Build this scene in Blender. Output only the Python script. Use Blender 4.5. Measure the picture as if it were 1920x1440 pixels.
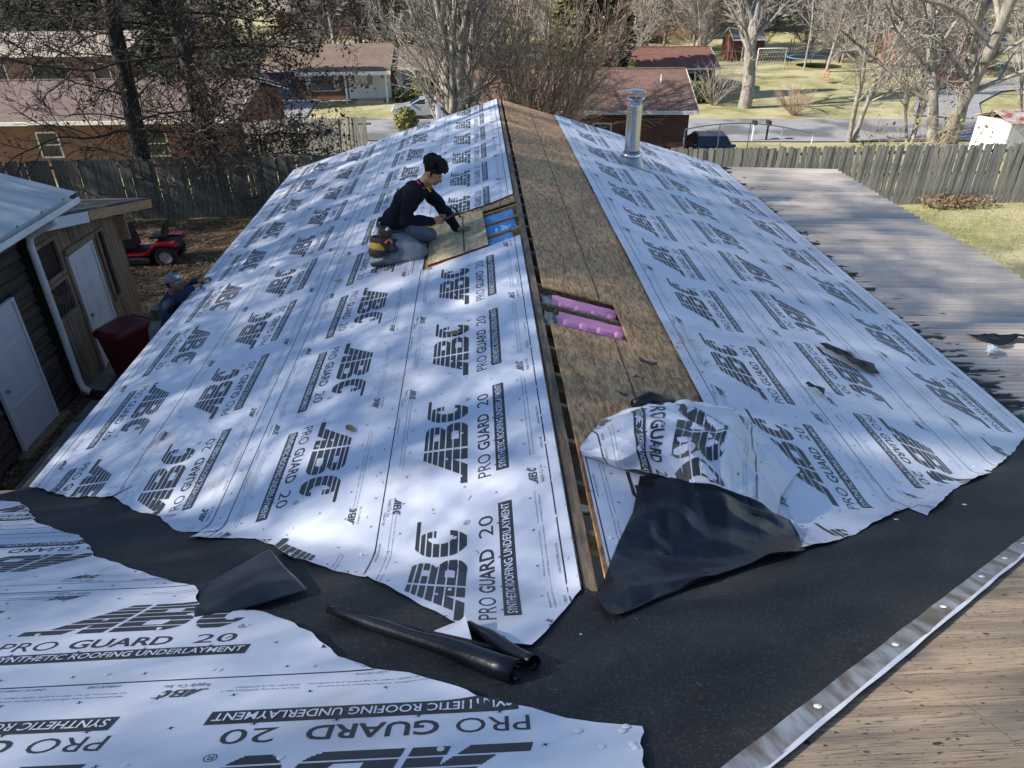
import bpy, bmesh, math, random
import numpy as np
from mathutils import Vector, Matrix, noise as mnoise
from math import sin, cos, pi, radians, sqrt, atan2, floor

# ------------------------------------------------------------------ scene reset
for o in list(bpy.data.objects):
    bpy.data.objects.remove(o)
scene = bpy.context.scene
COL = scene.collection
CZ = 6.2                                    # eye height above the yard

# ------------------------------------------------------------------ camera
def vn(v):
    v = np.array(v, float)
    return v / np.linalg.norm(v)
_Y = vn((-75.0, -802.0, 1350.0))
_D = vn((25.0, 2272.0, 1350.0))
_Z = -vn(_D - (_D @ _Y) * _Y)
_X = np.cross(_Y, _Z)
_R = np.array([_X, _Y, _Z])                 # world rows in lens axes (right, down, forward)
cam_data = bpy.data.cameras.new('camera')
cam = bpy.data.objects.new('camera', cam_data)
COL.objects.link(cam)
_m = Matrix.Identity(4)
for i in range(3):
    _m[i][0] = _R[i][0]
    _m[i][1] = -_R[i][1]
    _m[i][2] = -_R[i][2]
_m[0][3], _m[1][3], _m[2][3] = 0.0, 0.0, CZ
cam.matrix_world = _m
cam_data.sensor_fit = 'HORIZONTAL'
cam_data.sensor_width = 36.0
cam_data.lens = 36.0 * 1350.0 / 1920.0
cam_data.clip_start = 0.05
cam_data.clip_end = 2000.0
scene.camera = cam

# ------------------------------------------------------------------ daylight
SUN_EL = radians(33.0)
SUN_FROM = Vector((-1.0, -0.18, 0.0)).normalized()      # horizontal bearing of the sun
sun_dir = Vector((SUN_FROM.x * cos(SUN_EL), SUN_FROM.y * cos(SUN_EL), sin(SUN_EL)))
world = bpy.data.worlds.new('World')
scene.world = world
world.use_nodes = True
wn = world.node_tree.nodes
wl = world.node_tree.links
wn.clear()
sky = wn.new('ShaderNodeTexSky')
sky.sky_type = 'NISHITA'
sky.sun_disc = False
sky.sun_elevation = SUN_EL
sky.sun_rotation = atan2(SUN_FROM.x, SUN_FROM.y)
sky.altitude = 400.0
sky.air_density = 1.0
sky.dust_density = 0.3
sky.ozone_density = 2.0
bg = wn.new('ShaderNodeBackground')
bg.inputs['Strength'].default_value = 0.112
wo = wn.new('ShaderNodeOutputWorld')
wl.new(sky.outputs['Color'], bg.inputs['Color'])
wl.new(bg.outputs['Background'], wo.inputs['Surface'])
sun_data = bpy.data.lights.new('sun', 'SUN')
sun_data.energy = 5.0
sun_data.angle = radians(0.53)
sun_data.color = (1.0, 0.93, 0.82)
sun = bpy.data.objects.new('sun', sun_data)
COL.objects.link(sun)
sun.rotation_euler = sun_dir.to_track_quat('Z', 'Y').to_euler()
sun.location = (0, 0, 60)
scene.render.engine = 'CYCLES'
scene.view_settings.view_transform = 'Standard'
scene.view_settings.look = 'None'
scene.view_settings.gamma = 1.0
scene.view_settings.use_curve_mapping = False
scene.view_settings.exposure = 0.86
scene.cycles.max_bounces = 6

# ------------------------------------------------------------------ mesh helpers
class MB:
    """collects vertices and faces for one mesh"""
    def __init__(self):
        self.v = []; self.f = []; self.m = []
    def add(self, vs, fs, mi=0):
        b = len(self.v)
        self.v.extend([tuple(p) for p in vs])
        for f in fs:
            self.f.append(tuple(b + i for i in f)); self.m.append(mi)
        return self
    def hexa(self, p, mi=0):
        """eight corners: bottom ring 0-3 counterclockwise, top ring 4-7"""
        return self.add(p, [(3, 2, 1, 0), (4, 5, 6, 7), (0, 1, 5, 4), (1, 2, 6, 5), (2, 3, 7, 6), (3, 0, 4, 7)], mi)
    def box(self, x0, x1, y0, y1, z0, z1, mi=0):
        return self.hexa([(x0, y0, z0), (x1, y0, z0), (x1, y1, z0), (x0, y1, z0),
                          (x0, y0, z1), (x1, y0, z1), (x1, y1, z1), (x0, y1, z1)], mi)
    def bar(self, a, b, w, h, up=(0, 0, 1), mi=0):
        """rectangular bar from a to b, w across, h along up, centred"""
        a = Vector(a); b = Vector(b); d = (b - a).normalized(); up = Vector(up)
        s = d.cross(up)
        if s.length < 1e-5: s = d.cross(Vector((1, 0, 0)))
        s.normalize(); u = s.cross(d).normalized()
        s *= w / 2; u *= h / 2
        return self.hexa([a - s - u, a + s - u, b + s - u, b - s - u, a - s + u, a + s + u, b + s + u, b - s + u], mi)
    def tube(self, pts, rad, n=8, mi=0, cap=True):
        pts = [Vector(p) for p in pts]
        if not hasattr(rad, '__len__'): rad = [rad] * len(pts)
        rings = []; prev = None
        for i, p in enumerate(pts):
            d = (pts[min(i + 1, len(pts) - 1)] - pts[max(i - 1, 0)])
            if d.length < 1e-9: d = Vector((0, 0, 1))
            d.normalize()
            if prev is None:
                a = d.orthogonal().normalized()
            else:
                a = prev - d * prev.dot(d)
                a = a.normalized() if a.length > 1e-6 else d.orthogonal().normalized()
            prev = a; c = d.cross(a)
            rings.append([p + (a * cos(2 * pi * k / n) + c * sin(2 * pi * k / n)) * rad[i] for k in range(n)])
        vs = [q for r in rings for q in r]; fs = []
        for i in range(len(pts) - 1):
            for k in range(n):
                k2 = (k + 1) % n
                fs.append((i * n + k, i * n + k2, (i + 1) * n + k2, (i + 1) * n + k))
        if cap and n > 2:
            fs.append(tuple(range(n - 1, -1, -1)))
            fs.append(tuple((len(pts) - 1) * n + k for k in range(n)))
        return self.add(vs, fs, mi)
    def lathe(self, prof, n=24, mi=0, o=(0, 0, 0), axis=(0, 0, 1)):
        """revolve (r, h) pairs about axis through o"""
        ax = Vector(axis).normalized(); a = ax.orthogonal().normalized(); c = ax.cross(a); o = Vector(o)
        vs = []; fs = []
        for r, hh in prof:
            for k in range(n):
                t = 2 * pi * k / n
                vs.append(o + ax * hh + (a * cos(t) + c * sin(t)) * r)
        for i in range(len(prof) - 1):
            for k in range(n):
                k2 = (k + 1) % n
                fs.append((i * n + k, i * n + k2, (i + 1) * n + k2, (i + 1) * n + k))
        return self.add(vs, fs, mi)
    def prism(self, poly, axis, t0, t1, mi=0):
        """extrude a 2-D polygon along axis 'x','y' or 'z' """
        def pt(a, b, t):
            return {'x': (t, a, b), 'y': (a, t, b), 'z': (a, b, t)}[axis]
        n = len(poly)
        vs = [pt(a, b, t0) for a, b in poly] + [pt(a, b, t1) for a, b in poly]
        fs = [tuple(range(n - 1, -1, -1)), tuple(range(n, 2 * n))]
        fs += [(i, (i + 1) % n, n + (i + 1) % n, n + i) for i in range(n)]
        return self.add(vs, fs, mi)
    def grid(self, P, mi=0, close_u=False):
        nr = len(P); nc = len(P[0])
        vs = [p for r in P for p in r]; fs = []
        for i in range(nr - 1):
            for j in range(nc - 1 + (1 if close_u else 0)):
                j2 = (j + 1) % nc
                fs.append((i * nc + j, i * nc + j2, (i + 1) * nc + j2, (i + 1) * nc + j))
        return self.add(vs, fs, mi)
    def mesh(self, name):
        me = bpy.data.meshes.new(name)
        me.from_pydata([tuple(v) for v in self.v], [], self.f)
        if any(self.m):
            me.polygons.foreach_set('material_index', self.m)
        me.update()
        return me

def tagit(o, label=None, cat=None, group=None, kind=None):
    if label: o['label'] = label
    if cat: o['category'] = cat
    if group: o['group'] = group
    if kind: o['kind'] = kind
    return o

def fixn(me):
    bm = bmesh.new(); bm.from_mesh(me)
    bmesh.ops.recalc_face_normals(bm, faces=bm.faces)
    bm.to_mesh(me); bm.free()

def ob(name, mb, mat, parent=None, label=None, cat=None, group=None, kind=None, loc=None, rot=None, smooth=False, fix=True):
    me = mb.mesh(name) if isinstance(mb, MB) else mb
    mats = mat if isinstance(mat, (list, tuple)) else [mat]
    if len(me.materials) == 0:
        for m in mats: me.materials.append(m)
        if fix: fixn(me)
        if smooth:
            me.polygons.foreach_set('use_smooth', [True] * len(me.polygons))
    o = bpy.data.objects.new(name, me)
    COL.objects.link(o)
    if parent: o.parent = parent
    if loc is not None: o.location = loc
    if rot is not None: o.rotation_euler = rot
    return tagit(o, label, cat, group, kind)

def thing(name, loc=(0, 0, 0), rz=0.0, label=None, cat=None, group=None, kind=None):
    o = bpy.data.objects.new(name, None)
    o.empty_display_size = 0.2
    COL.objects.link(o)
    o.location = loc; o.rotation_euler = (0, 0, rz)
    return tagit(o, label, cat, group, kind)

def copy_tree(src, loc=None, rz=None, sc=None, label=None):
    kids = {}
    for q in bpy.data.objects:
        if q.parent: kids.setdefault(q.parent.name, []).append(q)
    def rec(s, par):
        c = s.copy(); COL.objects.link(c); c.parent = par
        for ch in kids.get(s.name, []): rec(ch, c)
        return c
    r = rec(src, None)
    if loc is not None: r.location = loc
    if rz is not None: r.rotation_euler = (r.rotation_euler[0], r.rotation_euler[1], rz)
    if sc is not None: r.scale = (sc, sc, sc) if not hasattr(sc, '__len__') else sc
    if label: r['label'] = label
    return r

def bevel(o, w=0.01, seg=2):
    m = o.modifiers.new('bevel', 'BEVEL'); m.width = w; m.segments = seg; m.limit_method = 'ANGLE'
    return o

# ------------------------------------------------------------------ materials
def lin(c):
    return tuple(((x / 255.0) / 12.92 if x / 255.0 <= 0.04045 else ((x / 255.0 + 0.055) / 1.055) ** 2.4) for x in c)

def mat(name, c1, c2=None, scale=6.0, detail=4.0, rough=0.8, metal=0.0, bump=0.0, bscale=None, spec=0.5,
        stretch=(1, 1, 1), c3=None, s3=1.0, t3=(0.55, 0.7), lo=0.35, hi=0.65, rvar=0.0, coat=0.0, trans=None, dist=0.0):
    """noise-mottled principled material; c3 adds sparse stains with a shape of their own"""
    m = bpy.data.materials.new(name); m.use_nodes = True
    nt = m.node_tree; n = nt.nodes; l = nt.links
    b = n['Principled BSDF']
    b.inputs['Roughness'].default_value = rough
    b.inputs['Metallic'].default_value = metal
    b.inputs['Specular IOR Level'].default_value = spec
    if coat: b.inputs['Coat Weight'].default_value = coat
    tc = n.new('ShaderNodeTexCoord'); mp = n.new('ShaderNodeMapping')
    mp.inputs['Scale'].default_value = stretch
    l.new(tc.outputs['Object'], mp.inputs['Vector'])
    col = None
    if c2 is None: c2 = tuple(x * 0.8 for x in c1[:3])
    nz = n.new('ShaderNodeTexNoise'); nz.inputs['Scale'].default_value = scale; nz.inputs['Detail'].default_value = detail
    nz.inputs['Distortion'].default_value = dist
    l.new(mp.outputs['Vector'], nz.inputs['Vector'])
    cr = n.new('ShaderNodeValToRGB')
    cr.color_ramp.elements[0].position = lo; cr.color_ramp.elements[0].color = (*c2[:3], 1)
    cr.color_ramp.elements[1].position = hi; cr.color_ramp.elements[1].color = (*c1[:3], 1)
    l.new(nz.outputs['Fac'], cr.inputs['Fac'])
    col = cr.outputs['Color']
    if c3 is not None:
        n3 = n.new('ShaderNodeTexNoise'); n3.inputs['Scale'].default_value = s3; n3.inputs['Detail'].default_value = 6
        l.new(mp.outputs['Vector'], n3.inputs['Vector'])
        mr = n.new('ShaderNodeMapRange'); mr.inputs['From Min'].default_value = t3[0]; mr.inputs['From Max'].default_value = t3[1]
        l.new(n3.outputs['Fac'], mr.inputs['Value'])
        mx = n.new('ShaderNodeMix'); mx.data_type = 'RGBA'
        l.new(mr.outputs['Result'], mx.inputs['Factor']); l.new(col, mx.inputs['A'])
        mx.inputs['B'].default_value = (*c3[:3], 1)
        col = mx.outputs['Result']
    l.new(col, b.inputs['Base Color'])
    if rvar:
        mr2 = n.new('ShaderNodeMapRange')
        mr2.inputs['To Min'].default_value = max(0.02, rough - rvar); mr2.inputs['To Max'].default_value = min(1, rough + rvar)
        l.new(nz.outputs['Fac'], mr2.inputs['Value']); l.new(mr2.outputs['Result'], b.inputs['Roughness'])
    if bump:
        nb = n.new('ShaderNodeTexNoise'); nb.inputs['Scale'].default_value = bscale or scale * 3; nb.inputs['Detail'].default_value = 5
        l.new(mp.outputs['Vector'], nb.inputs['Vector'])
        bp = n.new('ShaderNodeBump'); bp.inputs['Strength'].default_value = bump; bp.inputs['Distance'].default_value = 0.02
        l.new(nb.outputs['Fac'], bp.inputs['Height']); l.new(bp.outputs['Normal'], b.inputs['Normal'])
    return m

def brick_mat(name, c1, c2, mortar, axes='xz', bw=0.21, bh=0.075):
    m = bpy.data.materials.new(name); m.use_nodes = True
    nt = m.node_tree; n = nt.nodes; l = nt.links; b = n['Principled BSDF']
    b.inputs['Roughness'].default_value = 0.9; b.inputs['Specular IOR Level'].default_value = 0.2
    tc = n.new('ShaderNodeTexCoord'); sx = n.new('ShaderNodeSeparateXYZ'); cx = n.new('ShaderNodeCombineXYZ')
    ad = n.new('ShaderNodeMath'); ad.operation = 'ADD'
    l.new(tc.outputs['Object'], sx.inputs['Vector'])
    l.new(sx.outputs['X'], ad.inputs[0]); l.new(sx.outputs['Y'], ad.inputs[1])
    l.new(ad.outputs['Value'], cx.inputs['X']); l.new(sx.outputs['Z'], cx.inputs['Y'])
    br = n.new('ShaderNodeTexBrick')
    br.inputs['Scale'].default_value = 1.0; br.inputs['Brick Width'].default_value = bw; br.inputs['Row Height'].default_value = bh
    br.inputs['Mortar Size'].default_value = 0.008; br.inputs['Color1'].default_value = (*c1, 1); br.inputs['Color2'].default_value = (*c2, 1)
    br.inputs['Mortar'].default_value = (*mortar, 1); br.inputs['Bias'].default_value = -0.1
    l.new(cx.outputs['Vector'], br.inputs['Vector'])
    nz = n.new('ShaderNodeTexNoise'); nz.inputs['Scale'].default_value = 1.3; nz.inputs['Detail'].default_value = 5
    l.new(tc.outputs['Object'], nz.inputs['Vector'])
    hs = n.new('ShaderNodeHueSaturation')
    mr = n.new('ShaderNodeMapRange'); mr.inputs['To Min'].default_value = 0.65; mr.inputs['To Max'].default_value = 1.3
    l.new(nz.outputs['Fac'], mr.inputs['Value']); l.new(mr.outputs['Result'], hs.inputs['Value'])
    l.new(br.outputs['Color'], hs.inputs['Color']); l.new(hs.outputs['Color'], b.inputs['Base Color'])
    bp = n.new('ShaderNodeBump'); bp.inputs['Strength'].default_value = 0.6; bp.inputs['Distance'].default_value = 0.006; bp.invert = True
    l.new(br.outputs['Fac'], bp.inputs['Height']); l.new(bp.outputs['Normal'], b.inputs['Normal'])
    return m

def shingle_mat(name, c1, c2, row=0.14):
    """asphalt shingles: courses follow the height on the slope"""
    m = bpy.data.materials.new(name); m.use_nodes = True
    nt = m.node_tree; n = nt.nodes; l = nt.links; b = n['Principled BSDF']
    b.inputs['Roughness'].default_value = 0.95; b.inputs['Specular IOR Level'].default_value = 0.15
    tc = n.new('ShaderNodeTexCoord'); sx = n.new('ShaderNodeSeparateXYZ'); cx = n.new('ShaderNodeCombineXYZ')
    l.new(tc.outputs['Object'], sx.inputs['Vector']); l.new(sx.outputs['X'], cx.inputs['X']); l.new(sx.outputs['Y'], cx.inputs['Y'])
    br = n.new('ShaderNodeTexBrick'); br.inputs['Scale'].default_value = 1.0
    br.inputs['Brick Width'].default_value = 0.3; br.inputs['Row Height'].default_value = row; br.inputs['Mortar Size'].default_value = 0.011
    br.inputs['Color1'].default_value = (*c1, 1); br.inputs['Color2'].default_value = (*c2, 1)
    br.inputs['Mortar'].default_value = (*[x * 0.55 for x in c2], 1)
    l.new(cx.outputs['Vector'], br.inputs['Vector'])
    nz = n.new('ShaderNodeTexNoise'); nz.inputs['Scale'].default_value = 0.8; nz.inputs['Detail'].default_value = 7
    l.new(tc.outputs['Object'], nz.inputs['Vector'])
    hs = n.new('ShaderNodeHueSaturation'); mr = n.new('ShaderNodeMapRange')
    mr.inputs['To Min'].default_value = 0.7; mr.inputs['To Max'].default_value = 1.3
    l.new(nz.outputs['Fac'], mr.inputs['Value']); l.new(mr.outputs['Result'], hs.inputs['Value'])
    l.new(br.outputs['Color'], hs.inputs['Color']); l.new(hs.outputs['Color'], b.inputs['Base Color'])
    bp = n.new('ShaderNodeBump'); bp.inputs['Strength'].default_value = 0.5; bp.inputs['Distance'].default_value = 0.01; bp.invert = True
    l.new(br.outputs['Fac'], bp.inputs['Height']); l.new(bp.outputs['Normal'], b.inputs['Normal'])
    return m

def glass_mat(name, col=(0.02, 0.025, 0.03)):
    m = mat(name, col, tuple(x * 0.7 for x in col), scale=2, rough=0.06, spec=0.7)
    return m

def osb_mat(name, c1, c2, c3, s=38.0, stretch=(1, 1, 1)):
    """pressed wood strands: two layers of stretched cells at crossed angles"""
    m = bpy.data.materials.new(name); m.use_nodes = True
    nt = m.node_tree; n = nt.nodes; l = nt.links; b = n['Principled BSDF']
    b.inputs['Roughness'].default_value = 0.75; b.inputs['Specular IOR Level'].default_value = 0.25
    tc = n.new('ShaderNodeTexCoord')
    wob = n.new('ShaderNodeTexNoise'); wob.inputs['Scale'].default_value = 5.0; wob.inputs['Detail'].default_value = 2
    l.new(tc.outputs['Object'], wob.inputs['Vector'])
    va = n.new('ShaderNodeVectorMath'); va.operation = 'MULTIPLY_ADD'
    va.inputs[1].default_value = (0.05, 0.05, 0.0)
    l.new(wob.outputs['Color'], va.inputs[0]); l.new(tc.outputs['Object'], va.inputs[2])
    cols = []
    for k, (ang, st) in enumerate(((0.35, (1, 0.22, 1)), (-0.75, (1, 0.25, 1)), (1.4, (1, 0.3, 1)))):
        mp = n.new('ShaderNodeMapping'); mp.inputs['Rotation'].default_value = (0, 0, ang); mp.inputs['Scale'].default_value = st
        l.new(va.outputs['Vector'], mp.inputs['Vector'])
        vo = n.new('ShaderNodeTexVoronoi'); vo.inputs['Scale'].default_value = s * (1 + 0.25 * k)
        l.new(mp.outputs['Vector'], vo.inputs['Vector'])
        sp = n.new('ShaderNodeSeparateColor'); l.new(vo.outputs['Color'], sp.inputs['Color'])
        cols.append(sp.outputs['Red'])
    a1 = n.new('ShaderNodeMath'); a1.operation = 'ADD'; l.new(cols[0], a1.inputs[0]); l.new(cols[1], a1.inputs[1])
    a2 = n.new('ShaderNodeMath'); a2.operation = 'ADD'; l.new(a1.outputs[0], a2.inputs[0]); l.new(cols[2], a2.inputs[1])
    big = n.new('ShaderNodeTexNoise'); big.inputs['Scale'].default_value = 1.7; big.inputs['Detail'].default_value = 6
    l.new(tc.outputs['Object'], big.inputs['Vector'])
    a3 = n.new('ShaderNodeMath'); a3.operation = 'MULTIPLY_ADD'; a3.inputs[1].default_value = 1.0
    l.new(big.outputs['Fac'], a3.inputs[0]); l.new(a2.outputs[0], a3.inputs[2])
    mr = n.new('ShaderNodeMapRange'); mr.inputs['From Min'].default_value = 0.9; mr.inputs['From Max'].default_value = 3.1
    l.new(a3.outputs[0], mr.inputs['Value'])
    cr = n.new('ShaderNodeValToRGB'); e = cr.color_ramp.elements
    e[0].position = 0.12; e[0].color = (*c3, 1); e[1].position = 0.85; e[1].color = (*c1, 1)
    q = e.new(0.5); q.color = (*c2, 1)
    l.new(mr.outputs['Result'], cr.inputs['Fac']); l.new(cr.outputs['Color'], b.inputs['Base Color'])
    bp = n.new('ShaderNodeBump'); bp.inputs['Strength'].default_value = 0.35; bp.inputs['Distance'].default_value = 0.004
    l.new(a2.outputs[0], bp.inputs['Height']); l.new(bp.outputs['Normal'], b.inputs['Normal'])
    return m

def granular_mat():
    """fine mineral grains: dark matte field with sparse pale specks"""
    m = mat('membrane_granular', (0.022, 0.024, 0.028), (0.014, 0.0155, 0.019), scale=2.2, rough=0.72, spec=0.3, detail=6)
    nt = m.node_tree; n = nt.nodes; l = nt.links; b = n['Principled BSDF']
    tc = n.new('ShaderNodeTexCoord')
    vo = n.new('ShaderNodeTexVoronoi'); vo.inputs['Scale'].default_value = 150.0; l.new(tc.outputs['Object'], vo.inputs['Vector'])
    sp = n.new('ShaderNodeSeparateColor'); l.new(vo.outputs['Color'], sp.inputs['Color'])
    mr = n.new('ShaderNodeMapRange'); mr.inputs['From Min'].default_value = 0.80; mr.inputs['From Max'].default_value = 1.0; mr.inputs['To Max'].default_value = 0.22
    l.new(sp.outputs['Red'], mr.inputs['Value'])
    src = b.inputs['Base Color'].links[0].from_socket
    mx = n.new('ShaderNodeMix'); mx.data_type = 'RGBA'; l.new(mr.outputs['Result'], mx.inputs['Factor']); l.new(src, mx.inputs['A']); mx.inputs['B'].default_value = (0.20, 0.19, 0.17, 1)
    l.new(mx.outputs['Result'], b.inputs['Base Color'])
    bp = n.new('ShaderNodeBump'); bp.inputs['Strength'].default_value = 0.4; bp.inputs['Distance'].default_value = 0.002
    l.new(sp.outputs['Green'], bp.inputs['Height']); l.new(bp.outputs['Normal'], b.inputs['Normal'])
    return m
def ply_mat():
    """weathered plywood face: long grain streaks, dark checks and nail stains"""
    m = mat('plywood_weathered', (0.47, 0.35, 0.235), (0.34, 0.25, 0.165), scale=3.0, stretch=(0.5, 7, 7), rough=0.85, detail=10, dist=0.6, c3=(0.17, 0.125, 0.09), s3=1.3, t3=(0.45, 0.75), lo=0.3, hi=0.7)
    nt = m.node_tree; n = nt.nodes; l = nt.links; b = n['Principled BSDF']
    tc = n.new('ShaderNodeTexCoord')
    def streak(sx, sy, sc, lo, hi, col, det=8):
        mp = n.new('ShaderNodeMapping'); mp.inputs['Scale'].default_value = (sx, sy, 1); l.new(tc.outputs['Object'], mp.inputs['Vector'])
        nz = n.new('ShaderNodeTexNoise'); nz.inputs['Scale'].default_value = sc; nz.inputs['Detail'].default_value = det; l.new(mp.outputs['Vector'], nz.inputs['Vector'])
        mr = n.new('ShaderNodeMapRange'); mr.inputs['From Min'].default_value = lo; mr.inputs['From Max'].default_value = hi; l.new(nz.outputs['Fac'], mr.inputs['Value'])
        src = b.inputs['Base Color'].links[0].from_socket
        mx = n.new('ShaderNodeMix'); mx.data_type = 'RGBA'; l.new(mr.outputs['Result'], mx.inputs['Factor']); l.new(src, mx.inputs['A']); mx.inputs['B'].default_value = (*col, 1)
        l.new(mx.outputs['Result'], b.inputs['Base Color']); return mr
    streak(1.2, 40, 4, 0.50, 0.66, (0.19, 0.135, 0.09))
    streak(2.6, 60, 4, 0.60, 0.70, (0.09, 0.062, 0.042))
    streak(5.0, 26, 5, 0.63, 0.69, (0.05, 0.036, 0.027))
    streak(1.5, 5, 1.4, 0.56, 0.72, (0.17, 0.135, 0.115), 6)
    streak(9, 11, 2.2, 0.68, 0.72, (0.035, 0.026, 0.021), 4)
    k = streak(14, 26, 3, 0.66, 0.71, (0.03, 0.022, 0.018), 3)
    bp = n.new('ShaderNodeBump'); bp.inputs['Strength'].default_value = 0.4; bp.inputs['Distance'].default_value = 0.003
    bp.invert = True
    l.new(k.outputs['Result'], bp.inputs['Height']); l.new(bp.outputs['Normal'], b.inputs['Normal'])
    return m
W = {}
W['white_under'] = mat('underlayment_white', (0.63, 0.665, 0.755), (0.57, 0.605, 0.695), scale=2.2, rough=0.42, bump=0.16, bscale=7, spec=0.45, c3=(0.40, 0.37, 0.33), s3=1.6, t3=(0.60, 0.85), rvar=0.1)
W['print'] = mat('print_charcoal', (0.040, 0.043, 0.050), (0.03, 0.033, 0.04), scale=4, rough=0.5, spec=0.4)
W['black_under'] = mat('underlayment_black', (0.007, 0.010, 0.018), (0.004, 0.006, 0.011), scale=9, rough=0.36, bump=0.12, bscale=25, spec=0.38, c3=(0.05, 0.045, 0.038), s3=6, t3=(0.74, 1.0), rvar=0.06)
W['membrane'] = granular_mat()
W['silver_edge'] = mat('selvage_film', (0.36, 0.375, 0.41), (0.15, 0.125, 0.095), scale=7, rough=0.42, metal=0.35, stretch=(2.2, 0.5, 1.0), lo=0.40, hi=0.62, detail=9, bump=0.15)
W['release'] = mat('release_strip', (0.75, 0.77, 0.8), (0.6, 0.62, 0.65), rough=0.35)
W['osb'] = osb_mat('osb_weathered', (0.60, 0.385, 0.20), (0.42, 0.25, 0.125), (0.25, 0.14, 0.07), s=44)
W['osb_new'] = osb_mat('osb_fresh', (0.60, 0.50, 0.31), (0.50, 0.40, 0.235), (0.36, 0.27, 0.15), s=48)
W['edge_red'] = mat('osb_red_edge', (0.16, 0.012, 0.018), scale=20, rough=0.6)
W['lumber'] = mat('lumber_aged', (0.27, 0.19, 0.12), (0.13, 0.09, 0.06), scale=9, stretch=(4, 0.6, 4), rough=0.85, bump=0.3, c3=(0.05, 0.04, 0.03), s3=3, t3=(0.55, 0.75))
W['lumber_new'] = mat('lumber_fresh', (0.46, 0.29, 0.15), (0.30, 0.18, 0.09), scale=8, stretch=(4, 0.6, 4), rough=0.8, bump=0.2)
W['dark_gap'] = mat('attic_dark', (0.02, 0.018, 0.015), rough=0.95, scale=3)
W['capnail'] = mat('cap_plastic', (0.72, 0.73, 0.75), (0.62, 0.63, 0.66), scale=20, rough=0.35)
W['nail'] = mat('nail_steel', (0.35, 0.35, 0.36), metal=1.0, rough=0.35)
W['nail_dark'] = mat('nail_rusty', (0.06, 0.045, 0.035), rough=0.7)
# ------------------------------------------------------------------ roof geometry (world metres)
XR, ZR, PW = 0.4625, 3.70, 0.303            # ridge of the wing and its pitch
PM, YA, ZA = 0.50, 2.31, 3.69               # main slope: z = ZA - PM (y - YA)
CA = 1 / sqrt(1 + PW * PW); SA = PW * CA
CM = 1 / sqrt(1 + PM * PM); SM = PM * CM
Y_FAR = 15.55
NLv = Vector((-SA, 0, CA)); NRv = Vector((SA, 0, CA)); NMv = Vector((0, SM, CM))
def zmain(y): return ZA - PM * (y - YA)
def smax(a, b, k=0.03):
    d = max(k - abs(a - b), 0.0) / k
    return max(a, b) + d * d * k * 0.25
def wing(side, s, y, off=0.0):
    """point on the wing roof, s metres down the slope from the ridge; folds up over the valley"""
    n = NLv if side < 0 else NRv
    z = smax(ZR - s * SA, zmain(y))
    return Vector((XR + side * s * CA, y, z)) + n * off
def mainp(t, x, off=0.0):
    """point on the main slope, t metres downhill from the valley apex"""
    y = YA + t * CM
    zw = ZR - abs(x - XR) * PW
    z = smax(ZA - t * SM, zw)
    return Vector((x, y, z)) + NMv * off
def smaxv(a, b, k=0.03):
    d = np.maximum(k - np.abs(a - b), 0.0) / k
    return np.maximum(a, b) + d * d * k * 0.25
def wingv(side, s, y, off):
    s = np.asarray(s, float); y = np.asarray(y, float)
    n = NLv if side < 0 else NRv
    z = smaxv(ZR - s * SA, zmain(y))
    return np.stack([XR + side * s * CA + n.x * off, y + 0 * off, z + n.z * off], -1)
def mainv(t, x, off):
    t = np.asarray(t, float); x = np.asarray(x, float)
    y = YA + t * CM
    z = smaxv(ZA - t * SM, ZR - np.abs(x - XR) * PW)
    return np.stack([x + 0 * off, y + NMv.y * off, z + NMv.z * off], -1)
def valley_y(s): return YA + (s * SA - (ZR - ZA)) / PM

house = thing('house', (0, 0, 0), label='house being re-roofed, gabled wing with bare wood strip along its ridge', cat='house')
W['wall_block'] = mat('siding_cream', (0.55, 0.5, 0.42), (0.48, 0.43, 0.36), scale=3, rough=0.8)
W['fascia'] = mat('fascia_white', (0.68, 0.68, 0.66), (0.55, 0.55, 0.53), scale=4, rough=0.6)
def slab(mb, side, s0, s1, y0, y1, th=0.016, y0b=None):
    """sheathing piece on a wing slope; y0b: near edge at s1 when cut along the valley"""
    y0b = y0 if y0b is None else y0b
    q = []
    n = NLv if side < 0 else NRv
    for o in (-th, 0.0):
        for (s, y) in ((s0, y0), (s1, y0b), (s1, y1), (s0, y1)):
            q.append(Vector((XR + side * s * CA, y, ZR - s * SA)) + n * o)
    mb.hexa(q)
# left slope sheathing around the opening under repair
m = MB()
slab(m, -1, 0.05, 4.48, valley_y(0.05) + 0.02, 7.24, y0b=valley_y(4.48) + 0.02)
slab(m, -1, 0.05, 4.48, 8.50, Y_FAR)
slab(m, -1, 1.09, 4.48, 7.24, 8.50)
ob('roof_deck', m, W['osb'], house)
# bare boards along the right of the ridge, one piece each
def osb_piece(y0, y1, s0=0.075, s1=1.28, hole=None):
    m = MB()
    if hole:
        hs0, hs1, hy0, hy1 = hole
        slab(m, 1, s0, s1, y0, hy0); slab(m, 1, s0, s1, hy1, y1)
        slab(m, 1, hs1, s1, hy0, hy1)
        if hs0 > s0: slab(m, 1, s0, hs0, hy0, hy1)
    else:
        slab(m, 1, s0, s1, y0, y1)
    return ob('osb_panel', m, W['osb'], house)
ys = [2.62, 4.72, 7.16, 9.60, 12.04, 14.48, Y_FAR]
m = MB(); slab(m, 1, 0.075, 1.28, valley_y(0.075), ys[0] - .004, y0b=ys[0] + 0.12); ob('osb_panel', m, W['osb'], house)
for a, b in zip(ys[:-1], ys[1:]):
    osb_piece(a, b - 0.006, hole=(0.075, 0.75, 5.17, 5.92) if a < 5 < b else None)
m = MB()
slab(m, 1, 1.286, 4.86, valley_y(1.286) + 0.02, Y_FAR, y0b=valley_y(4.86) + 0.02)
ob('roof_deck', m, W['osb'], house)
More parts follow.
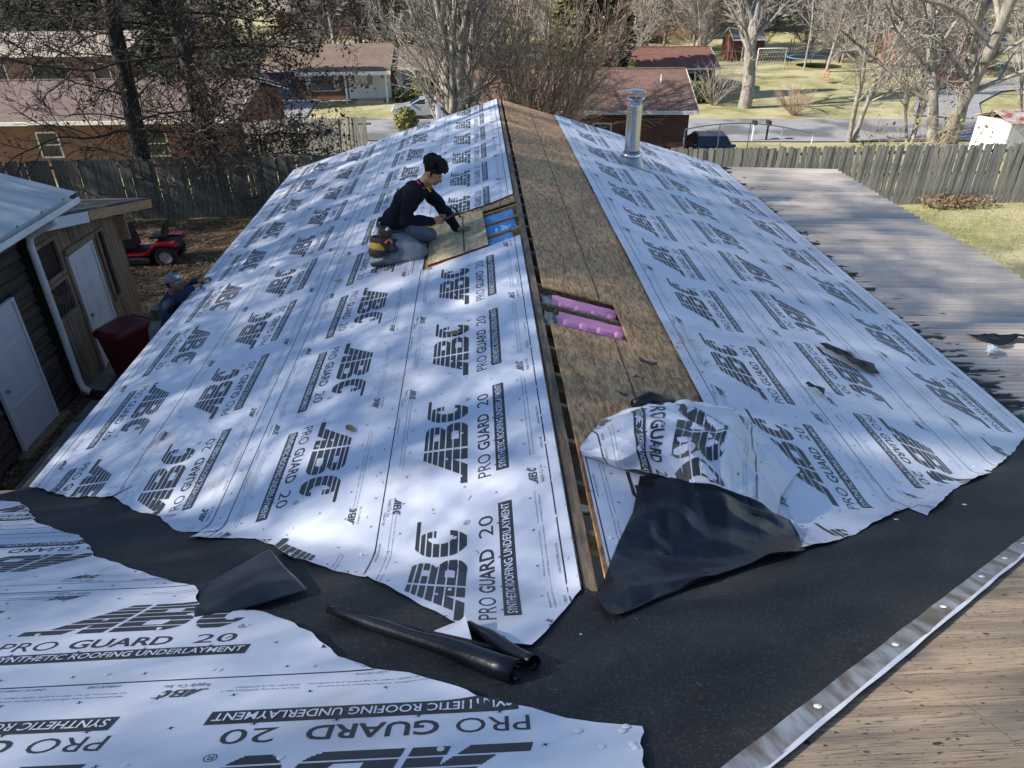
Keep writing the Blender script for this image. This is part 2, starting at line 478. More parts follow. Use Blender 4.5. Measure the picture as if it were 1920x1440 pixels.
# ridge board and rafters
m = MB(); m.bar((XR - 0.010, 2.34, ZR - 0.090), (XR - 0.010, Y_FAR - 0.02, ZR - 0.090), 0.060, 0.15)
ob('ridge_board', m, W['lumber'], house)
random.seed(3)
k = 0
yr = 2.75
raft_y = []
while yr < Y_FAR:
    raft_y.append(yr); yr += 0.405
for yr in raft_y:
    for side in (-1, 1):
        m = MB()
        a = Vector((XR + side * 0.0, yr, ZR - 0.088)); b = Vector((XR + side * 4.25 * CA, yr, ZR - 4.25 * SA - 0.088))
        m.bar(a, b, 0.038, 0.13)
        ob('rafter', m, W['lumber_new'] if (side < 0 and 7 < yr < 8.7) else W['lumber'], house)
# light blocks visible in the two openings: attic floor insulation
m = MB()
P = []
random.seed(5)
W['attic_insul'] = mat('attic_insulation', (0.42, 0.36, 0.28), (0.25, 0.21, 0.16), scale=18, rough=1.0, bump=1.0, bscale=30)
for i in range(41):
    row = []
    for j in range(31):
        x = XR - 1.2 + 2.3 * i / 40; y = 4.9 + 4.0 * j / 30
        row.append((x, y, ZR - abs(x - XR) * PW - 0.14 + 0.03 * mnoise.noise(Vector((x * 7, y * 7, 0)))))
    P.append(row)
m.grid(P); ob('attic_insulation', m, W['attic_insul'], house, smooth=True)
# rafter-bay ventilation trays
W['pink'] = mat('foam_pink', (0.78, 0.36, 0.55), (0.70, 0.30, 0.48), scale=6, rough=0.6, spec=0.4)
W['blue'] = mat('foam_blue', (0.15, 0.40, 0.72), (0.12, 0.34, 0.64), scale=6, rough=0.4, spec=0.4)
def baffle(name, side, s0, s1, y0, y1, m_, drop, seed, torn=False, label=None):
    rr = random.Random(seed)
    ns, ny = 36, 16
    P = []
    wcut = [0.02 * rr.random() for _ in range(ny + 1)]
    for i in range(ns + 1):
        row = []
        for j in range(ny + 1):
            f = j / ny; y = y0 + (y1 - y0) * f
            s = s0 + (s1 - s0) * (i / ns)
            if torn and i == 0: s += 0.03 * sin(j * 2.1) + 0.02
            prof = 0.0
            if f < 0.16: prof = 0.05 * (1 - f / 0.16)
            elif f > 0.84: prof = 0.05 * (f - 0.84) / 0.16
            c = ((s - s0) / 0.155) % 1.0
            if 0.36 < f < 0.64 and 0.35 < c < 0.65: prof += 0.04
            prof += 0.004 * mnoise.noise(Vector((s * 9, y * 9, seed)))
            p = wing(side, s, y, -drop + prof)
            row.append(p)
        P.append(row)
    m = MB(); m.grid(P)
    o = ob(name, m, m_, None, label, 'insulation tray', 'foam trays between the rafters')
    so = o.modifiers.new('thick', 'SOLIDIFY'); so.thickness = 0.004
    return o
baffle('foam_tray', 1, 0.17, 0.78, 5.62, 5.86, W['pink'], 0.085, 1, label='pink foam tray in ridge opening, the farther of two')
baffle('foam_tray', 1, 0.17, 0.80, 5.24, 5.50, W['pink'], 0.075, 2, torn=True, label='pink foam tray in ridge opening, the nearer torn one')
baffle('foam_tray', -1, 0.10, 0.60, 8.05, 8.30, W['blue'], 0.075, 3, label='blue foam tray beside the new board, the farthest of three')
baffle('foam_tray', -1, 0.08, 0.60, 7.65, 7.92, W['blue'], 0.07, 4, torn=True, label='blue foam tray beside the new board, the middle one')
baffle('foam_tray', -1, 0.14, 0.60, 7.27, 7.50, W['blue'], 0.07, 5, label='blue foam tray beside the new board, the nearest of three')
# white loose fill round the pink trays
W['fluff'] = mat('fibre_white', (0.6, 0.55, 0.47), (0.42, 0.37, 0.30), scale=25, rough=1, bump=1, bscale=60)
m = MB(); P = []
for i in range(40):
    row = []
    for j in range(36):
        s = 0.075 + 0.70 * i / 39; y = 5.14 + 0.82 * j / 35
        row.append(wing(1, s, y, -0.105 + 0.05 * mnoise.noise(Vector((s * 14, y * 14, 3))) + (0.025 if abs(y - 5.9) < 0.06 or abs(y - 5.18) < 0.05 or s < 0.16 else 0)))
    P.append(row)
m.grid(P); ob('loose_fill', m, W['fluff'], house, smooth=True)
# chalk line down the bare boards
m = MB(); W['chalk'] = mat('pencil_line', (0.05, 0.045, 0.04), rough=0.9)
for a, b in ((2.7, 5.15), (5.95, 15.4)):
    P = [[wing(1, 0.615 - 0.004, a, 0.0035), wing(1, 0.615 + 0.004, a, 0.0035)], [wing(1, 0.615 - 0.004, b, 0.0035), wing(1, 0.615 + 0.004, b, 0.0035)]]
    m.grid(P)
ob('chalk_line', m, W['chalk'], house)
# main slope plywood, four pieces
W['ply'] = ply_mat()
def ply(x0, x1, t0, t1):
    m = MB(); q = []
    for o in (-0.016, 0.0):
        for (x, t) in ((x0, t0), (x1, t0), (x1, t1), (x0, t1)):
            q.append(Vector((x, YA + t * CM, ZA - t * SM)) + NMv * o)
    m.hexa(q); return ob('plywood_panel', m, W['ply'], house)
ply(-6.0, -1.0, -2.5, -0.05); ply(-0.994, 1.476, -1.296, -0.0); ply(1.481, 3.92, -1.294, -0.0); ply(3.926, 7.0, -1.294, -0.0)
ply(-0.994, 2.4, -2.52, -1.30); ply(2.406, 4.85, -2.52, -1.30); ply(4.856, 7, -2.52, -1.30)
def ply_tri(side):
    m = MB()
    s_e = 4.6
    pts = []
    for o in (-0.016, 0.0):
        for (x, t) in ((XR, 0.004), (XR + side * s_e * CA, (valley_y(s_e) - YA) / CM), (XR + side * 6.6, (valley_y(s_e) - YA) / CM), (XR + side * 6.6, 0.004)):
            pts.append(Vector((x, YA + t * CM, ZA - t * SM)) + NMv * o)
    m.hexa(pts); return ob('plywood_panel', m, W['ply'], house)
ply_tri(-1); ply_tri(1)
m = MB(); m.bar(Vector((1.4785, YA - 1.29 * CM, ZA + 1.29 * SM)) - NMv * 0.009, Vector((1.4785, YA, ZA)) - NMv * 0.009, 0.0048, 0.012, NMv); m.bar(Vector((-0.9, YA - 1.298 * CM, ZA + 1.298 * SM)) - NMv * 0.009, Vector((3.9, YA - 1.298 * CM, ZA + 1.298 * SM)) - NMv * 0.009, 0.0038, 0.012, NMv); ob('joint_shade', m, W['dark_gap'], house)  # near-black bars paint the shade inside the panel gaps
m = MB(); m.hexa([Vector((x, YA + t * CM, ZA - t * SM)) + NMv * o for o in (-0.045, -0.022) for (x, t) in ((-6, -2.5), (7, -2.5), (7, -0.1), (-6, -0.1))]); ob('shade_slab', m, W['dark_gap'], house)  # unseen black slab added under the deck so the gaps stay dark
# nail heads in the bare plywood
nh = MB(); nh.lathe([(0, 0.0015), (0.0045, 0.0012), (0.005, 0)], 8)
NH = nh.mesh('nail_head'); NH.materials.append(W['nail_dark'])
rnn = random.Random(6)
for (x0_, x1_, t0_, t1_) in ((0.9, 1.47, -1.29, -0.3), (1.49, 3.9, -1.29, 0.0), (0.6, 2.39, -1.9, -1.31), (2.42, 3.6, -1.9, -1.31)):
    x_ = x0_ + 0.03
    while x_ < x1_:
        t_ = t0_ + 0.03
        while t_ < t1_:
            o = bpy.data.objects.new('nail_head', NH); COL.objects.link(o); o.parent = house
            xx, tt_ = x_ + rnn.uniform(-.012, .012), t_ + rnn.uniform(-.03, .03)
            o.location = Vector((xx, YA + tt_ * CM, ZA - tt_ * SM)) + NMv * 0.0012; o.rotation_mode = 'QUATERNION'; o.rotation_quaternion = NMv.to_track_quat('Z', 'Y')
            t_ += 0.21
        x_ += 0.4
# walls below
m = MB()
m.box(XR - 3.95, XR + 4.35, 4.6, Y_FAR - 0.35, -0.3, 2.30)
m.prism([(XR - 3.95, 2.30), (XR + 4.35, 2.30), (XR + 0.2, 3.5)], 'y', Y_FAR - 0.36, Y_FAR - 0.30)
ob('wall', m, W['wall_block'], house)
m = MB(); m.box(-6.2, 7.0, -3.5, 4.55, -0.3, 2.2); ob('wall', m, W['wall_block'], house)
m = MB()
m.bar((XR - 4.46 * CA, 4.9, ZR - 4.46 * SA - 0.09), (XR - 4.46 * CA, Y_FAR, ZR - 4.46 * SA - 0.09), 0.03, 0.14)
ob('fascia', m, W['fascia'], house)
m = MB()
m.bar((XR + 4.84 * CA, 5.1, ZR - 4.84 * SA - 0.09), (XR + 4.84 * CA, Y_FAR, ZR - 4.84 * SA - 0.09), 0.03, 0.14)
ob('fascia', m, W['fascia'], house)

# ------------------------------------------------------------------ printed underlayment
def text_mesh(txt, width, height, bold=0.0, res=3):
    c = bpy.data.curves.new('lettering', 'FONT'); c.body = txt; c.resolution_u = res
    c.fill_mode = 'FRONT'; c.offset = bold
    o = bpy.data.objects.new('lettering', c); COL.objects.link(o)
    dg = bpy.context.evaluated_depsgraph_get()
    e = o.evaluated_get(dg); me = e.to_mesh(); me.calc_loop_triangles()
    v = np.array([q.co[:2] for q in me.vertices]); t = np.array([q.vertices[:] for q in me.loop_triangles])
    e.to_mesh_clear(); bpy.data.objects.remove(o); bpy.data.curves.remove(c)
    lo = v.min(0); hi = v.max(0)
    v = (v - lo) / (hi - lo) * np.array([width, height])
    return v, t

def abc_mesh(hgt, rows_per=5, xstep=0.25):
    """three slanted block letters cut into six bars that thin towards the top"""
    edges = [0.0, 0.17, 0.345, 0.51, 0.655, 0.785, 0.895, 1.0]
    gap = 0.028
    vs = []; ts = []
    def intervals(h, b):
        out = []
        # A
        xl = 0.70 * h; xr_ = 0.96
        if b == 0: out.append((-0.16, 0.0 + 0.30 + 0.0)); lo = 0.0
        else: lo = xl
        if h < 0.30:
            gl = xl + 0.40; gr = 0.62
            if gr > gl and b > 0: out += [(xl, gl), (gr, xr_)]
            elif b == 0: out = [(-0.18, gl), (0.60, xr_)]
            else: out.append((xl, xr_))
        elif 0.44 < h < 0.68:
            c0 = 0.66; c1 = 0.66 + 0.0 - 0.0
            gl = xl + 0.30 + (h - 0.44) * 0.1; gr = 0.70
            if gr > gl + 0.02: out += [(xl, gl), (gr, xr_)]
            else: out.append((xl, xr_))
        else: out.append((xl, xr_))
        # B
        bl = 1.03
        if h < 0.54: rr = 1.95 - 0.20 * (abs(h - 0.27) / 0.27) ** 3
        else: rr = 1.88 - 0.20 * (abs(h - 0.77) / 0.23) ** 3
        if 0.20 < h < 0.40: out += [(bl, 1.34), (1.66 - 0.5 * abs(h - 0.30), rr)]
        elif 0.64 < h < 0.80: out += [(bl, 1.34), (1.60 - 0.5 * abs(h - 0.72), rr)]
        else: out.append((bl, rr))
        # C
        k = abs(h - 0.5) / 0.5
        ol = 2.04 + 0.26 * k ** 3; orr = 2.70 - 0.20 * k ** 3
        if 0.26 < h < 0.76:
            ki = abs(h - 0.51) / 0.25
            il = 2.36 + 0.14 * ki ** 3
            out.append((ol, il))
            if h > 0.60: out.append((2.52, orr))
            elif h < 0.36: out.append((2.56, orr))
        else: out.append((ol, orr))
        if b == 6: out[-1] = (out[-1][0], 2.98)
        return [q for q in out if q[1] > q[0] + 0.01]
    for b in range(7):
        h0, h1 = edges[b] + gap / 2, edges[b + 1] - gap / 2
        n = max(2, rows_per)
        for i in range(n):
            a = h0 + (h1 - h0) * i / n; c = h0 + (h1 - h0) * (i + 1) / n; mid = (a + c) / 2
            ia = intervals(mid, b)
            for (x0, x1) in ia:
                nx = max(1, int((x1 - x0) / xstep))
                for q in range(nx):
                    p0 = x0 + (x1 - x0) * q / nx; p1 = x0 + (x1 - x0) * (q + 1) / nx
                    B = len(vs)
                    vs += [(p0 + 0.25 * a, a), (p1 + 0.25 * a, a), (p1 + 0.25 * c, c), (p0 + 0.25 * c, c)]
                    ts += [(B, B + 1, B + 2), (B, B + 2, B + 3)]
    return np.array(vs) * hgt, np.array(ts)

def rect_tris(x0, x1, y0, y1, step=0.07):
    nx = max(1, int(math.ceil((x1 - x0) / step))); vs = []; ts = []
    for i in range(nx + 1):
        x = x0 + (x1 - x0) * i / nx; vs += [(x, y0), (x, y1)]
    for i in range(nx):
        b = 2 * i; ts += [(b, b + 2, b + 3), (b, b + 3, b + 1)]
    return np.array(vs), np.array(ts)

TILE, SW = 1.27, 1.25
_dark = []; _light = []; _fine = []
def put(lst, vt, dx, dy, flip=False):
    v, t = vt; v = v.copy()
    if flip: v = -v
    lst.append((v + np.array([dx, dy]), t))
_abc = abc_mesh(0.305); put(_dark, _abc, 0.02, 0.60)
put(_dark, text_mesh('PRO', 0.225, 0.082, 0.0), -0.03, 0.457)
put(_dark, text_mesh('GUARD', 0.40, 0.082, 0.022), 0.245, 0.457)
put(_dark, text_mesh('20', 0.165, 0.082, 0.0), 0.735, 0.457)
put(_dark, text_mesh('\u00ae', 0.04, 0.04), 0.87, 0.585)
put(_dark, rect_tris(0.0, 0.98, 0.345, 0.425, 0.03), 0, 0)
put(_light, text_mesh('SYNTHETIC ROOFING UNDERLAYMENT', 0.945, 0.046, 0.012), 0.018, 0.362)
_sm = abc_mesh(0.052, rows_per=1, xstep=1.0)
_sup = text_mesh('Supply Co. Inc.', 0.165, 0.030, 0.0, res=2)
put(_dark, _sm, 1.06, 0.185); put(_dark, _sup, 1.055, 0.142)
put(_dark, _sm, 1.13 + 0.14, SW - 0.185, True); put(_dark, _sup, 1.13 + 0.15, SW - 0.142, True)
put(_dark, rect_tris(0, TILE, 0.108, 0.116), 0, 0); put(_dark, rect_tris(0, TILE, SW - 0.116, SW - 0.108), 0, 0)
# fine print strips
_f1 = text_mesh('Nail pattern may vary with surface conditions, weather, features and roof pitch.', 0.62, 0.0125, 0, res=1)
_f2 = text_mesh('La ubicacion de los clavos puede variar segun la superficie y la pendiente.', 0.66, 0.0125, 0, res=1)
_f3 = text_mesh('OVERLAP LINE', 0.115, 0.017, 0, res=1); _f4 = text_mesh('L\u00cdNEA DE SUPERPOSICI\u00d3N', 0.20, 0.017, 0, res=1)
_f5 = text_mesh('Meets the Following: ASTM D226 Type II', 0.26, 0.0125, 0, res=1)
_f6 = text_mesh('ASTM D4869 Type IV, ASTM D8257', 0.22, 0.0125, 0, res=1)
for fl in (False, True):
    def pf(vt, x, y):
        put(_fine, vt, (x if not fl else TILE - x), (y if not fl else SW - y), fl)
    pf(_f1, 0.06, 0.205); pf(_f2, 0.06, 0.182); pf(_f3, 0.10, 0.128); pf(_f4, 0.36, 0.128); pf(_f5, 0.74, 0.205); pf(_f6, 0.74, 0.182)
# cheap stand-in strips of the same print for the far tiles
_far = []
for fl in (False, True):
    for (x, y, w_) in ((0.06, 0.205, 0.6), (0.06, 0.182, 0.66), (0.74, 0.205, 0.26), (0.74, 0.182, 0.2), (0.1, 0.13, 0.42)):
        v, t = rect_tris(0, w_, 0, 0.004, 0.2)
        put(_far, (v, t), (x if not fl else TILE - x), (y + 0.005 if not fl else SW - y - 0.005), fl)
# small four-point registration stars
_star_v = []; _star_t = []
_rs = random.Random(8)
for i in range(5):
    for j in range(7):
        cx = 0.06 + i * 0.254 + (0.127 if j % 2 else 0); cy = 0.05 + j * 0.19
        if 0.3 < cy < 0.95 and -0.05 < cx < 0.97 and j in (3, 4): continue
        B = len(_star_v); r1, r2 = 0.014, 0.0035
        for k in range(8):
            r = r1 if k % 2 == 0 else r2
            _star_v.append((cx + r * cos(k * pi / 4 + 0.4), cy + r * sin(k * pi / 4 + 0.4)))
        _star_v.append((cx, cy))
        for k in range(8): _star_t.append((B + 8, B + k, B + (k + 1) % 8))
put(_dark, (np.array(_star_v), np.array(_star_t)), 0, 0)
def merge(lst):
    vs = []; ts = []; b = 0
    for v, t in lst:
        vs.append(v); ts.append(t + b); b += len(v)
    return np.concatenate(vs), np.concatenate(ts)
TILE_DARK = merge(_dark); TILE_LIGHT = merge(_light); TILE_FINE = merge(_fine); TILE_FAR = merge(_far)

def clip_tris(V, T, g):
    """keep the part of the triangles where g > 0 (g given per vertex)"""
    keep = (g[T] > 0).sum(1)
    outV = list(map(tuple, V)); outT = [tuple(t) for t in T[keep == 3]]
    for t in T[(keep > 0) & (keep < 3)]:
        poly = []
        for i in range(3):
            a, b = t[i], t[(i + 1) % 3]
            if g[a] > 0: poly.append(a)
            if (g[a] > 0) != (g[b] > 0):
                f = g[a] / (g[a] - g[b]); outV.append(tuple(V[a] + (V[b] - V[a]) * f)); poly.append(len(outV) - 1)
        for i in range(1, len(poly) - 1): outT.append((poly[0], poly[i], poly[i + 1]))
    return np.array(outV), np.array(outT, int).reshape(-1, 3)

def print_on(parent, mapper, inside, p_lo, p_hi, to_uv, fine_limit=None):
    """lay the repeating print on a sheet. mapper(u, w, off) gives the 3-D point, inside(u, w) > 0 on the sheet,
    to_uv(p, q) turns print coordinates (along, across) into sheet coordinates"""
    accV = []; accF = []; accM = []
    for k in range(int(floor(p_lo / TILE)) - 1, int(floor(p_hi / TILE)) + 2):
        sets = [(TILE_DARK, 0, 0.0008), (TILE_LIGHT, 1, 0.0034)]
        near = fine_limit is None or fine_limit(k * TILE)
        sets.append((TILE_FINE if near else TILE_FAR, 0, 0.0008))
        for (V, T), mi, off in sets:
            U = np.stack(to_uv(V[:, 0] + k * TILE, V[:, 1]), -1)
            g = inside(U[:, 0], U[:, 1])
            if g.max() <= 0: continue
            if g.min() <= 0:
                U, TT = clip_tris(U, T, g)
            else: TT = T
            if len(TT) == 0: continue
            used = np.unique(TT); re = -np.ones(len(U), int); re[used] = np.arange(len(used))
            b = len(accV)
            accV.extend(map(tuple, mapper(U[used, 0], U[used, 1], off).tolist()))
            accF.extend(map(tuple, (re[TT] + b).tolist())); accM.extend([mi] * len(TT))
    me = bpy.data.meshes.new('printed_lettering')
    me.from_pydata(accV, [], accF)
    me.polygons.foreach_set('material_index', accM)
    me.materials.append(W['print']); me.materials.append(W['white_under'])
    me.update()
    o = bpy.data.objects.new('printed_lettering', me); COL.objects.link(o); o.parent = parent
    return o

def interp(tab, x):
    return np.interp(x, [a for a, b in tab], [b for a, b in tab])

def ragged(x, seed, a=0.012):
    return a * (0.6 * np.sin(x * 9.0 + seed * 3.1) + 0.4 * np.sin(x * 21.0 + seed * 1.7) + 0.45 * np.sin(x * 47.0 + seed) + 0.4 * np.abs(np.sin(x * 93.0 + seed * 2.3)) + 0.3 * np.abs(np.sin(x * 171.0 + seed)))

# white plastic cap nails, shared mesh
_cm = MB(); _cm.lathe([(0.0, 0.0036), (0.0035, 0.0036), (0.004, 0.0026), (0.009, 0.0022), (0.0112, 0.0012), (0.0115, 0.0)], 12)
CAPMESH = _cm.mesh('cap_nail'); CAPMESH.materials.append(W['capnail'])
def cap_nail(p, n, parent=None, sc=1.0, label=None, cat=None, group=None):
    o = bpy.data.objects.new('cap_nail', CAPMESH); COL.objects.link(o)
    o.location = p; o.rotation_mode = 'QUATERNION'; o.rotation_quaternion = Vector(n).to_track_quat('Z', 'Y'); o.scale = (sc, sc, sc)
    if parent: o.parent = parent
    return tagit(o, label, cat, group)

def waves(seed, amp):
    r = random.Random(seed)
    w_ = [(r.uniform(1.2, 5), r.uniform(0.8, 3.2), r.uniform(0, 6.28), amp * r.uniform(0.4, 1)) for _ in range(4)]
    w_ += [(r.uniform(6, 13), r.uniform(2, 8), r.uniform(0, 6.28), amp * 0.16 * r.uniform(0.4, 1)) for _ in range(3)]
    tot = sum(q[3] for q in w_)
    def f(a, b):
        return np.maximum(0.0, 0.55 * tot + sum(A * np.sin(ka * a + kb * b + ph) for ka, kb, ph, A in w_)) * 0.8
    return f

def wing_sheet(side, s0, s1, near, far, off, label, orient, start, seed, lift=None, amp=0.0022, curl=0.0, p0=None):
    p0 = s0 if p0 is None else p0
    wv = waves(101 + side, amp)
    ye = lambda s: interp(near, s) + ragged(s, seed)
    yf = lambda s: interp(far, s) + ragged(s, seed + 50, 0.008)
    def mapper(s, y, o=0.0):
        e = np.maximum(0.0, 1 - (y - ye(s)) / 0.16)
        c = curl * e * e * (0.5 + 0.5 * np.sin(s * 9 + seed))
        return wingv(side, s, y, off + 0.006 + wv(s, y) + c + o)
    nc = int((s1 - s0) / 0.035) + 1
    ymin = min(interp(near, s0 + (s1 - s0) * i / 40) for i in range(41))
    ylen = 16 - ymin
    tt = [0]
    while tt[-1] < 1: tt.append(tt[-1] + (0.03 if tt[-1] * ylen < 4 else 0.08) / ylen)
    tt[-1] = 1.0
    P = []
    for i in range(nc + 1):
        s = s0 + (s1 - s0) * i / nc
        a, b = ye(s), yf(s)
        ta = np.array(tt)
        P.append(mapper(np.full(len(ta), s), a + (b - a) * ta).tolist())
    m = MB(); m.grid(P)
    o = ob('underlayment_sheet', m, W['white_under'], None, label, 'roofing sheet', 'white printed underlayment on the wing roof', smooth=True)
    if o.data.polygons[len(o.data.polygons) // 2].normal.z < 0: o.data.flip_normals()
    # print: orient (+1 reads away from the viewer, -1 reads toward), letters stand towards the left of the reading direction
    if orient > 0: to_uv = (lambda p, q: (p0 + q, start + p)) if side < 0 else (lambda p, q: (s1 - q, start + p))
    else: to_uv = (lambda p, q: (s1 - q, start - p)) if side < 0 else (lambda p, q: (s0 + q, start - p))
    def inside(s, y): return np.minimum.reduce([y - ye(s) - 0.004, yf(s) - y - 0.004, s - s0 - 0.003, s1 - s - 0.003])
    lo, hi = (ymin - 0.1 - start, 15.8 - start) if orient > 0 else (start - 15.8, start - ymin + 0.1)
    fl = (lambda p: (start + orient * p) < 6.2)
    print_on(o, mapper, inside, lo, hi, to_uv, fl)
    # cap nails along the laps and through the field
    r = random.Random(seed * 7)
    for ln in (s0 + 0.05, (s0 + s1) / 2, s1 - 0.05):
        y = interp(near, ln) + 0.15 + r.random() * 0.2
        while y < min(interp(far, ln) - 0.1, 9.5):
            sj = ln + r.uniform(-0.02, 0.02)
            cap_nail(mapper(sj, y, 0.001), NLv if side < 0 else NRv, o)
            y += r.uniform(0.28, 0.42) * (1 if ln != (s0 + s1) / 2 else 1.3)
    return o

FARL = [(0, Y_FAR + 0.02), (1.2, Y_FAR - 0.02), (2.4, Y_FAR + 0.01), (3.4, Y_FAR - 0.1), (4.6, Y_FAR - 0.12)]
wing_sheet(-1, 3.28, 4.53, [(3.2, 4.52), (3.46, 4.36), (3.93, 4.57), (4.44, 4.90), (4.6, 5.0)], FARL, 0.000, 'printed white underlayment along the left eave, lowest course above the ground man', -1, 6.31, 14, curl=0.02)
wing_sheet(-1, 2.28, 3.53, [(2.2, 3.47), (2.34, 3.49), (2.57, 3.54), (2.85, 3.89), (3.13, 4.08), (3.47, 4.40), (3.6, 4.45)], FARL, 0.004, 'printed white underlayment on left slope, second course up from the left eave', 1, 3.93, 13, curl=0.015)
wing_sheet(-1, 1.13, 2.38, [(1.1, 2.58), (1.42, 2.80), (1.63, 2.94), (1.77, 3.13), (1.96, 3.33), (2.26, 3.34), (2.4, 3.36)], FARL, 0.008, 'printed white underlayment on left slope, course running under the kneeling roofer', -1, 4.53, 12, curl=0.015)
wing_sheet(-1, 0.055, 1.28, [(0.0, 2.38), (0.08, 2.29), (0.2, 2.06), (0.33, 1.82), (0.5, 1.90), (0.66, 2.08), (0.9, 2.37), (1.13, 2.62), (1.3, 2.72)], [(0, 7.22), (0.3, 7.18), (0.7, 7.13), (1.3, 7.06)], 0.012, 'printed white underlayment left of the ridge, near piece with pointed torn end', 1, 3.38, 11, curl=0.01, p0=0.005)
wing_sheet(-1, 0.055, 1.28, [(0, 8.74), (0.4, 8.66), (0.8, 8.64), (1.3, 8.62)], FARL, 0.012, 'printed white underlayment left of the ridge, far piece beyond the repair opening', 1, 3.38, 21, p0=0.005)
FARR = [(0, Y_FAR), (1.5, Y_FAR + 0.02), (2.8, Y_FAR - 0.02), (4, Y_FAR + 0.02), (5, Y_FAR)]
wing_sheet(1, 3.48, 4.90, [(3.4, 4.15), (3.54, 4.26), (4.17, 4.76), (4.58, 5.14), (5, 5.4)], FARR, 0.000, 'printed white underlayment along the right eave beside the metal patio roof', 1, 6.50, 17, curl=0.02)
wing_sheet(1, 2.30, 3.58, [(2.2, 3.24), (2.3, 3.24), (2.84, 3.75), (3.51, 4.22), (3.7, 4.3)], FARR, 0.004, 'printed white underlayment on right slope, middle course under the stove pipe', -1, 6.10, 16, curl=0.035)
wing_sheet(1, 1.17, 2.42, [(1.1, 2.72), (1.23, 2.74), (1.46, 2.84), (2.02, 3.22), (2.29, 3.42), (2.5, 3.5)], FARR, 0.008, 'printed white underlayment on right slope bordering the bare wood strip', 1, 4.71, 15, curl=0.02)
wing_sheet(1, 0.085, 1.24, [(0, 2.40), (0.09, 2.42), (0.51, 2.46), (1.23, 2.74), (1.3, 2.78)], [(0, 3.40), (0.3, 3.42), (0.6, 3.50), (1.3, 3.75)], 0.012, 'short printed white underlayment at the ridge beneath the crumpled flap', 1, 2.30, 18)

# ------------------------------------------------------------------ valley membrane
def membrane(side, label, b_main, b_wing):
    """rubbery strip folded along the valley; b_main(a): reach up the main slope, b_wing: reach up the wing"""
    wv = waves(40 + side, 0.003)
    na, nb = 90, 30
    P = []
    for i in range(na + 1):
        a = i / na; s = 4.62 * a
        vx = XR + side * s * CA; vy = valley_y(s)
        row = []
        for j in range(nb + 1):
            f = j / nb
            if f < 0.5:
                x_e, t_e = b_main(a); g = f / 0.5
                x = x_e + (vx - x_e) * g; t = t_e + ((vy - YA) / CM - t_e) * g
                p = mainp(t, x, 0.004 + wv(x, t) * 0.7)
            else:
                g = (f - 0.5) / 0.5
                y = vy + b_wing * min(1.0, a / 0.12) * g
                p = wing(side, s, y, 0.003)
            row.append(p)
        P.append(row)
    m = MB(); m.grid(P)
    o = ob('valley_membrane', m, W['membrane'], None, label, 'roof membrane', 'black membrane in the roof valleys', smooth=True)
    return o
def bmR(a):
    # edge line of the strip on the main slope
    x0, t0, x1, t1 = 0.40, -1.62, 4.72, 1.95
    return (x0 + (x1 - x0) * a, t0 + (t1 - t0) * a)
memR = membrane(1, 'wide black valley membrane at lower right with silver edge strip', bmR, 0.75)
def bmL(a):
    s = 4.62 * a
    k = max(0.0, 1 - a / 0.3)
    return (XR - s * CA - 0.35 + 0.2 * a + 0.42 * k, (valley_y(s) - YA) / CM - 1.25 + 0.3 * a - 0.4 * k)
memL = membrane(-1, 'black valley membrane at left, half hidden under torn white sheets', bmL, 0.62)
# silver selvage with release strip along the right strip's edge
P = []; Q = []
for i in range(121):
    a = -0.06 + 1.06 * i / 120; x, t = bmR(a)
    d = Vector((4.32, 3.57)).normalized(); nx, nt = d.y, -d.x
    jag = 0.006 * mnoise.noise(Vector((a * 30, 2, 0)))
    P.append([mainp(t - nt * (0.0 + k * 0.042) , x - nx * (0.0 + k * 0.042) + (jag if k == 2 else 0), 0.019 + 0.0012 * sin(a * 90 + k)) for k in range(3)])
    Q.append([mainp(t + nt * 0.010, x + nx * 0.010 + jag, 0.019 + 0.002 * sin(a * 47)), mainp(t - nt * 0.004, x - nx * 0.004, 0.0215 + 0.002 * sin(a * 60))])
m = MB(); m.grid(P); ob('selvage', m, W['silver_edge'], memR, smooth=True)
m = MB(); m.grid(Q); ob('release_film', m, W['release'], memR, smooth=True)
for a in (0.03, 0.145, 0.255, 0.345, 0.435, 0.50, 0.56, 0.63, 0.70):
    x, t = bmR(a); d = Vector((4.32, 3.57)).normalized()
    cap_nail(mainp(t + d.x * 0.045, x - d.y * 0.045, 0.022), NMv, memR, 1.15)
for (x, y, w_) in ((0.342, 1.924, 'right of the pointed sheet end'), (3.065, 3.461, 'near the far right'), (2.453, 3.212, 'beside the torn white edge')):
    cap_nail((x, y, max(zmain(y), ZR - abs(x - XR) * PW) + 0.008), NMv, None, 1.25, 'loose white plastic cap nail on black membrane ' + w_, 'cap nail', 'loose cap nails')

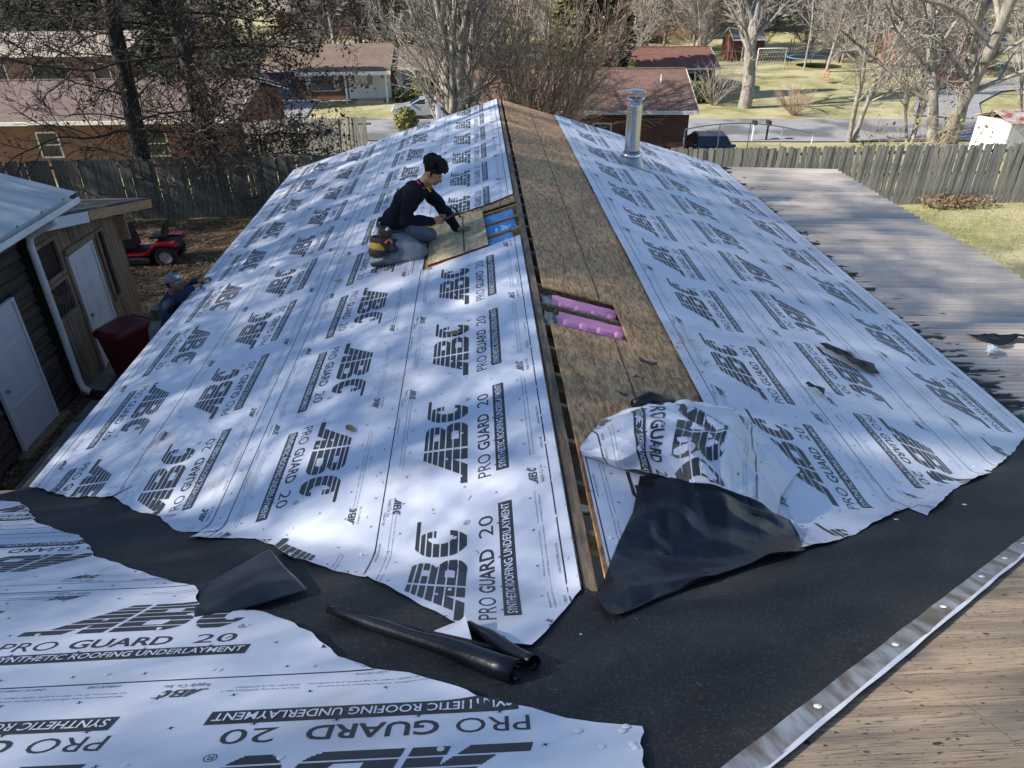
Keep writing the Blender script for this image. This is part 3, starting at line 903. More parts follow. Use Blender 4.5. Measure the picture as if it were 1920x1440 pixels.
# ------------------------------------------------------------------ sheets on the main slope
ME = [(-2.0, 0.40), (-1.3, 0.40), (-1.12, 0.41), (-1.09, 0.24), (-1.0, 0.09), (-0.94, -0.05), (-0.84, -0.16), (-0.72, -0.32), (-0.69, -0.43), (-0.58, -0.57), (-0.39, -0.71), (-0.19, -0.87), (-0.05, -1.07), (-0.02, -1.32), (0.27, -1.43), (0.39, -1.61), (0.59, -1.88), (0.9, -2.26), (1.32, -2.56), (1.7, -3.05), (2.39, -3.59), (2.51, -3.81), (2.9, -4.4)]
def main_sheet(t0, t1, off, label, orient, start, seed, amp=0.0032, shift=0.0):
    wv = waves(103, amp)
    xe = lambda t: interp(ME, t) + shift + ragged(t, seed, 0.014)
    def mapper(t, x, o=0.0):
        e = np.maximum(0.0, 1 - (xe(t) - x) / 0.14)
        return mainv(t, x, off + 0.007 + wv(t, x) + 0.012 * e * e * (0.5 + 0.5 * np.sin(t * 11 + seed)) + o)
    nt_ = int((t1 - t0) / 0.03); P = []
    for i in range(nt_ + 1):
        t = t0 + (t1 - t0) * i / nt_; b = xe(t); a = -5.2
        nx = 130
        kk = (np.arange(nx + 1) / nx) ** 1.35
        P.append(mapper(np.full(nx + 1, t), b + (a - b) * kk).tolist())
    m = MB(); m.grid(P)
    o = ob('underlayment_sheet', m, W['white_under'], None, label, 'roofing sheet', 'white printed underlayment on the near roof', smooth=True)
    if o.data.polygons[10].normal.z < 0: o.data.flip_normals()
    if orient > 0: to_uv = lambda p, q: (t0 + q, start + p)
    else: to_uv = lambda p, q: (t1 - q, start - p)
    inside = lambda t, x: np.minimum.reduce([xe(t) - x - 0.004, x + 5.1, t - t0 - 0.003, t1 - t - 0.003])
    lo, hi = (-5.2 - start, 0.6 - start) if orient > 0 else (start - 0.6, start + 5.2)
    print_on(o, mapper, inside, lo, hi, to_uv, lambda p: (start + orient * p) > -3.2)
    r = random.Random(seed)
    for ln in (t0 + 0.06, (t0 + t1) / 2, t1 - 0.06):
        x = xe(ln) - 0.1 - 0.2 * r.random()
        while x > -3.6:
            cap_nail(mapper(ln + r.uniform(-.02, .02), x, 0.001), NMv, o)
            x -= r.uniform(0.3, 0.5)
    return o
main_sheet(1.48, 2.62, 0.000, 'printed white sheet on the near roof, farthest course with curled left end', 1, -3.75, 33)
main_sheet(0.31, 1.56, 0.004, 'printed white sheet on the near roof, second course with upside-down lettering at far left', -1, -2.18, 32)
M1 = main_sheet(-0.84, 0.41, 0.008, 'printed white sheet on the near roof with upright lettering below the folded black corner', 1, -1.93, 31)
M0 = main_sheet(-1.83, -0.58, 0.012, 'printed white sheet at bottom edge, nearest course with large upside-down lettering', -1, 0.07, 30)
for (t, x) in ((-1.13, 0.385), (-1.15, 0.37), (-1.22, 0.385), (-1.24, 0.39), (-1.14, 0.24)):
    cap_nail(mainp(t, x, 0.024), NMv, M0, 1.1)

# ------------------------------------------------------------------ crumpled flap
def catmull(P, nu, nv):
    P = np.array(P, float)
    def cr(A, n):
        k = len(A); out = []
        for i in range(k - 1):
            p0 = A[max(i - 1, 0)]; p1 = A[i]; p2 = A[i + 1]; p3 = A[min(i + 2, k - 1)]
            for j in range(n if i < k - 2 else n + 1):
                t = j / n
                out.append(0.5 * ((2 * p1) + (-p0 + p2) * t + (2 * p0 - 5 * p1 + 4 * p2 - p3) * t * t + (-p0 + 3 * p1 - 3 * p2 + p3) * t ** 3))
        return np.array(out)
    Q = cr(P, nu)
    C = np.stack([cr(Q[i], nv) for i in range(len(Q))])
    # stiff sheet: blend with straight-edged facets so folds and corners stay sharp
    def ln(A, n):
        out = []
        for i in range(len(A) - 1):
            for j in range(n if i < len(A) - 2 else n + 1): out.append(A[i] + (A[i + 1] - A[i]) * (j / n))
        return np.array(out)
    L = ln(P, nu); L = np.stack([ln(L[i], nv) for i in range(len(L))])
    return 0.3 * C + 0.7 * L
FLAP_W = [
 [(0.55, 3.46, 3.70), (0.73, 3.79, 3.65), (1.05, 4.11, 3.57), (1.43, 4.28, 3.46), (1.75, 4.29, 3.39), (1.94, 4.21, 3.27), (2.07, 3.73, 3.22)],
 [(0.54, 3.42, 3.71), (0.77, 3.64, 3.73), (1.03, 3.77, 3.75), (1.35, 3.81, 3.71), (1.62, 3.90, 3.60), (1.79, 3.84, 3.40), (2.04, 3.69, 3.24)],
 [(0.54, 3.36, 3.73), (0.74, 3.32, 3.81), (0.94, 3.38, 3.84), (1.21, 3.45, 3.81), (1.53, 3.61, 3.70), (1.68, 3.50, 3.48), (2.01, 3.66, 3.25)],
 [(0.55, 3.36, 3.70), (0.75, 3.24, 3.76), (0.91, 3.25, 3.78), (1.12, 3.23, 3.82), (1.42, 3.38, 3.74), (1.61, 3.28, 3.53), (1.78, 3.35, 3.35)],
 [(0.62, 3.37, 3.66), (0.78, 3.30, 3.63), (0.96, 3.20, 3.67), (1.12, 3.08, 3.70), (1.34, 3.07, 3.65), (1.55, 3.10, 3.51), (1.66, 3.12, 3.40)]]
FLAP_B = [
 [(0.87, 3.26, 3.62), (0.98, 3.20, 3.66), (1.12, 3.08, 3.70), (1.32, 3.03, 3.64), (1.53, 3.04, 3.52), (1.72, 3.08, 3.40), (1.71, 2.93, 3.43)],
 [(0.76, 2.92, 3.64), (0.87, 2.88, 3.67), (1.04, 2.85, 3.65), (1.21, 2.84, 3.60), (1.43, 2.84, 3.53), (1.60, 2.85, 3.47), (1.65, 2.76, 3.48)],
 [(0.63, 2.65, 3.68), (0.76, 2.61, 3.67), (0.92, 2.61, 3.63), (1.10, 2.57, 3.63), (1.32, 2.63, 3.58), (1.48, 2.65, 3.57), (1.57, 2.68, 3.54)],
 [(0.53, 2.41, 3.71), (0.60, 2.24, 3.81), (0.79, 2.31, 3.75), (0.99, 2.38, 3.71), (1.22, 2.51, 3.63), (1.39, 2.61, 3.59), (1.53, 2.66, 3.55)],
 [(0.45, 2.20, 3.79), (0.49, 2.04, 3.86), (0.73, 2.21, 3.76), (0.96, 2.36, 3.69), (1.19, 2.50, 3.62), (1.40, 2.62, 3.56), (1.55, 2.71, 3.51)]]
def crumple(G, amp, sc, seed):
    """sharp creases: triangle waves along random directions, strongest away from the edges"""
    out = G.copy(); rr = random.Random(seed * 13)
    dirs = []
    for k in range(7):
        a = rr.uniform(0, pi); dirs.append((cos(a), sin(a), rr.uniform(0.6, 2.2) * sc / 2, rr.random(), rr.uniform(0.3, 1.0)))
    for i in range(G.shape[0]):
        for j in range(G.shape[1]):
            x, y, z = G[i, j]
            ed = min(1.0, 0.45 + min(i, j, G.shape[0] - 1 - i, G.shape[1] - 1 - j) / 8)
            h_ = 0.0
            for (cx_, cy_, fr, ph, w_) in dirs:
                u = (cx_ * x + cy_ * y) * fr + ph + 0.35 * mnoise.noise(Vector((x * 2.2, y * 2.2, seed)))
                h_ += w_ * (abs((u % 1.0) - 0.5) * 2 - 0.5) * max(0.0, 0.5 + mnoise.noise(Vector((x * 3 + fr * 9, y * 3, seed + ph * 7))))
            out[i, j, 2] += amp * h_ * ed
    # never below the roof
    for i in range(G.shape[0]):
        for j in range(G.shape[1]):
            x, y, z = out[i, j]
            zr = max(ZR - abs(x - XR) * PW, zmain(y)) + 0.028
            out[i, j, 2] = max(z, zr)
    return out
def grid_sampler(G):
    nu, nv = G.shape[0] - 1, G.shape[1] - 1
    du = np.gradient(G, axis=0); dv = np.gradient(G, axis=1)
    N = np.cross(du, dv); N /= (np.linalg.norm(N, axis=2, keepdims=True) + 1e-9)
    if N[..., 2].mean() < 0: N = -N
    def f(a, b, off=0.0):
        a = np.clip(a, 0, 1) * nu; b = np.clip(b, 0, 1) * nv
        i = np.minimum(a.astype(int), nu - 1); j = np.minimum(b.astype(int), nv - 1); fa = (a - i)[:, None]; fb = (b - j)[:, None]
        def bl(A): return (A[i, j] * (1 - fa) * (1 - fb) + A[i + 1, j] * fa * (1 - fb) + A[i, j + 1] * (1 - fa) * fb + A[i + 1, j + 1] * fa * fb)
        return bl(G) + bl(N) * off
    return f
flap = thing('crumpled_flap', (1.2, 3.2, 3.5), label='crumpled underlayment flap folded back, white print above and black underside below', cat='roofing sheet')
Gw = crumple(catmull(FLAP_W, 22, 18), 0.050, 5.0, 3)
Gb = crumple(catmull(FLAP_B, 22, 18), 0.034, 4.6, 9)
def child_grid(name, G, mats, parent, smooth=True, thick=0.0):
    m = MB(); m.grid([[tuple(p) for p in r] for r in G])
    o = ob(name, m, mats, None, smooth=smooth)
    o.modifiers.new('crease', 'EDGE_SPLIT').split_angle = 0.35
    o.parent = parent; o.matrix_parent_inverse = Matrix.Translation(Vector(parent.location) * -1)
    if thick:
        so = o.modifiers.new('thick', 'SOLIDIFY'); so.thickness = thick
    return o
wf = child_grid('white_face', Gw, W['white_under'], flap, thick=0.002)
child_grid('black_underside', Gb, W['black_under'], flap, thick=0.002)
smp = grid_sampler(Gw)
# print on the white face: reads from the far side towards the viewer
fu, fw_ = 1.02, 1.45
def flap_map(a, b, o=0.0): return smp(a / fu, b / fw_, o + 0.003)
pr = print_on(wf, flap_map, lambda a, b: np.minimum.reduce([a - 0.01, fu - 0.01 - a, b - 0.01, fw_ - 0.01 - b]), -0.4, 1.5, lambda p, q: (p + 0.20, q + 0.02), None)
# dark roll of sheet peeping out behind the crest
m = MB(); m.tube([(0.98, 4.02, 3.62), (1.10, 4.10, 3.62), (1.28, 4.10, 3.58)], [0.03, 0.045, 0.02], 12); ob('rolled_edge', m, W['black_under'], flap, smooth=True).matrix_parent_inverse = Matrix.Translation(Vector(flap.location) * -1)

# folded black corner on the left
CORNER = [
 [(-1.42, 2.55, 3.58), (-1.36, 2.70, 3.53), (-1.29, 2.84, 3.48), (-1.23, 3.04, 3.38)],
 [(-1.37, 2.43, 3.65), (-1.25, 2.49, 3.67), (-1.15, 2.61, 3.63), (-1.06, 2.73, 3.55)],
 [(-1.33, 2.32, 3.71), (-1.19, 2.35, 3.74), (-1.06, 2.44, 3.72), (-0.94, 2.56, 3.62)],
 [(-1.29, 2.22, 3.75), (-1.18, 2.26, 3.74), (-1.05, 2.29, 3.74), (-0.86, 2.44, 3.67)]]
cg = crumple(catmull(CORNER, 10, 10), 0.008, 3, 4)
m = MB(); m.grid([[tuple(p) for p in r] for r in cg])
o = ob('folded_corner', m, W['black_under'], None, 'black underside of a folded sheet corner over the left valley', 'roofing sheet', smooth=True)
o.modifiers.new('thick', 'SOLIDIFY').thickness = 0.002

# scroll of rolled-up sheet lying in the valley
roll = thing('rolled_sheet', (-0.3, 1.9, 3.9), label='black scroll of rolled-up underlayment lying across the membrane', cat='roofing sheet')
def scroll(name, a, b, r0, r1, turns, n=60, w0=0.0, mat_=None, par=None, tap=0.55):
    a = Vector(a); b = Vector(b); d = (b - a).normalized(); up = Vector((0, SM, CM)); s = d.cross(up).normalized(); u = s.cross(d)
    P = []
    for i in range(n + 1):
        f = i / n; r = r0 + (r1 - r0) * f
        row = []
        for k in range(13):
            g = k / 12; th = turns * 2 * pi * f + w0 + 1.1 * g; rr = r * (tap + (1 - tap) * g) * (1 + 0.13 * mnoise.noise(Vector((g * 5, th * 0.5, r0 * 50)))) + 0.004 * sin(g * 9 + th * 0.5)
            row.append(a + (b - a) * g + (s * cos(th) + u * sin(th)) * rr)
        P.append(row)
    m = MB(); m.grid(P); o = ob(name, m, mat_, None, smooth=True)
    o.parent = par; o.matrix_parent_inverse = Matrix.Translation(Vector(par.location) * -1)
    o.modifiers.new('thick', 'SOLIDIFY').thickness = 0.002
    return o
up = NMv
scroll('main_scroll', Vector((-0.705, 2.20, zmain(2.20))) + up * 0.036, Vector((0.075, 1.60, zmain(1.60))) + up * 0.042, 0.022, 0.046, 2.1, 80, 0.4, W['black_under'], roll, 0.5)
scroll('second_scroll', Vector((-0.10, 1.99, zmain(1.99))) + up * 0.034, Vector((0.135, 1.665, zmain(1.665))) + up * 0.036, 0.016, 0.036, 1.4, 50, 1.2, W['black_under'], roll, 0.75)
m = MB()
P = []
for i in range(9):
    u = i / 8
    base = Vector((-0.235 + 0.15 * u, 1.935 - 0.085 * u, 0)); tip = Vector((-0.118, 2.035, 0))
    row = []
    for j in range(7):
        f = j / 6; q = base.lerp(tip, f * (0.86 + 0.14 * u)); row.append((q.x, q.y, zmain(q.y) + 0.062 + 0.030 * sin(f * 1.6) * (0.3 + 0.7 * u) - 0.012 * f * (1 - u)))
    P.append(row)
m.grid(P); o = ob('white_corner', m, W['white_under'], None, smooth=True); o.parent = roll; o.matrix_parent_inverse = Matrix.Translation(Vector(roll.location) * -1)

# loose black scraps on the right slope and left slope
W['scrap_black'] = mat('scrap_black', (0.010, 0.012, 0.017), (0.006, 0.007, 0.010), scale=9, rough=0.55, spec=0.25)
def scrap(name, pts, nu, nv, label, m_=None, amp=0.02, seed=1, side=1, cat='scrap', zf=None):
    """four plan corners draped on the roof, crinkled"""
    (x0, y0), (x1, y1), (x2, y2), (x3, y3) = pts
    P = []
    for i in range(nu + 1):
        a = i / nu; row = []
        for j in range(nv + 1):
            b = j / nv
            wob = 0.25 * sin(a * 7 + seed)
            bb = b + 0.25 * wob * (0.5 - abs(b - .5))
            x = (x0 * (1 - a) + x1 * a) * (1 - bb) + (x3 * (1 - a) + x2 * a) * bb
            y = (y0 * (1 - a) + y1 * a) * (1 - bb) + (y3 * (1 - a) + y2 * a) * bb
            x += 0.05 * amp / 0.03 * sin(a * 6 + seed) * (b - 0.5); y += 0.05 * amp / 0.03 * cos(a * 8 + seed * 2) * (0.3 + 0.7 * b)
            z = (zf(x, y) if zf else ZR - abs(x - XR) * PW) + 0.028 + amp * (0.9 + 1.6 * abs(mnoise.noise(Vector((x * 7, y * 7, seed))))) * (0.35 + 0.65 * abs(sin(a * 5.3 + b * 2.0)))
            row.append((x, y, z))
        P.append(row)
    m = MB(); m.grid(P)
    o = ob(name, m, m_ or W['scrap_black'], None, label, cat, smooth=True)
    o.modifiers.new('thick', 'SOLIDIFY').thickness = 0.003
    return o
scrap('sheet_scrap', [(3.33, 6.20), (3.80, 5.93), (3.72, 5.70), (3.28, 6.08)], 16, 8, 'long twisted black scrap lying on the right slope print', seed=2, amp=0.03)
scrap('sheet_scrap', [(2.70, 5.16), (2.86, 5.10), (2.84, 4.98), (2.72, 5.08)], 8, 6, 'small black torn scrap near the right slope lap line', seed=5)
scrap('sheet_scrap', [(3.93, 8.72), (4.05, 8.70), (4.03, 8.62), (3.93, 8.64)], 6, 4, 'tiny black scrap halfway up the right slope', seed=7)
scrap('sheet_scrap', [(-2.95, 12.62), (-2.42, 13.1), (-2.25, 13.25), (-2.75, 12.75)], 14, 5, 'thin dark scrap on the far left slope behind the roofer', seed=8, amp=0.012)
W['shingle_bit'] = mat('shingle_bit', (0.03, 0.03, 0.032), (0.12, 0.11, 0.1), scale=40, rough=0.95)
W['orange'] = mat('orange_paint', (0.75, 0.16, 0.06), rough=0.6)
for (x, y, sx, lb) in ((1.255, 4.80, 0.075, 'dark mossy shingle crumb, largest on the bare ridge wood'), (1.122, 4.515, 0.04, 'small orange-tipped crumb on the bare ridge wood'), (0.946, 4.203, 0.035, 'tiny dark crumb with orange side close to the flap')):
    scrap('shingle_crumb', [(x - sx, y + sx * .5), (x + sx, y + sx * .3), (x + sx, y - sx * .3), (x - sx * .8, y - sx * .5)], 6, 4, lb, W['shingle_bit'], 0.012, int(x * 10), cat='debris')
# new board being fitted
bd = thing('new_osb_board', (XR - 0.75, 7.85, 3.45), label='fresh pale wood board with red edge under the roofer\'s hands', cat='board')
def wl_(s, y, o): return Vector((XR - s * CA, y, ZR - s * SA)) + NLv * o
m = MB(); q = []
for o_ in (0.010, 0.024):
    for (s, y) in ((0.40, 7.23), (1.075, 7.19), (1.115, 8.50), (0.455, 8.47)): q.append(wl_(s, y, o_))
m.hexa(q)
o = ob('panel', m, W['osb_new'], None); o.parent = bd; o.matrix_parent_inverse = Matrix.Translation(Vector(bd.location) * -1)
m = MB(); m.bar(wl_(0.40, 7.222, 0.0145), wl_(1.075, 7.182, 0.0145), 0.006, 0.016, NLv)
o = ob('painted_edge', m, W['edge_red'], None); o.parent = bd; o.matrix_parent_inverse = Matrix.Translation(Vector(bd.location) * -1)
W['blueline'] = mat('snapped_line', (0.06, 0.08, 0.11), rough=0.9)
m = MB()
def lnseg(s0, y0, s1, y1, w):
    a = wl_(s0, y0, 0.027); b = wl_(s1, y1, 0.027); d = (b - a).normalized(); n = d.cross(NLv) * w / 2
    m.add([a - n, a + n, b + n, b - n], [(0, 1, 2, 3)])
lnseg(0.665, 7.225, 0.70, 8.47, 0.016)
for k in range(4):
    y = 7.45 + 0.27 * k; lnseg(0.43, y, 1.08, y - 0.02, 0.004)
o = ob('snapped_line', m, W['blueline'], None); o.parent = bd; o.matrix_parent_inverse = Matrix.Translation(Vector(bd.location) * -1)

# ------------------------------------------------------------------ bits lying about
def leaf_on(x, y, label, sz=0.05, a=0.4, name='fallen_leaf', m_=None, cat='leaf'):
    z = max(ZR - abs(x - XR) * PW, zmain(y)) + 0.034
    P = []
    for i in range(7):
        u = -1 + i / 3; w_ = 0.55 * (1 - u * u) ** 0.6 + 0.02
        P.append([(x + sz * (u * cos(a) - v * w_ * sin(a)), y + sz * (u * sin(a) + v * w_ * cos(a)), z + sz * (0.18 * abs(v) + 0.12 * u * u + 0.05 * sin(u * 5))) for v in (-1, 0, 1)])
    m = MB(); m.grid(P); o = ob(name, m, m_ or W['leaf_tan'], None, label, cat, smooth=True)
    return o
W['leaf_tan'] = mat('leaf_tan', (0.36, 0.22, 0.11), (0.24, 0.14, 0.07), scale=20, rough=0.8)
leaf_on(-1.60, 7.55, 'curled brown leaf on the sheet left of the roofer\'s feet', 0.045, 0.5)
leaf_on(-0.98, 4.32, 'curled brown leaf on the left slope lettering nearest the viewer', 0.05, 2.2)
leaf_on(-0.25, 5.35, 'pair of curled brown leaves on the logo left of the pink trays', 0.06, 0.2)
W['chip'] = mat('wood_chip', (0.55, 0.36, 0.18), (0.35, 0.20, 0.10), scale=9, rough=0.9)
rc_ = random.Random(31); m = MB()
for i in range(150):
    if i < 95: s_ = 0.80 + abs(rc_.gauss(0, 0.35)); y = 5.15 + rc_.gauss(0, 0.30); sd_ = 1
    else: s_ = rc_.uniform(0.1, 1.1); y = rc_.uniform(3.9, 9); sd_ = 1
    c = wing(sd_, s_, y, 0.004 if s_ < 1.17 else 0.03); a = rc_.uniform(0, 3.14); L_ = rc_.uniform(0.008, 0.03); w_ = rc_.uniform(0.002, 0.006)
    d = Vector((cos(a), sin(a), -sd_ * PW * cos(a))) * L_; e = Vector((-sin(a), cos(a), sd_ * PW * sin(a))) * w_
    m.add([c - d - e, c + d - e, c + d + e + NRv * 0.004, c - d + e + NRv * 0.003], [(0, 1, 2, 3)])
ob('wood_chips', m, W['chip'], None, 'splinters and wood chips strewn around the opening with pink trays', 'debris', kind='stuff', fix=False)
W['twigm'] = mat('twig', (0.10, 0.075, 0.055), rough=0.9)
m = MB()
for i in range(70):
    x = rc_.uniform(-1.2, 4.2); y = rc_.uniform(1.3, 5.0)
    z = max(ZR - abs(x - XR) * PW, zmain(y)) + 0.026; a = rc_.uniform(0, 6.28); L_ = rc_.uniform(0.01, 0.04)
    m.tube([(x, y, z), (x + L_ * cos(a), y + L_ * sin(a), max(ZR - abs(x + L_ * cos(a) - XR) * PW, zmain(y + L_ * sin(a))) + 0.026), ], 0.0016, 4)
ob('roof_grit', m, W['twigm'], None, 'tiny twigs and grit scattered over the membrane and sheets', 'debris', kind='stuff', fix=False)
# ------------------------------------------------------------------ terrain
def zg(x, y):
    """ground height; the yard is level, the lot falls to the street and the far side climbs"""
    z = np.interp(y, [-50, 12, 22, 29, 34, 46, 66, 110, 170, 260, 400], [0, 0, -0.65, -1.15, -2.4, -4.2, -4.3, -3.4, 2.2, 18.2, 40])
    if y > 66:
        z += 1.3 * mnoise.noise(Vector((x * 0.02, y * 0.02, 0))) * min(1, (y - 66) / 40)
    return float(z)
def ground_mat():
    m = bpy.data.materials.new('lawn_and_leaf_litter'); m.use_nodes = True
    nt = m.node_tree; n = nt.nodes; l = nt.links; b = n['Principled BSDF']
    b.inputs['Roughness'].default_value = 0.95; b.inputs['Specular IOR Level'].default_value = 0.1
    tc = n.new('ShaderNodeTexCoord')
    def noise(sc, det=6, vec=None, dist=0.0):
        q = n.new('ShaderNodeTexNoise'); q.inputs['Scale'].default_value = sc; q.inputs['Detail'].default_value = det; q.inputs['Distortion'].default_value = dist
        l.new(vec or tc.outputs['Object'], q.inputs['Vector']); return q.outputs['Fac']
    def ramp(fac, stops):
        r = n.new('ShaderNodeValToRGB'); e = r.color_ramp.elements
        e[0].position, e[0].color = stops[0][0], (*stops[0][1], 1); e[1].position, e[1].color = stops[-1][0], (*stops[-1][1], 1)
        for p, c in stops[1:-1]: e.new(p).color = (*c, 1)
        l.new(fac, r.inputs['Fac']); return r.outputs['Color']
    def mix(f, a, c):
        q = n.new('ShaderNodeMix'); q.data_type = 'RGBA'; l.new(f, q.inputs['Factor']); l.new(a, q.inputs['A']); l.new(c, q.inputs['B']); return q.outputs['Result']
    def maprange(f, a, b_, c=0.0, d=1.0):
        q = n.new('ShaderNodeMapRange'); q.inputs['From Min'].default_value = a; q.inputs['From Max'].default_value = b_
        q.inputs['To Min'].default_value = c; q.inputs['To Max'].default_value = d; l.new(f, q.inputs['Value']); return q.outputs['Result']
    patch = noise(0.35, 7); fine = noise(9, 8)
    ad = n.new('ShaderNodeMath'); ad.operation = 'MULTIPLY_ADD'; ad.inputs[1].default_value = 0.55; l.new(fine, ad.inputs[0]); l.new(patch, ad.inputs[2])
    grass = ramp(ad.outputs[0], [(0.56, (0.17, 0.185, 0.07)), (0.70, (0.30, 0.285, 0.135)), (0.88, (0.46, 0.41, 0.25))])
    leaf = ramp(noise(14, 9, dist=1.5), [(0.34, (0.035, 0.024, 0.016)), (0.5, (0.10, 0.068, 0.042)), (0.66, (0.24, 0.165, 0.10))])
    sx = n.new('ShaderNodeSeparateXYZ'); l.new(tc.outputs['Object'], sx.inputs['Vector'])
    # leaf litter lies in the yard left of the wing
    wob = maprange(noise(0.5), 0, 1, -2.5, 2.5)
    a1 = n.new('ShaderNodeMath'); l.new(sx.outputs['X'], a1.inputs[0]); l.new(wob, a1.inputs[1])
    lx = maprange(a1.outputs[0], 1.5, -1.0)
    ly = maprange(sx.outputs['Y'], 23.0, 21.5)
    mm = n.new('ShaderNodeMath'); mm.operation = 'MULTIPLY'; l.new(lx, mm.inputs[0]); l.new(ly, mm.inputs[1])
    c = mix(mm.outputs[0], grass, leaf)
    l.new(c, b.inputs['Base Color'])
    bp = n.new('ShaderNodeBump'); bp.inputs['Strength'].default_value = 0.9; bp.inputs['Distance'].default_value = 0.05
    l.new(noise(22, 8), bp.inputs['Height']); l.new(bp.outputs['Normal'], b.inputs['Normal'])
    return m
W['ground'] = ground_mat()
xs = sorted(set([-400, -250, -150, -110] + list(np.arange(-80, 81, 4.0)) + [110, 150, 250, 400]))
ysg = sorted(set([-120, -60, -30, -15] + list(np.arange(-8, 70, 2.0)) + list(np.arange(70, 270, 6.0)) + [280, 320, 400]))
m = MB(); m.grid([[(x, y, zg(x, y) + (0.05 * mnoise.noise(Vector((x * .3, y * .3, 1))) if y > 24 else 0)) for x in xs] for y in ysg])
ob('ground', m, W['ground'], kind='structure', smooth=True)
W['asphalt'] = mat('asphalt', (0.29, 0.29, 0.30), (0.24, 0.24, 0.25), scale=1.2, rough=0.9, bump=0.3, bscale=80, c3=(0.12, 0.12, 0.125), s3=0.25, t3=(0.5, 0.6))
def road_y(x): return 49.3 - 0.105 * (x + 7)
m = MB(); P = []
for x in np.arange(-90, 121, 3.0):
    yc = road_y(x)
    P.append([(x, yc + w_, zg(x, yc + w_) + 0.07) for w_ in (0.0, 2.0, 4.0, 6.0, 7.6)])
m.grid(P); ob('road', m, W['asphalt'], kind='structure')
W['driveway'] = mat('driveway_pale', (0.30, 0.30, 0.30), (0.24, 0.24, 0.25), scale=1.5, rough=0.9, bump=0.2, bscale=60)
def strip(pts, w_, name, m_, off=0.06):
    P = []
    for i, (x, y) in enumerate(pts):
        a = pts[max(i - 1, 0)]; b_ = pts[min(i + 1, len(pts) - 1)]
        d = Vector((b_[0] - a[0], b_[1] - a[1])).normalized(); nx, ny = -d.y, d.x
        P.append([(x + nx * k * w_, y + ny * k * w_, zg(x + nx * k * w_, y + ny * k * w_) + off) for k in (-0.5, -0.2, 0.2, 0.5)])
    m = MB(); m.grid(P); return ob(name, m, m_, kind='structure')
strip([(11.2, 30), (11.8, 36), (13, 42), (14.5, 47.3)], 3.2, 'driveway', W['driveway'], 0.085)
strip([(34, 53.2), (38, 60), (44, 66), (56, 70)], 4.5, 'driveway', W['driveway'], 0.10)
strip([(-15.5, 57.8), (-15.8, 62), (-16, 66)], 5.0, 'driveway', W['driveway'], 0.10)
W['concrete'] = mat('concrete_path', (0.26, 0.25, 0.24), (0.18, 0.175, 0.165), scale=3, rough=0.95, bump=0.3)
m = MB(); m.box(-6.45, -4.9, 5.0, 10.3, -0.05, 0.03); ob('path', m, W['concrete'], kind='structure')
# fallen leaves in the yard
W['deadleaf'] = mat('dead_leaf', (0.24, 0.16, 0.095), (0.11, 0.07, 0.042), scale=1.7, rough=0.9)
rl = random.Random(77); m = MB()
for i in range(5200):
    x = rl.uniform(-14, -3.7); y = rl.uniform(6, 22) if i % 3 else rl.uniform(13, 18)
    if x > -4.2 and y > 5: continue
    s_ = rl.uniform(0.035, 0.075); a = rl.uniform(0, 6.28); tl = rl.uniform(-0.5, 0.5); z = zg(x, y) + 0.015 + rl.random() * 0.02
    ca_, sa_ = cos(a), sin(a)
    q = [(-s_, 0, 0), (-0.2 * s_, -0.5 * s_, 0.4 * tl * s_), (s_, 0, tl * s_), (-0.1 * s_, 0.5 * s_, 0.5 * s_ * rl.random())]
    m.add([(x + p[0] * ca_ - p[1] * sa_, y + p[0] * sa_ + p[1] * ca_, z + abs(p[2])) for p in q], [(0, 1, 2, 3)])
ob('leaf_litter', m, W['deadleaf'], label='brown fallen leaves scattered over the yard left of the house', cat='leaves', kind='stuff', fix=False)
W['grassblade'] = mat('grass_blade', (0.32, 0.29, 0.11), (0.17, 0.18, 0.05), scale=0.9, rough=0.9)
m = MB()
for i in range(15000):
    x = rl.uniform(7.4, 17); y = rl.uniform(8, 21.9)
    z = zg(x, y); a = rl.uniform(0, 6.28); hh = rl.uniform(0.03, 0.085); w_ = 0.008
    m.add([(x - w_ * cos(a), y - w_ * sin(a), z), (x + w_ * cos(a), y + w_ * sin(a), z), (x + rl.uniform(-.04, .04), y + rl.uniform(-.04, .04), z + hh)], [(0, 1, 2)])
ob('grass', m, W['grassblade'], label='short winter grass of the sunny yard right of the patio roof', cat='grass', kind='stuff', fix=False)
# ------------------------------------------------------------------ board fences
W['fence_wood'] = mat('fence_wood', (0.255, 0.245, 0.22), (0.125, 0.122, 0.112), scale=7, stretch=(5, 5, 0.5), rough=0.95, bump=0.4, c3=(0.05, 0.06, 0.045), s3=1.6, t3=(0.5, 0.72))
W['fence_wood_b'] = mat('fence_wood_b', (0.31, 0.295, 0.26), (0.165, 0.16, 0.14), scale=7, stretch=(5, 5, 0.5), rough=0.95, bump=0.4, c3=(0.07, 0.075, 0.05), s3=1.9, t3=(0.5, 0.7))
W['rail_wood'] = mat('rail_wood', (0.15, 0.14, 0.12), (0.08, 0.075, 0.065), scale=5, stretch=(0.6, 5, 5), rough=0.95)
PICK = []
W['fence_damp'] = mat('fence_wood_damp', (0.105, 0.108, 0.10), (0.05, 0.052, 0.05), scale=7, stretch=(5, 5, 0.5), rough=0.95, bump=0.4, c3=(0.03, 0.038, 0.028), s3=1.6, t3=(0.5, 0.72))  # left run: its deep shade is put into darker copies of the wood colour
W['fence_shaded_b'] = mat('fence_wood_shaded_b', (0.135, 0.13, 0.115), (0.07, 0.068, 0.06), scale=7, stretch=(5, 5, 0.5), rough=0.95, bump=0.4, c3=(0.04, 0.043, 0.03), s3=1.9, t3=(0.5, 0.7))
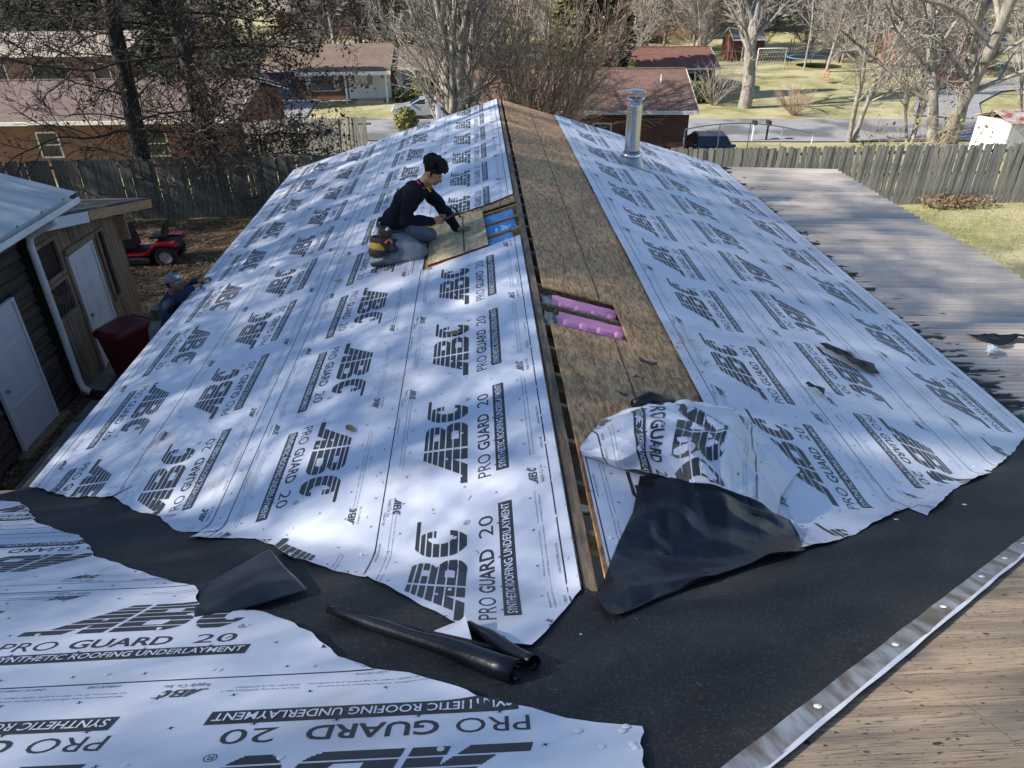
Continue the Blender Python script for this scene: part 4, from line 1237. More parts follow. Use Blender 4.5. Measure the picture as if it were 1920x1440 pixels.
for k in range(12):
    m = MB(); w_ = 0.069; H = 1.85
    rk = random.Random(k); tw = rk.uniform(-0.01, 0.01); hh = H + rk.uniform(-0.03, 0.03); c = rk.uniform(0.025, 0.04)
    poly = [(-w_, 0), (w_, 0), (w_ + tw, hh - c), (w_ - c + tw, hh), (-w_ + c + tw, hh), (-w_ + tw, hh - c)]
    m.prism(poly, 'y', -0.009, 0.009)
    me = m.mesh('picket'); me.materials.append([W['fence_wood_b'], W['fence_wood'], W['fence_shaded_b'], W['fence_damp']][(k % 2) + (2 if k > 5 else 0)]); fixn(me)
    PICK.append(me)
def fence(x0, x1, y0, y1, label, seed, hsc=1.0, dark=False):
    r = random.Random(seed)
    root = thing('board_fence', ((x0 + x1) / 2, (y0 + y1) / 2, 0), label=label, cat='fence')
    inv = Vector(root.location)
    L = sqrt((x1 - x0) ** 2 + (y1 - y0) ** 2); ang = atan2(y1 - y0, x1 - x0)
    n = int(L / 0.149)
    def at(d): return x0 + (x1 - x0) * d / L, y0 + (y1 - y0) * d / L
    for i in range(n):
        d = i * 0.149 + r.uniform(-0.006, 0.006); x, y = at(d)
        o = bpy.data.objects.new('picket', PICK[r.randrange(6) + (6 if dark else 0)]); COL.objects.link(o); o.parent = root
        o.location = Vector((x, y, zg(x, y) - 0.03 + r.uniform(-0.02, 0.02))) - inv
        o.rotation_euler = (r.uniform(-0.012, 0.012), r.uniform(-0.018, 0.018), ang + r.uniform(-0.06, 0.06)); o.scale = (r.uniform(1.0, 1.075) if dark else r.uniform(0.95, 1.03), 1, hsc * r.uniform(0.985, 1.012))
    for zz in (0.3, 0.95, 1.6):
        m = MB(); a = at(0); b_ = at(L); off = Vector((-sin(ang), cos(ang), 0)) * 0.032
        m.bar(Vector((a[0], a[1], zg(*a) + zz * hsc)) + off, Vector((b_[0], b_[1], zg(*b_) + zz * hsc)) + off, 0.04, 0.085)
        ob('rail', m, W['rail_wood'], root, loc=-inv)
    d = 0.0
    while d <= L:
        x, y = at(d); off = Vector((-sin(ang), cos(ang), 0)) * 0.10
        m = MB(); m.box(-0.045, 0.045, -0.045, 0.045, -0.1, 1.8 * hsc); ob('post', m, W['rail_wood'], root, loc=Vector((x, y, zg(x, y))) + off - inv, rot=(0, 0, ang))
        d += 2.4
    return root
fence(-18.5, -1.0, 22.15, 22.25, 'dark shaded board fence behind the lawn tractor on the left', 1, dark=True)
fence(4.6, 21.5, 21.9, 21.5, 'sunlit grey board fence behind the patio roof on the right', 2)
fence(-9.6, -4.25, 31.5, 30.2, 'tall weathered board fence beyond the left fence, by the wire gate', 3, hsc=1.22)
# wire mesh gate with an arched pipe frame
W['pipe'] = mat('galvanised_pipe', (0.42, 0.43, 0.43), (0.33, 0.34, 0.34), scale=8, rough=0.4, metal=0.8)
def mesh_mat():
    m = mat('chain_link', (0.45, 0.46, 0.45), (0.33, 0.35, 0.34), scale=30, rough=0.5, metal=0.5)
    return m
W['wire'] = mesh_mat()
g = thing('wire_gate', (-6.5, 27.6, zg(-6.5, 27.6)), label='chain link gate with arched pipe top beyond the left fence', cat='gate')
def gz(u): return 1.75 + 0.35 * sin(pi * u)
m = MB(); m.tube([(-1.35 + 2.7 * i / 20, 0, gz(i / 20)) for i in range(21)], 0.03, 8)
m.tube([(-1.35, 0, 0), (-1.35, 0, gz(0))], 0.03, 8); m.tube([(1.35, 0, 0), (1.35, 0, gz(1))], 0.03, 8); m.tube([(-1.35, 0, 0.1), (1.35, 0, 0.1)], 0.025, 8); m.tube([(0, 0, 0.1), (0, 0, gz(.5))], 0.02, 8)
ob('gate_frame', m, W['pipe'], g, smooth=True)
m = MB()
for k in range(-26, 58):
    for sg in (1, -1):
        # diamond wires: straight diagonals clipped to the frame
        pts = []
        for q in range(0, 23):
            z = 0.1 + q * 0.09; x = -1.35 + k * 0.075 + sg * (z - 0.1) * 0.9
            if sg < 0: x += 0.0
            u = (x + 1.35) / 2.7
            if 0 <= u <= 1 and z <= gz(u): pts.append((x, 0.004 * sg, z))
        if len(pts) > 1: m.tube([pts[0], pts[-1]], 0.0035, 3, cap=False)
ob('wire_mesh', m, W['wire'], g)
g2 = thing('pipe_fence', (9.9, 27.5, zg(9.9, 27.5) + 0.25), label='low arched pipe fence behind the right board fence near the driveway', cat='fence')
def g2z(x): return 0.95 + 0.62 * cos((x + 0.3) * 0.42)
m = MB(); m.tube([(x, 0, g2z(x)) for x in np.linspace(-2.2, 2.7, 26)], 0.02, 8); ob('top_rail', m, W['pipe'], g2, smooth=True)
for x in (-2.2, -0.9, 0.25, 1.5, 2.7):
    m = MB(); m.tube([(x, 0, -0.1), (x, 0, g2z(x))], 0.02, 8); ob('post', m, W['pipe'], g2, smooth=True)

# ------------------------------------------------------------------ corrugated patio roof on the right
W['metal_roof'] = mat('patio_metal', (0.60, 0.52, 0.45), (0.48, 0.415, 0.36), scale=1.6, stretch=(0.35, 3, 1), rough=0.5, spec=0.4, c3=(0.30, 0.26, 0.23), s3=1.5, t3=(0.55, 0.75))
def metal_mat():
    """painted ribbed metal with dark streaks that thicken towards the wall side"""
    m = W['metal_roof']; nt = m.node_tree; n = nt.nodes; l = nt.links
    tc = n.new('ShaderNodeTexCoord'); sx = n.new('ShaderNodeSeparateXYZ'); l.new(tc.outputs['Object'], sx.inputs['Vector'])
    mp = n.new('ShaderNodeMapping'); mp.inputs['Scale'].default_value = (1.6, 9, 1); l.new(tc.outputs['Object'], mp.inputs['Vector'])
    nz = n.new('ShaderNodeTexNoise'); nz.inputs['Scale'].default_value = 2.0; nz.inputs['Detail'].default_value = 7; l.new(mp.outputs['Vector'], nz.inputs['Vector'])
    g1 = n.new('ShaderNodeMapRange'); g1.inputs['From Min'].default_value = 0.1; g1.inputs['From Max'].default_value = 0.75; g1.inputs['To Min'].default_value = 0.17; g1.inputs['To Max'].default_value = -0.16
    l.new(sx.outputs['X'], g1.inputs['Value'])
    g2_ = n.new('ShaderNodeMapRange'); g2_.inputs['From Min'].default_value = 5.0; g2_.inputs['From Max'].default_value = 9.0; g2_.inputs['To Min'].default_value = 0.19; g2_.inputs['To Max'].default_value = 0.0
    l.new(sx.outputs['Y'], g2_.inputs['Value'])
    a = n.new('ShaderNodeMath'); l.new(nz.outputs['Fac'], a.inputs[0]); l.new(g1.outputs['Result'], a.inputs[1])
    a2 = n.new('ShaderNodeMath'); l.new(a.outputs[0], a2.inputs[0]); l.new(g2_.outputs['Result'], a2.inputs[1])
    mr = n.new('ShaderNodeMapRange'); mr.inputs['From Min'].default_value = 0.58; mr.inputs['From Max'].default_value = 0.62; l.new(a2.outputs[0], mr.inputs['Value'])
    # dark lines beside every rib
    md = n.new('ShaderNodeMath'); md.operation = 'PINGPONG'; md.inputs[1].default_value = 0.092
    so = n.new('ShaderNodeMath'); so.operation = 'ADD'; so.inputs[1].default_value = -4.6 + 0.046
    l.new(sx.outputs['Y'], so.inputs[0]); l.new(so.outputs[0], md.inputs[0])
    gl_ = n.new('ShaderNodeMapRange'); gl_.inputs['From Min'].default_value = 0.074; gl_.inputs['From Max'].default_value = 0.088; gl_.inputs['To Max'].default_value = 0.62
    l.new(md.outputs[0], gl_.inputs['Value'])
    b = n['Principled BSDF']; src = b.inputs['Base Color'].links[0].from_socket
    gm = n.new('ShaderNodeMix'); gm.data_type = 'RGBA'; l.new(gl_.outputs['Result'], gm.inputs['Factor']); l.new(src, gm.inputs['A']); gm.inputs['B'].default_value = (0.13, 0.115, 0.105, 1)
    src = gm.outputs['Result']
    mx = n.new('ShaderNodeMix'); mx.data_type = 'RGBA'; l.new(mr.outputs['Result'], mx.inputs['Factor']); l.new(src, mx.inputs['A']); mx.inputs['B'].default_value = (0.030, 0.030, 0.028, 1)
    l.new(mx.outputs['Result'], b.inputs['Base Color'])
metal_mat()
PX0, PX1, PZ0, PZ1 = 4.98, 7.86, 2.20, 2.08
patio = thing('patio_roof', (PX0, 0, 0), label='long ribbed metal patio roof, pale with dark grime along the house', cat='patio roof')
y = 4.6; kk = 0
rp = random.Random(4)
while y < 15.45:
    m = MB(); P = []
    wdt = 0.92
    prof = []
    nrib = 5
    for i in range(nrib):
        b0 = y + wdt * i / nrib
        prof += [(b0, 0), (b0 + 0.105, 0), (b0 + 0.122, 0.032), (b0 + 0.152, 0.032), (b0 + 0.169, 0)]
    prof.append((y + wdt + 0.03, 0.003))
    e = rp.uniform(-0.02, 0.02); yend = 15.62
    prof = [(min(a, yend + 0.0), z) for a, z in prof]
    for xx in (0.0, 0.9, 1.9, PX1 - PX0 + e):
        zz = PZ0 + (PZ1 - PZ0) * xx / (PX1 - PX0) + 0.004 * (kk % 2)
        P.append([(xx, a, zz + z) for a, z in prof])
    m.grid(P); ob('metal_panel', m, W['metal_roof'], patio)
    y += wdt; kk += 1
m = MB(); m.box(PX1 - PX0 - 0.12, PX1 - PX0 - 0.08, 4.6, 15.5, PZ1 - 0.16, PZ1 - 0.02); ob('beam', m, W['fascia'], patio)
for yy in (5.2, 8.4, 11.8, 15.2):
    m = MB(); m.box(PX1 - PX0 - 0.15, PX1 - PX0 - 0.06, yy - 0.045, yy + 0.045, -0.3, PZ1 - 0.16); ob('post', m, W['fascia'], patio)
zpat = lambda x, y: PZ0 + (PZ1 - PZ0) * (x - PX0) / (PX1 - PX0)
scrap('sheet_scrap', [(5.78, 7.52), (6.6, 7.45), (6.7, 7.25), (5.95, 7.32)], 12, 6, 'crumpled black scrap on the metal patio roof at right edge', seed=4, amp=0.05, zf=zpat)
def paper_ball(c, r, label):
    m = MB(); P = []
    for i in range(13):
        row = []
        for j in range(18):
            th = pi * i / 12; ph = 2 * pi * j / 18
            d = Vector((sin(th) * cos(ph), sin(th) * sin(ph), cos(th)))
            row.append(Vector(c) + d * r * (0.8 + 0.8 * abs(mnoise.noise(d * 2.6 + Vector((3, 1, 5))))))
        P.append(row)
    m.grid(P, close_u=True); return ob('paper_wad', m, W['white_under'], None, label, 'paper wad')
paper_ball((5.85, 7.08, 2.24), 0.055, 'crumpled white paper wad on the metal patio roof')

# ------------------------------------------------------------------ stove pipe and vent on the wing
W['steel'] = mat('stainless', (0.62, 0.63, 0.64), (0.52, 0.53, 0.54), scale=3, stretch=(6, 6, 0.5), rough=0.24, metal=1.0, rvar=0.08)
CX, CY = 2.675, 12.78; CZb = ZR - (CX - XR) * PW
ch = thing('stove_pipe', (CX, CY, CZb), label='shiny steel stove pipe with round rain cap on the right slope', cat='chimney pipe')
m = MB(); m.lathe([(0.128, 0.05), (0.128, 0.86), (0.134, 0.862), (0.134, 0.885), (0.128, 0.89), (0.128, 0.955), (0.134, 0.957), (0.134, 0.975), (0.10, 0.98)], 32); ob('pipe', m, W['steel'], ch, smooth=True).modifiers.new('es', 'EDGE_SPLIT').split_angle = 0.6
m = MB(); m.lathe([(0.115, 0.96), (0.115, 1.07), (0.155, 1.075), (0.165, 1.085), (0.155, 1.095), (0.11, 1.10)], 32); ob('collar', m, W['steel'], ch, smooth=True)
m = MB(); m.lathe([(0.0, 1.235), (0.11, 1.222), (0.175, 1.205), (0.178, 1.195), (0.17, 1.195), (0.0, 1.20)], 32); ob('rain_cap', m, W['steel'], ch, smooth=True)
for k in range(6):
    a = k * pi / 3 + 0.3; m = MB(); m.bar((0.125 * cos(a), 0.125 * sin(a), 1.07), (0.125 * cos(a), 0.125 * sin(a), 1.21), 0.012, 0.012); ob('cap_strut', m, W['steel'], ch)
m = MB(); m.lathe([(0.132, 0.20), (0.134, 0.235), (0.19, 0.145), (0.185, 0.14)], 32); ob('storm_collar', m, W['steel'], ch, smooth=True)
W['flash'] = mat('flashing', (0.55, 0.53, 0.49), (0.42, 0.40, 0.37), scale=5, rough=0.32, metal=0.9)
m = MB(); P = []
for i in range(9):
    f = i / 8; row = []
    for k in range(32):
        a = 2 * pi * k / 32; r = 0.245 + (0.15 - 0.245) * f
        x, y_ = r * cos(a), r * sin(a) + (-0.05 * (1 - f))
        zlow = -x * PW + 0.012; row.append((x, y_, zlow + (0.165 - zlow) * f))
    P.append(row)
m.grid(P, close_u=True); ob('flashing_cone', m, W['flash'], ch, smooth=True)
m = MB(); m.hexa([(x, y_, -x * PW + o_) for o_ in (0.026, 0.030) for x, y_ in ((-0.2, -0.36), (0.32, -0.36), (0.32, 0.2), (-0.2, 0.2))]); ob('base_plate', m, W['flash'], ch)
W['pvc'] = mat('pvc_white', (0.78, 0.78, 0.76), (0.7, 0.7, 0.68), scale=5, rough=0.4)
m = MB(); m.lathe([(0.055, -0.2), (0.055, 0.30), (0.048, 0.30), (0.048, -0.1)], 16)
ob('vent_pipe', m, W['pvc'], None, 'short white plastic vent pipe at the far left gable edge', 'vent pipe', loc=(-0.80, 15.62, ZR - (XR + 0.80) * PW), smooth=True)

# ------------------------------------------------------------------ sheds on the left
W['log'] = mat('log_siding', (0.095, 0.066, 0.045), (0.035, 0.026, 0.02), scale=4, stretch=(4, 0.5, 5), rough=0.85, bump=0.5, c3=(0.20, 0.15, 0.10), s3=1.6, t3=(0.58, 0.75))
W['door_white'] = mat('door_white', (0.66, 0.67, 0.70), (0.60, 0.61, 0.64), scale=2, rough=0.4)
W['gutter'] = mat('gutter_white', (0.74, 0.74, 0.74), (0.62, 0.62, 0.61), scale=4, rough=0.4)
W['tin'] = mat('tin_roof', (0.56, 0.57, 0.56), (0.42, 0.43, 0.43), scale=1.3, stretch=(0.4, 3, 1), rough=0.45, metal=0.2, c3=(0.25, 0.22, 0.19), s3=1.4, t3=(0.58, 0.72))
W['glass'] = glass_mat('window_glass')
W['cedar'] = mat('cedar_siding', (0.33, 0.235, 0.155), (0.19, 0.135, 0.09), scale=5, stretch=(5, 5, 0.45), rough=0.85, bump=0.35, c3=(0.08, 0.065, 0.05), s3=1.1, t3=(0.52, 0.72))
W['trim_wood'] = mat('trim_wood', (0.30, 0.21, 0.135), (0.18, 0.125, 0.08), scale=6, stretch=(3, 3, 0.7), rough=0.85, bump=0.2)
def panel_door(root, x, y0, y1, z0, z1, m_, fr, name='door', knob_y=None):
    """six-panel door standing in the plane x = const, facing +x"""
    m = MB(); m.box(x - 0.04, x, y0, y1, z0, z1)
    d = ob(name, m, m_, root)
    w_ = y1 - y0; h_ = z1 - z0
    for (a, b) in ((0.12, 0.46), (0.54, 0.88)):
        for (c, e) in ((0.06, 0.34), (0.40, 0.74), (0.80, 0.94)):
            m = MB(); xx = x
            ya, yb, za, zb = y0 + a * w_, y0 + b * w_, z0 + c * h_, z0 + e * h_
            q = 0.025
            P = [[(xx + 0.001, ya, za), (xx + 0.001, yb, za), (xx + 0.001, yb, zb), (xx + 0.001, ya, zb)],
                 [(xx + 0.008, ya + q * .4, za + q * .4), (xx + 0.008, yb - q * .4, za + q * .4), (xx + 0.008, yb - q * .4, zb - q * .4), (xx + 0.008, ya + q * .4, zb - q * .4)],
                 [(xx + 0.003, ya + q, za + q), (xx + 0.003, yb - q, za + q), (xx + 0.003, yb - q, zb - q), (xx + 0.003, ya + q, zb - q)]]
            m.grid(P, close_u=True); b_ = 8; m.add(P[2], [(0, 1, 2, 3)])
            ob('door_panel', m, m_, d)
    m = MB(); ky = knob_y if knob_y else y0 + 0.07
    m.lathe([(0, 0.06), (0.02, 0.058), (0.028, 0.04), (0.02, 0.02), (0.012, 0.0)], 12, o=(x, ky, z0 + 0.95), axis=(1, 0, 0)); ob('door_knob', m, W['nail'], d, smooth=True)
    m = MB(); t = 0.05
    m.box(x - 0.03, x + 0.022, y0 - t - 0.004, y0 - 0.004, z0, z1 + t); m.box(x - 0.03, x + 0.022, y1 + 0.004, y1 + t + 0.004, z0, z1 + t); m.box(x - 0.03, x + 0.022, y0 - 0.003, y1 + 0.003, z1 + 0.004, z1 + t)
    ob('door_frame', m, fr, root)
    return d
logshed = thing('log_shed', (-8.5, 8.0, 0), label='dark timber shed with pale tin roof at the left edge', cat='shed')
lo_ = Vector((-8.5, 8.0, 0))
m = MB(); m.box(-11.0, -6.84, 4.0, 10.36, -0.1, 3.0); ob('wall', m, W['dark_gap'], logshed, loc=-lo_)
rq = random.Random(9); z = 0.02
while z < 2.95:
    hh = 0.172
    for (a, b) in ((4.0, 8.80), (9.90, 10.38)) if z < 2.05 else ((4.0, 10.38),):
        a2 = a + (rq.uniform(-0.02, 0.02) if b > 10 else 0)
        m = MB(); poly = [(-6.85, z), (-6.775, z + 0.015), (-6.765 + rq.uniform(0, 0.015), z + 0.05), (-6.78, z + hh - 0.03), (-6.80, z + hh - 0.006), (-6.85, z + hh - 0.006)]
        vs = [(px, a2, pz) for px, pz in poly] + [(px + rq.uniform(-.004, .004), b, pz) for px, pz in poly]
        n_ = len(poly); m.add(vs, [tuple(range(n_)), tuple(range(n_, 2 * n_))] + [(i, (i + 1) % n_, n_ + (i + 1) % n_, n_ + i) for i in range(n_)])
        ob('log', m, W['log'], logshed, loc=-lo_)
    z += hh
panel_door(logshed, -6.74, 8.90, 9.78, 0.06, 2.02, W['door_white'], W['door_white'], knob_y=8.97)
for ch_ in [c for c in bpy.data.objects if c.parent == logshed and c.name.split('.')[0] in ('door', 'door_frame')]: ch_.location = -lo_
m = MB(); m.box(-6.95, -6.62, 8.7, 9.98, -0.08, 0.045); ob('door_sill', m, W['trim_wood'], logshed, loc=-lo_)
# tin roof, ribbed panels
yk = 3.9; k = 0
while yk < 11.1:
    y1_ = min(yk + 0.62, 11.16)
    m = MB(); q = []
    def tz(x): return 3.19 + (-6.12 - x) * 0.30
    P = []
    for x in (-6.10, -7.5, -9.0, -10.8):
        P.append([(x, yk, tz(x)), (x, yk + 0.02, tz(x) + 0.022), (x, yk + 0.05, tz(x) + 0.022), (x, yk + 0.07, tz(x)), (x, y1_ + 0.01, tz(x) + 0.002)])
    m.grid(P); ob('tin_panel', m, W['tin'], logshed, loc=-lo_); yk = y1_; k += 1
    if y1_ >= 11.16: break
m = MB(); m.prism([(-6.22, 3.02), (-6.10, 3.02), (-6.06, 3.05), (-6.06, 3.13), (-6.075, 3.13), (-6.075, 3.055), (-6.11, 3.035), (-6.205, 3.035), (-6.205, 3.13), (-6.22, 3.13)], 'y', 3.9, 11.12)
ob('gutter', m, W['gutter'], logshed, loc=-lo_)
m = MB(); m.bar((-6.24, 3.9, 3.06), (-6.24, 11.10, 3.06), 0.03, 0.16); ob('fascia', m, W['log'], logshed, loc=-lo_)
m = MB(); m.tube([(-6.14, 10.42, 3.03), (-6.16, 10.43, 2.96), (-6.35, 10.43, 2.86), (-6.56, 10.43, 2.76), (-6.60, 10.43, 2.62), (-6.61, 10.43, 0.32), (-6.57, 10.40, 0.20), (-6.42, 10.36, 0.12)], 0.052, 10)
ob('downspout', m, W['gutter'], logshed, loc=-lo_, smooth=True)
W['drainpipe'] = mat('drain_black', (0.02, 0.02, 0.02), rough=0.5)
m = MB(); m.tube([(-6.44, 10.36, 0.13), (-6.25, 10.34, 0.08), (-6.0, 10.3, 0.06)], [0.065, 0.07, 0.065], 12); ob('drain_hose', m, W['drainpipe'], logshed, loc=-lo_, smooth=True)

# second shed with grooved vertical boards
cs = thing('cedar_shed', (-8.0, 11.8, 0), label='brown grooved-board shed with white door and dark windows', cat='shed')
co = Vector((-8.0, 11.8, 0))
XW = -6.66
def ztop(y): return 2.86 - 0.21 * (y - 10.45)
openings = [(10.58, 11.10, 1.98, 2.50), (10.56, 11.08, 1.32, 1.86), (11.30, 12.16, 0.02, 2.14), (12.36, 12.56, 0.92, 2.16)]
y = 10.45; rb = random.Random(12)
while y < 13.15:
    y1_ = min(y + 0.102, 13.16)
    segs = [(0.06, ztop((y + y1_) / 2) - 0.02)]
    for (a, b, c, d) in openings:
        if y1_ > a + 0.02 and y < b - 0.02:
            ns = []
            for (s0_, s1_) in segs:
                if c > s0_: ns.append((s0_, min(c, s1_)))
                if d < s1_: ns.append((max(d, s0_), s1_))
            segs = [q for q in ns if q[1] > q[0] + 0.01]
    for (s0_, s1_) in segs:
        m = MB(); dx = rb.uniform(-0.002, 0.002)
        m.box(XW - 0.02, XW + dx, y + 0.005, y1_ - 0.005, s0_, s1_); ob('board', m, W['cedar'], cs, loc=-co)
    y = y1_
m = MB(); m.hexa([(x, y_, z) for z in (0, 1) for x, y_ in ((-9.4, 10.45), (XW - 0.05, 10.45), (XW - 0.05, 13.14), (-9.4, 13.14))])
m.v = [(x, y_, (-0.1 if z < .5 else ztop(y_) - 0.03)) for x, y_, z in m.v]
ob('wall', m, W['dark_gap'], cs, loc=-co)
m = MB(); m.hexa([(x, y_, z) for z in (0, 1) for x, y_ in ((-9.4, 13.145), (XW + 0.0, 13.145), (XW + 0.0, 13.175), (-9.4, 13.175))])
m.v = [(x, y_, (0.05 if z < .5 else ztop(y_) - 0.03)) for x, y_, z in m.v]
ob('end_wall', m, W['cedar'], cs, loc=-co)
def win(root, off, x, y0, y1, z0, z1, lattice=False):
    m = MB(); t = 0.06
    m.box(x - 0.03, x + 0.03, y0 - t, y0, z0 - t, z1 + t); m.box(x - 0.03, x + 0.03, y1, y1 + t, z0 - t, z1 + t)
    m.box(x - 0.03, x + 0.028, y0, y1, z1, z1 + t); m.box(x - 0.03, x + 0.034, y0, y1, z0 - t, z0)
    w_ = ob('window', m, W['trim_wood'], root, loc=-off)
    m = MB(); m.box(x - 0.02, x - 0.012, y0 + .002, y1 - .002, z0 + .002, z1 - .002); ob('pane', m, W['glass'], w_)
    if lattice:
        for k in range(5):
            f = k / 4
            for sg in (0, 1):
                m = MB(); a = (x - 0.008, y0 + (y1 - y0) * f, z0 if sg else z1); b = (x - 0.008, min(y1, max(y0, y0 + (y1 - y0) * (f + 0.45))), z0 + (z1 - z0) * .6 if sg else z1 - (z1 - z0) * .6)
                if b[1] - a[1] > 0.05: m.bar(a, b, 0.006, 0.008, (1, 0, 0)); ob('lead_strip', m, W['nail'], w_)
win(cs, co, XW, 10.58, 11.10, 1.98, 2.48); win(cs, co, XW, 10.56, 11.08, 1.34, 1.84, True); win(cs, co, XW, 12.37, 12.55, 0.94, 2.14)
d = panel_door(cs, XW + 0.002, 11.36, 12.10, 0.08, 2.06, W['door_white'], W['door_white'], knob_y=11.43)
for c in bpy.data.objects:
    if c.parent == cs and c.name.split('.')[0] in ('door', 'door_frame'): c.location = -co
m = MB(); m.bar((XW + 0.03, 11.24, 2.20), (XW + 0.03, 12.24, 2.17), 0.05, 0.09); m.box(XW - 0.02, XW + 0.024, 11.22, 11.30, 0.06, 2.15); m.box(XW - 0.02, XW + 0.024, 12.165, 12.24, 0.06, 2.13); ob('door_trim', m, W['trim_wood'], cs, loc=-co)
W['felt'] = mat('roll_roofing', (0.10, 0.09, 0.085), (0.045, 0.042, 0.04), scale=3, rough=0.95, bump=0.4, c3=(0.30, 0.20, 0.12), s3=1.8, t3=(0.55, 0.7))
def zr2(y): return 2.99 - 0.21 * (y - 10.45)
m = MB(); m.hexa([(x, y_, zr2(y_) + o_) for o_ in (0, 0.04) for x, y_ in ((-9.7, 10.40), (-6.36, 10.40), (-6.36, 14.05), (-9.7, 14.05))]); ob('roof', m, W['felt'], cs, loc=-co)
m = MB(); m.bar((-6.345, 11.75, zr2(11.75) - 0.075), (-6.345, 14.05, zr2(14.05) - 0.075), 0.03, 0.15); ob('fascia', m, W['lumber_new'], cs, loc=-co)
m = MB(); m.bar((-6.352, 10.5, zr2(10.5) - 0.09), (-6.352, 11.74, zr2(11.74) - 0.09), 0.02, 0.17); ob('white_board', m, W['door_white'], cs, loc=-co)
m = MB(); m.box(-6.75, -6.50, 13.17, 13.22, 1.75, 2.2); ob('corner_block', m, W['lumber_new'], cs, loc=-co)
m = MB(); m.box(-6.8, -6.35, 10.5, 13.2, -0.06, 0.055); ob('sill', m, W['concrete'], cs, loc=-co)
W['rooffield_leaf'] = W['deadleaf']

# ------------------------------------------------------------------ red wheeled bin
W['binred'] = mat('bin_red', (0.115, 0.008, 0.012), (0.085, 0.006, 0.01), scale=4, rough=0.45, spec=0.4)
bn = thing('wheeled_bin', (-5.96, 10.95, 0.0), radians(66), 'dark red wheeled trash bin in front of the brown shed', 'trash bin')
m = MB(); P = []
for z, a, b in ((0.05, 0.21, 0.23), (0.12, 0.22, 0.24), (0.85, 0.275, 0.32), (0.93, 0.285, 0.335), (0.93, 0.30, 0.35), (0.97, 0.30, 0.35)):
    ring = []
    for k in range(24):
        t = 2 * pi * k / 24; c, s = cos(t), sin(t); pw = 0.35
        ring.append((b * math.copysign(abs(c) ** pw, c), a * math.copysign(abs(s) ** pw, s), z))
    P.append(ring)
m.grid(P, close_u=True); m.add(P[0], [tuple(range(24))]); ob('body', m, W['binred'], bn, smooth=True).modifiers.new('es', 'EDGE_SPLIT').split_angle = 0.7
m = MB(); P = []
for z, f in ((0.965, 1.03), (1.0, 1.04), (1.035, 0.99), (1.06, 0.85), (1.068, 0.45), (1.07, 0.02)):
    ring = []
    for k in range(24):
        t = 2 * pi * k / 24; c, s = cos(t), sin(t); pw = 0.35
        xx = 0.36 * f * math.copysign(abs(c) ** pw, c); ring.append((xx, 0.31 * f * math.copysign(abs(s) ** pw, s), z + 0.03 * xx + (0.012 * sin(xx * 14) if f < .9 else 0)))
    P.append(ring)
m.grid(P, close_u=True); ob('lid', m, W['binred'], bn, smooth=True).modifiers.new('es', 'EDGE_SPLIT').split_angle = 0.6
m = MB(); m.tube([(0.36, -0.2, 1.0), (0.42, -0.2, 1.02), (0.42, 0.2, 1.02), (0.36, 0.2, 1.0)], 0.014, 8); ob('handle', m, W['binred'], bn, smooth=True)
W['rubber'] = mat('rubber', (0.018, 0.018, 0.018), (0.03, 0.03, 0.03), scale=12, rough=0.8)
for s in (-1, 1):
    m = MB(); m.lathe([(0.0, -0.03), (0.09, -0.03), (0.12, -0.02), (0.12, 0.02), (0.09, 0.03), (0, 0.03)], 20, o=(0.22, s * 0.25, 0.12), axis=(0, 1, 0)); ob('wheel', m, W['rubber'], bn, smooth=True)
W['binlabel'] = mat('bin_lettering', (0.6, 0.6, 0.6), rough=0.6)
v, t = merge([rect_tris(0.0, 0.03, 0.004, 0.024), rect_tris(0.045, 0.12, 0.0, 0.028)])
m = MB(); m.add([(-0.305 , 0.06 - a, 0.80 + b) for a, b in v], [tuple(q) for q in t]); ob('lettering', m, W['binlabel'], bn)
# bucket
W['bucket'] = mat('bucket_grey', (0.36, 0.37, 0.36), (0.28, 0.29, 0.28), scale=5, rough=0.5)
bk = thing('bucket', (-6.5, 13.45, zg(-6.5, 13.45)), label='pale grey plastic bucket on the ground behind the red bin', cat='bucket')
m = MB(); m.lathe([(0.0, 0.01), (0.13, 0.01), (0.135, 0.02), (0.155, 0.33), (0.165, 0.335), (0.165, 0.35), (0.152, 0.35), (0.13, 0.04), (0, 0.035)], 28); ob('shell', m, W['bucket'], bk, smooth=True)
m = MB(); m.tube([(0.165 * cos(a), 0.05, 0.31 - 0.15 * sin(a)) for a in np.linspace(0, pi, 14)], 0.004, 6); ob('bail', m, W['nail'], bk, smooth=True)

# ------------------------------------------------------------------ lawn tractor
W['mowred'] = mat('tractor_red', (0.22, 0.008, 0.014), (0.17, 0.006, 0.01), scale=4, rough=0.3, coat=0.3)
W['plastic_black'] = mat('black_plastic', (0.014, 0.014, 0.015), (0.02, 0.02, 0.02), scale=10, rough=0.5)
W['rim'] = mat('rim_grey', (0.50, 0.48, 0.44), (0.4, 0.38, 0.35), scale=8, rough=0.5)
mw = thing('lawn_tractor', (-7.85, 17.75, zg(-7.85, 17.75)), pi + 0.06, 'red riding lawn tractor parked on leaves beside the shed', 'lawn tractor')
def extr(poly, y0, y1, name, m_, par, bev=0.015):
    m = MB(); m.prism(poly, 'y', y0, y1); o = ob(name, m, m_, par); bevel(o, bev, 2); return o
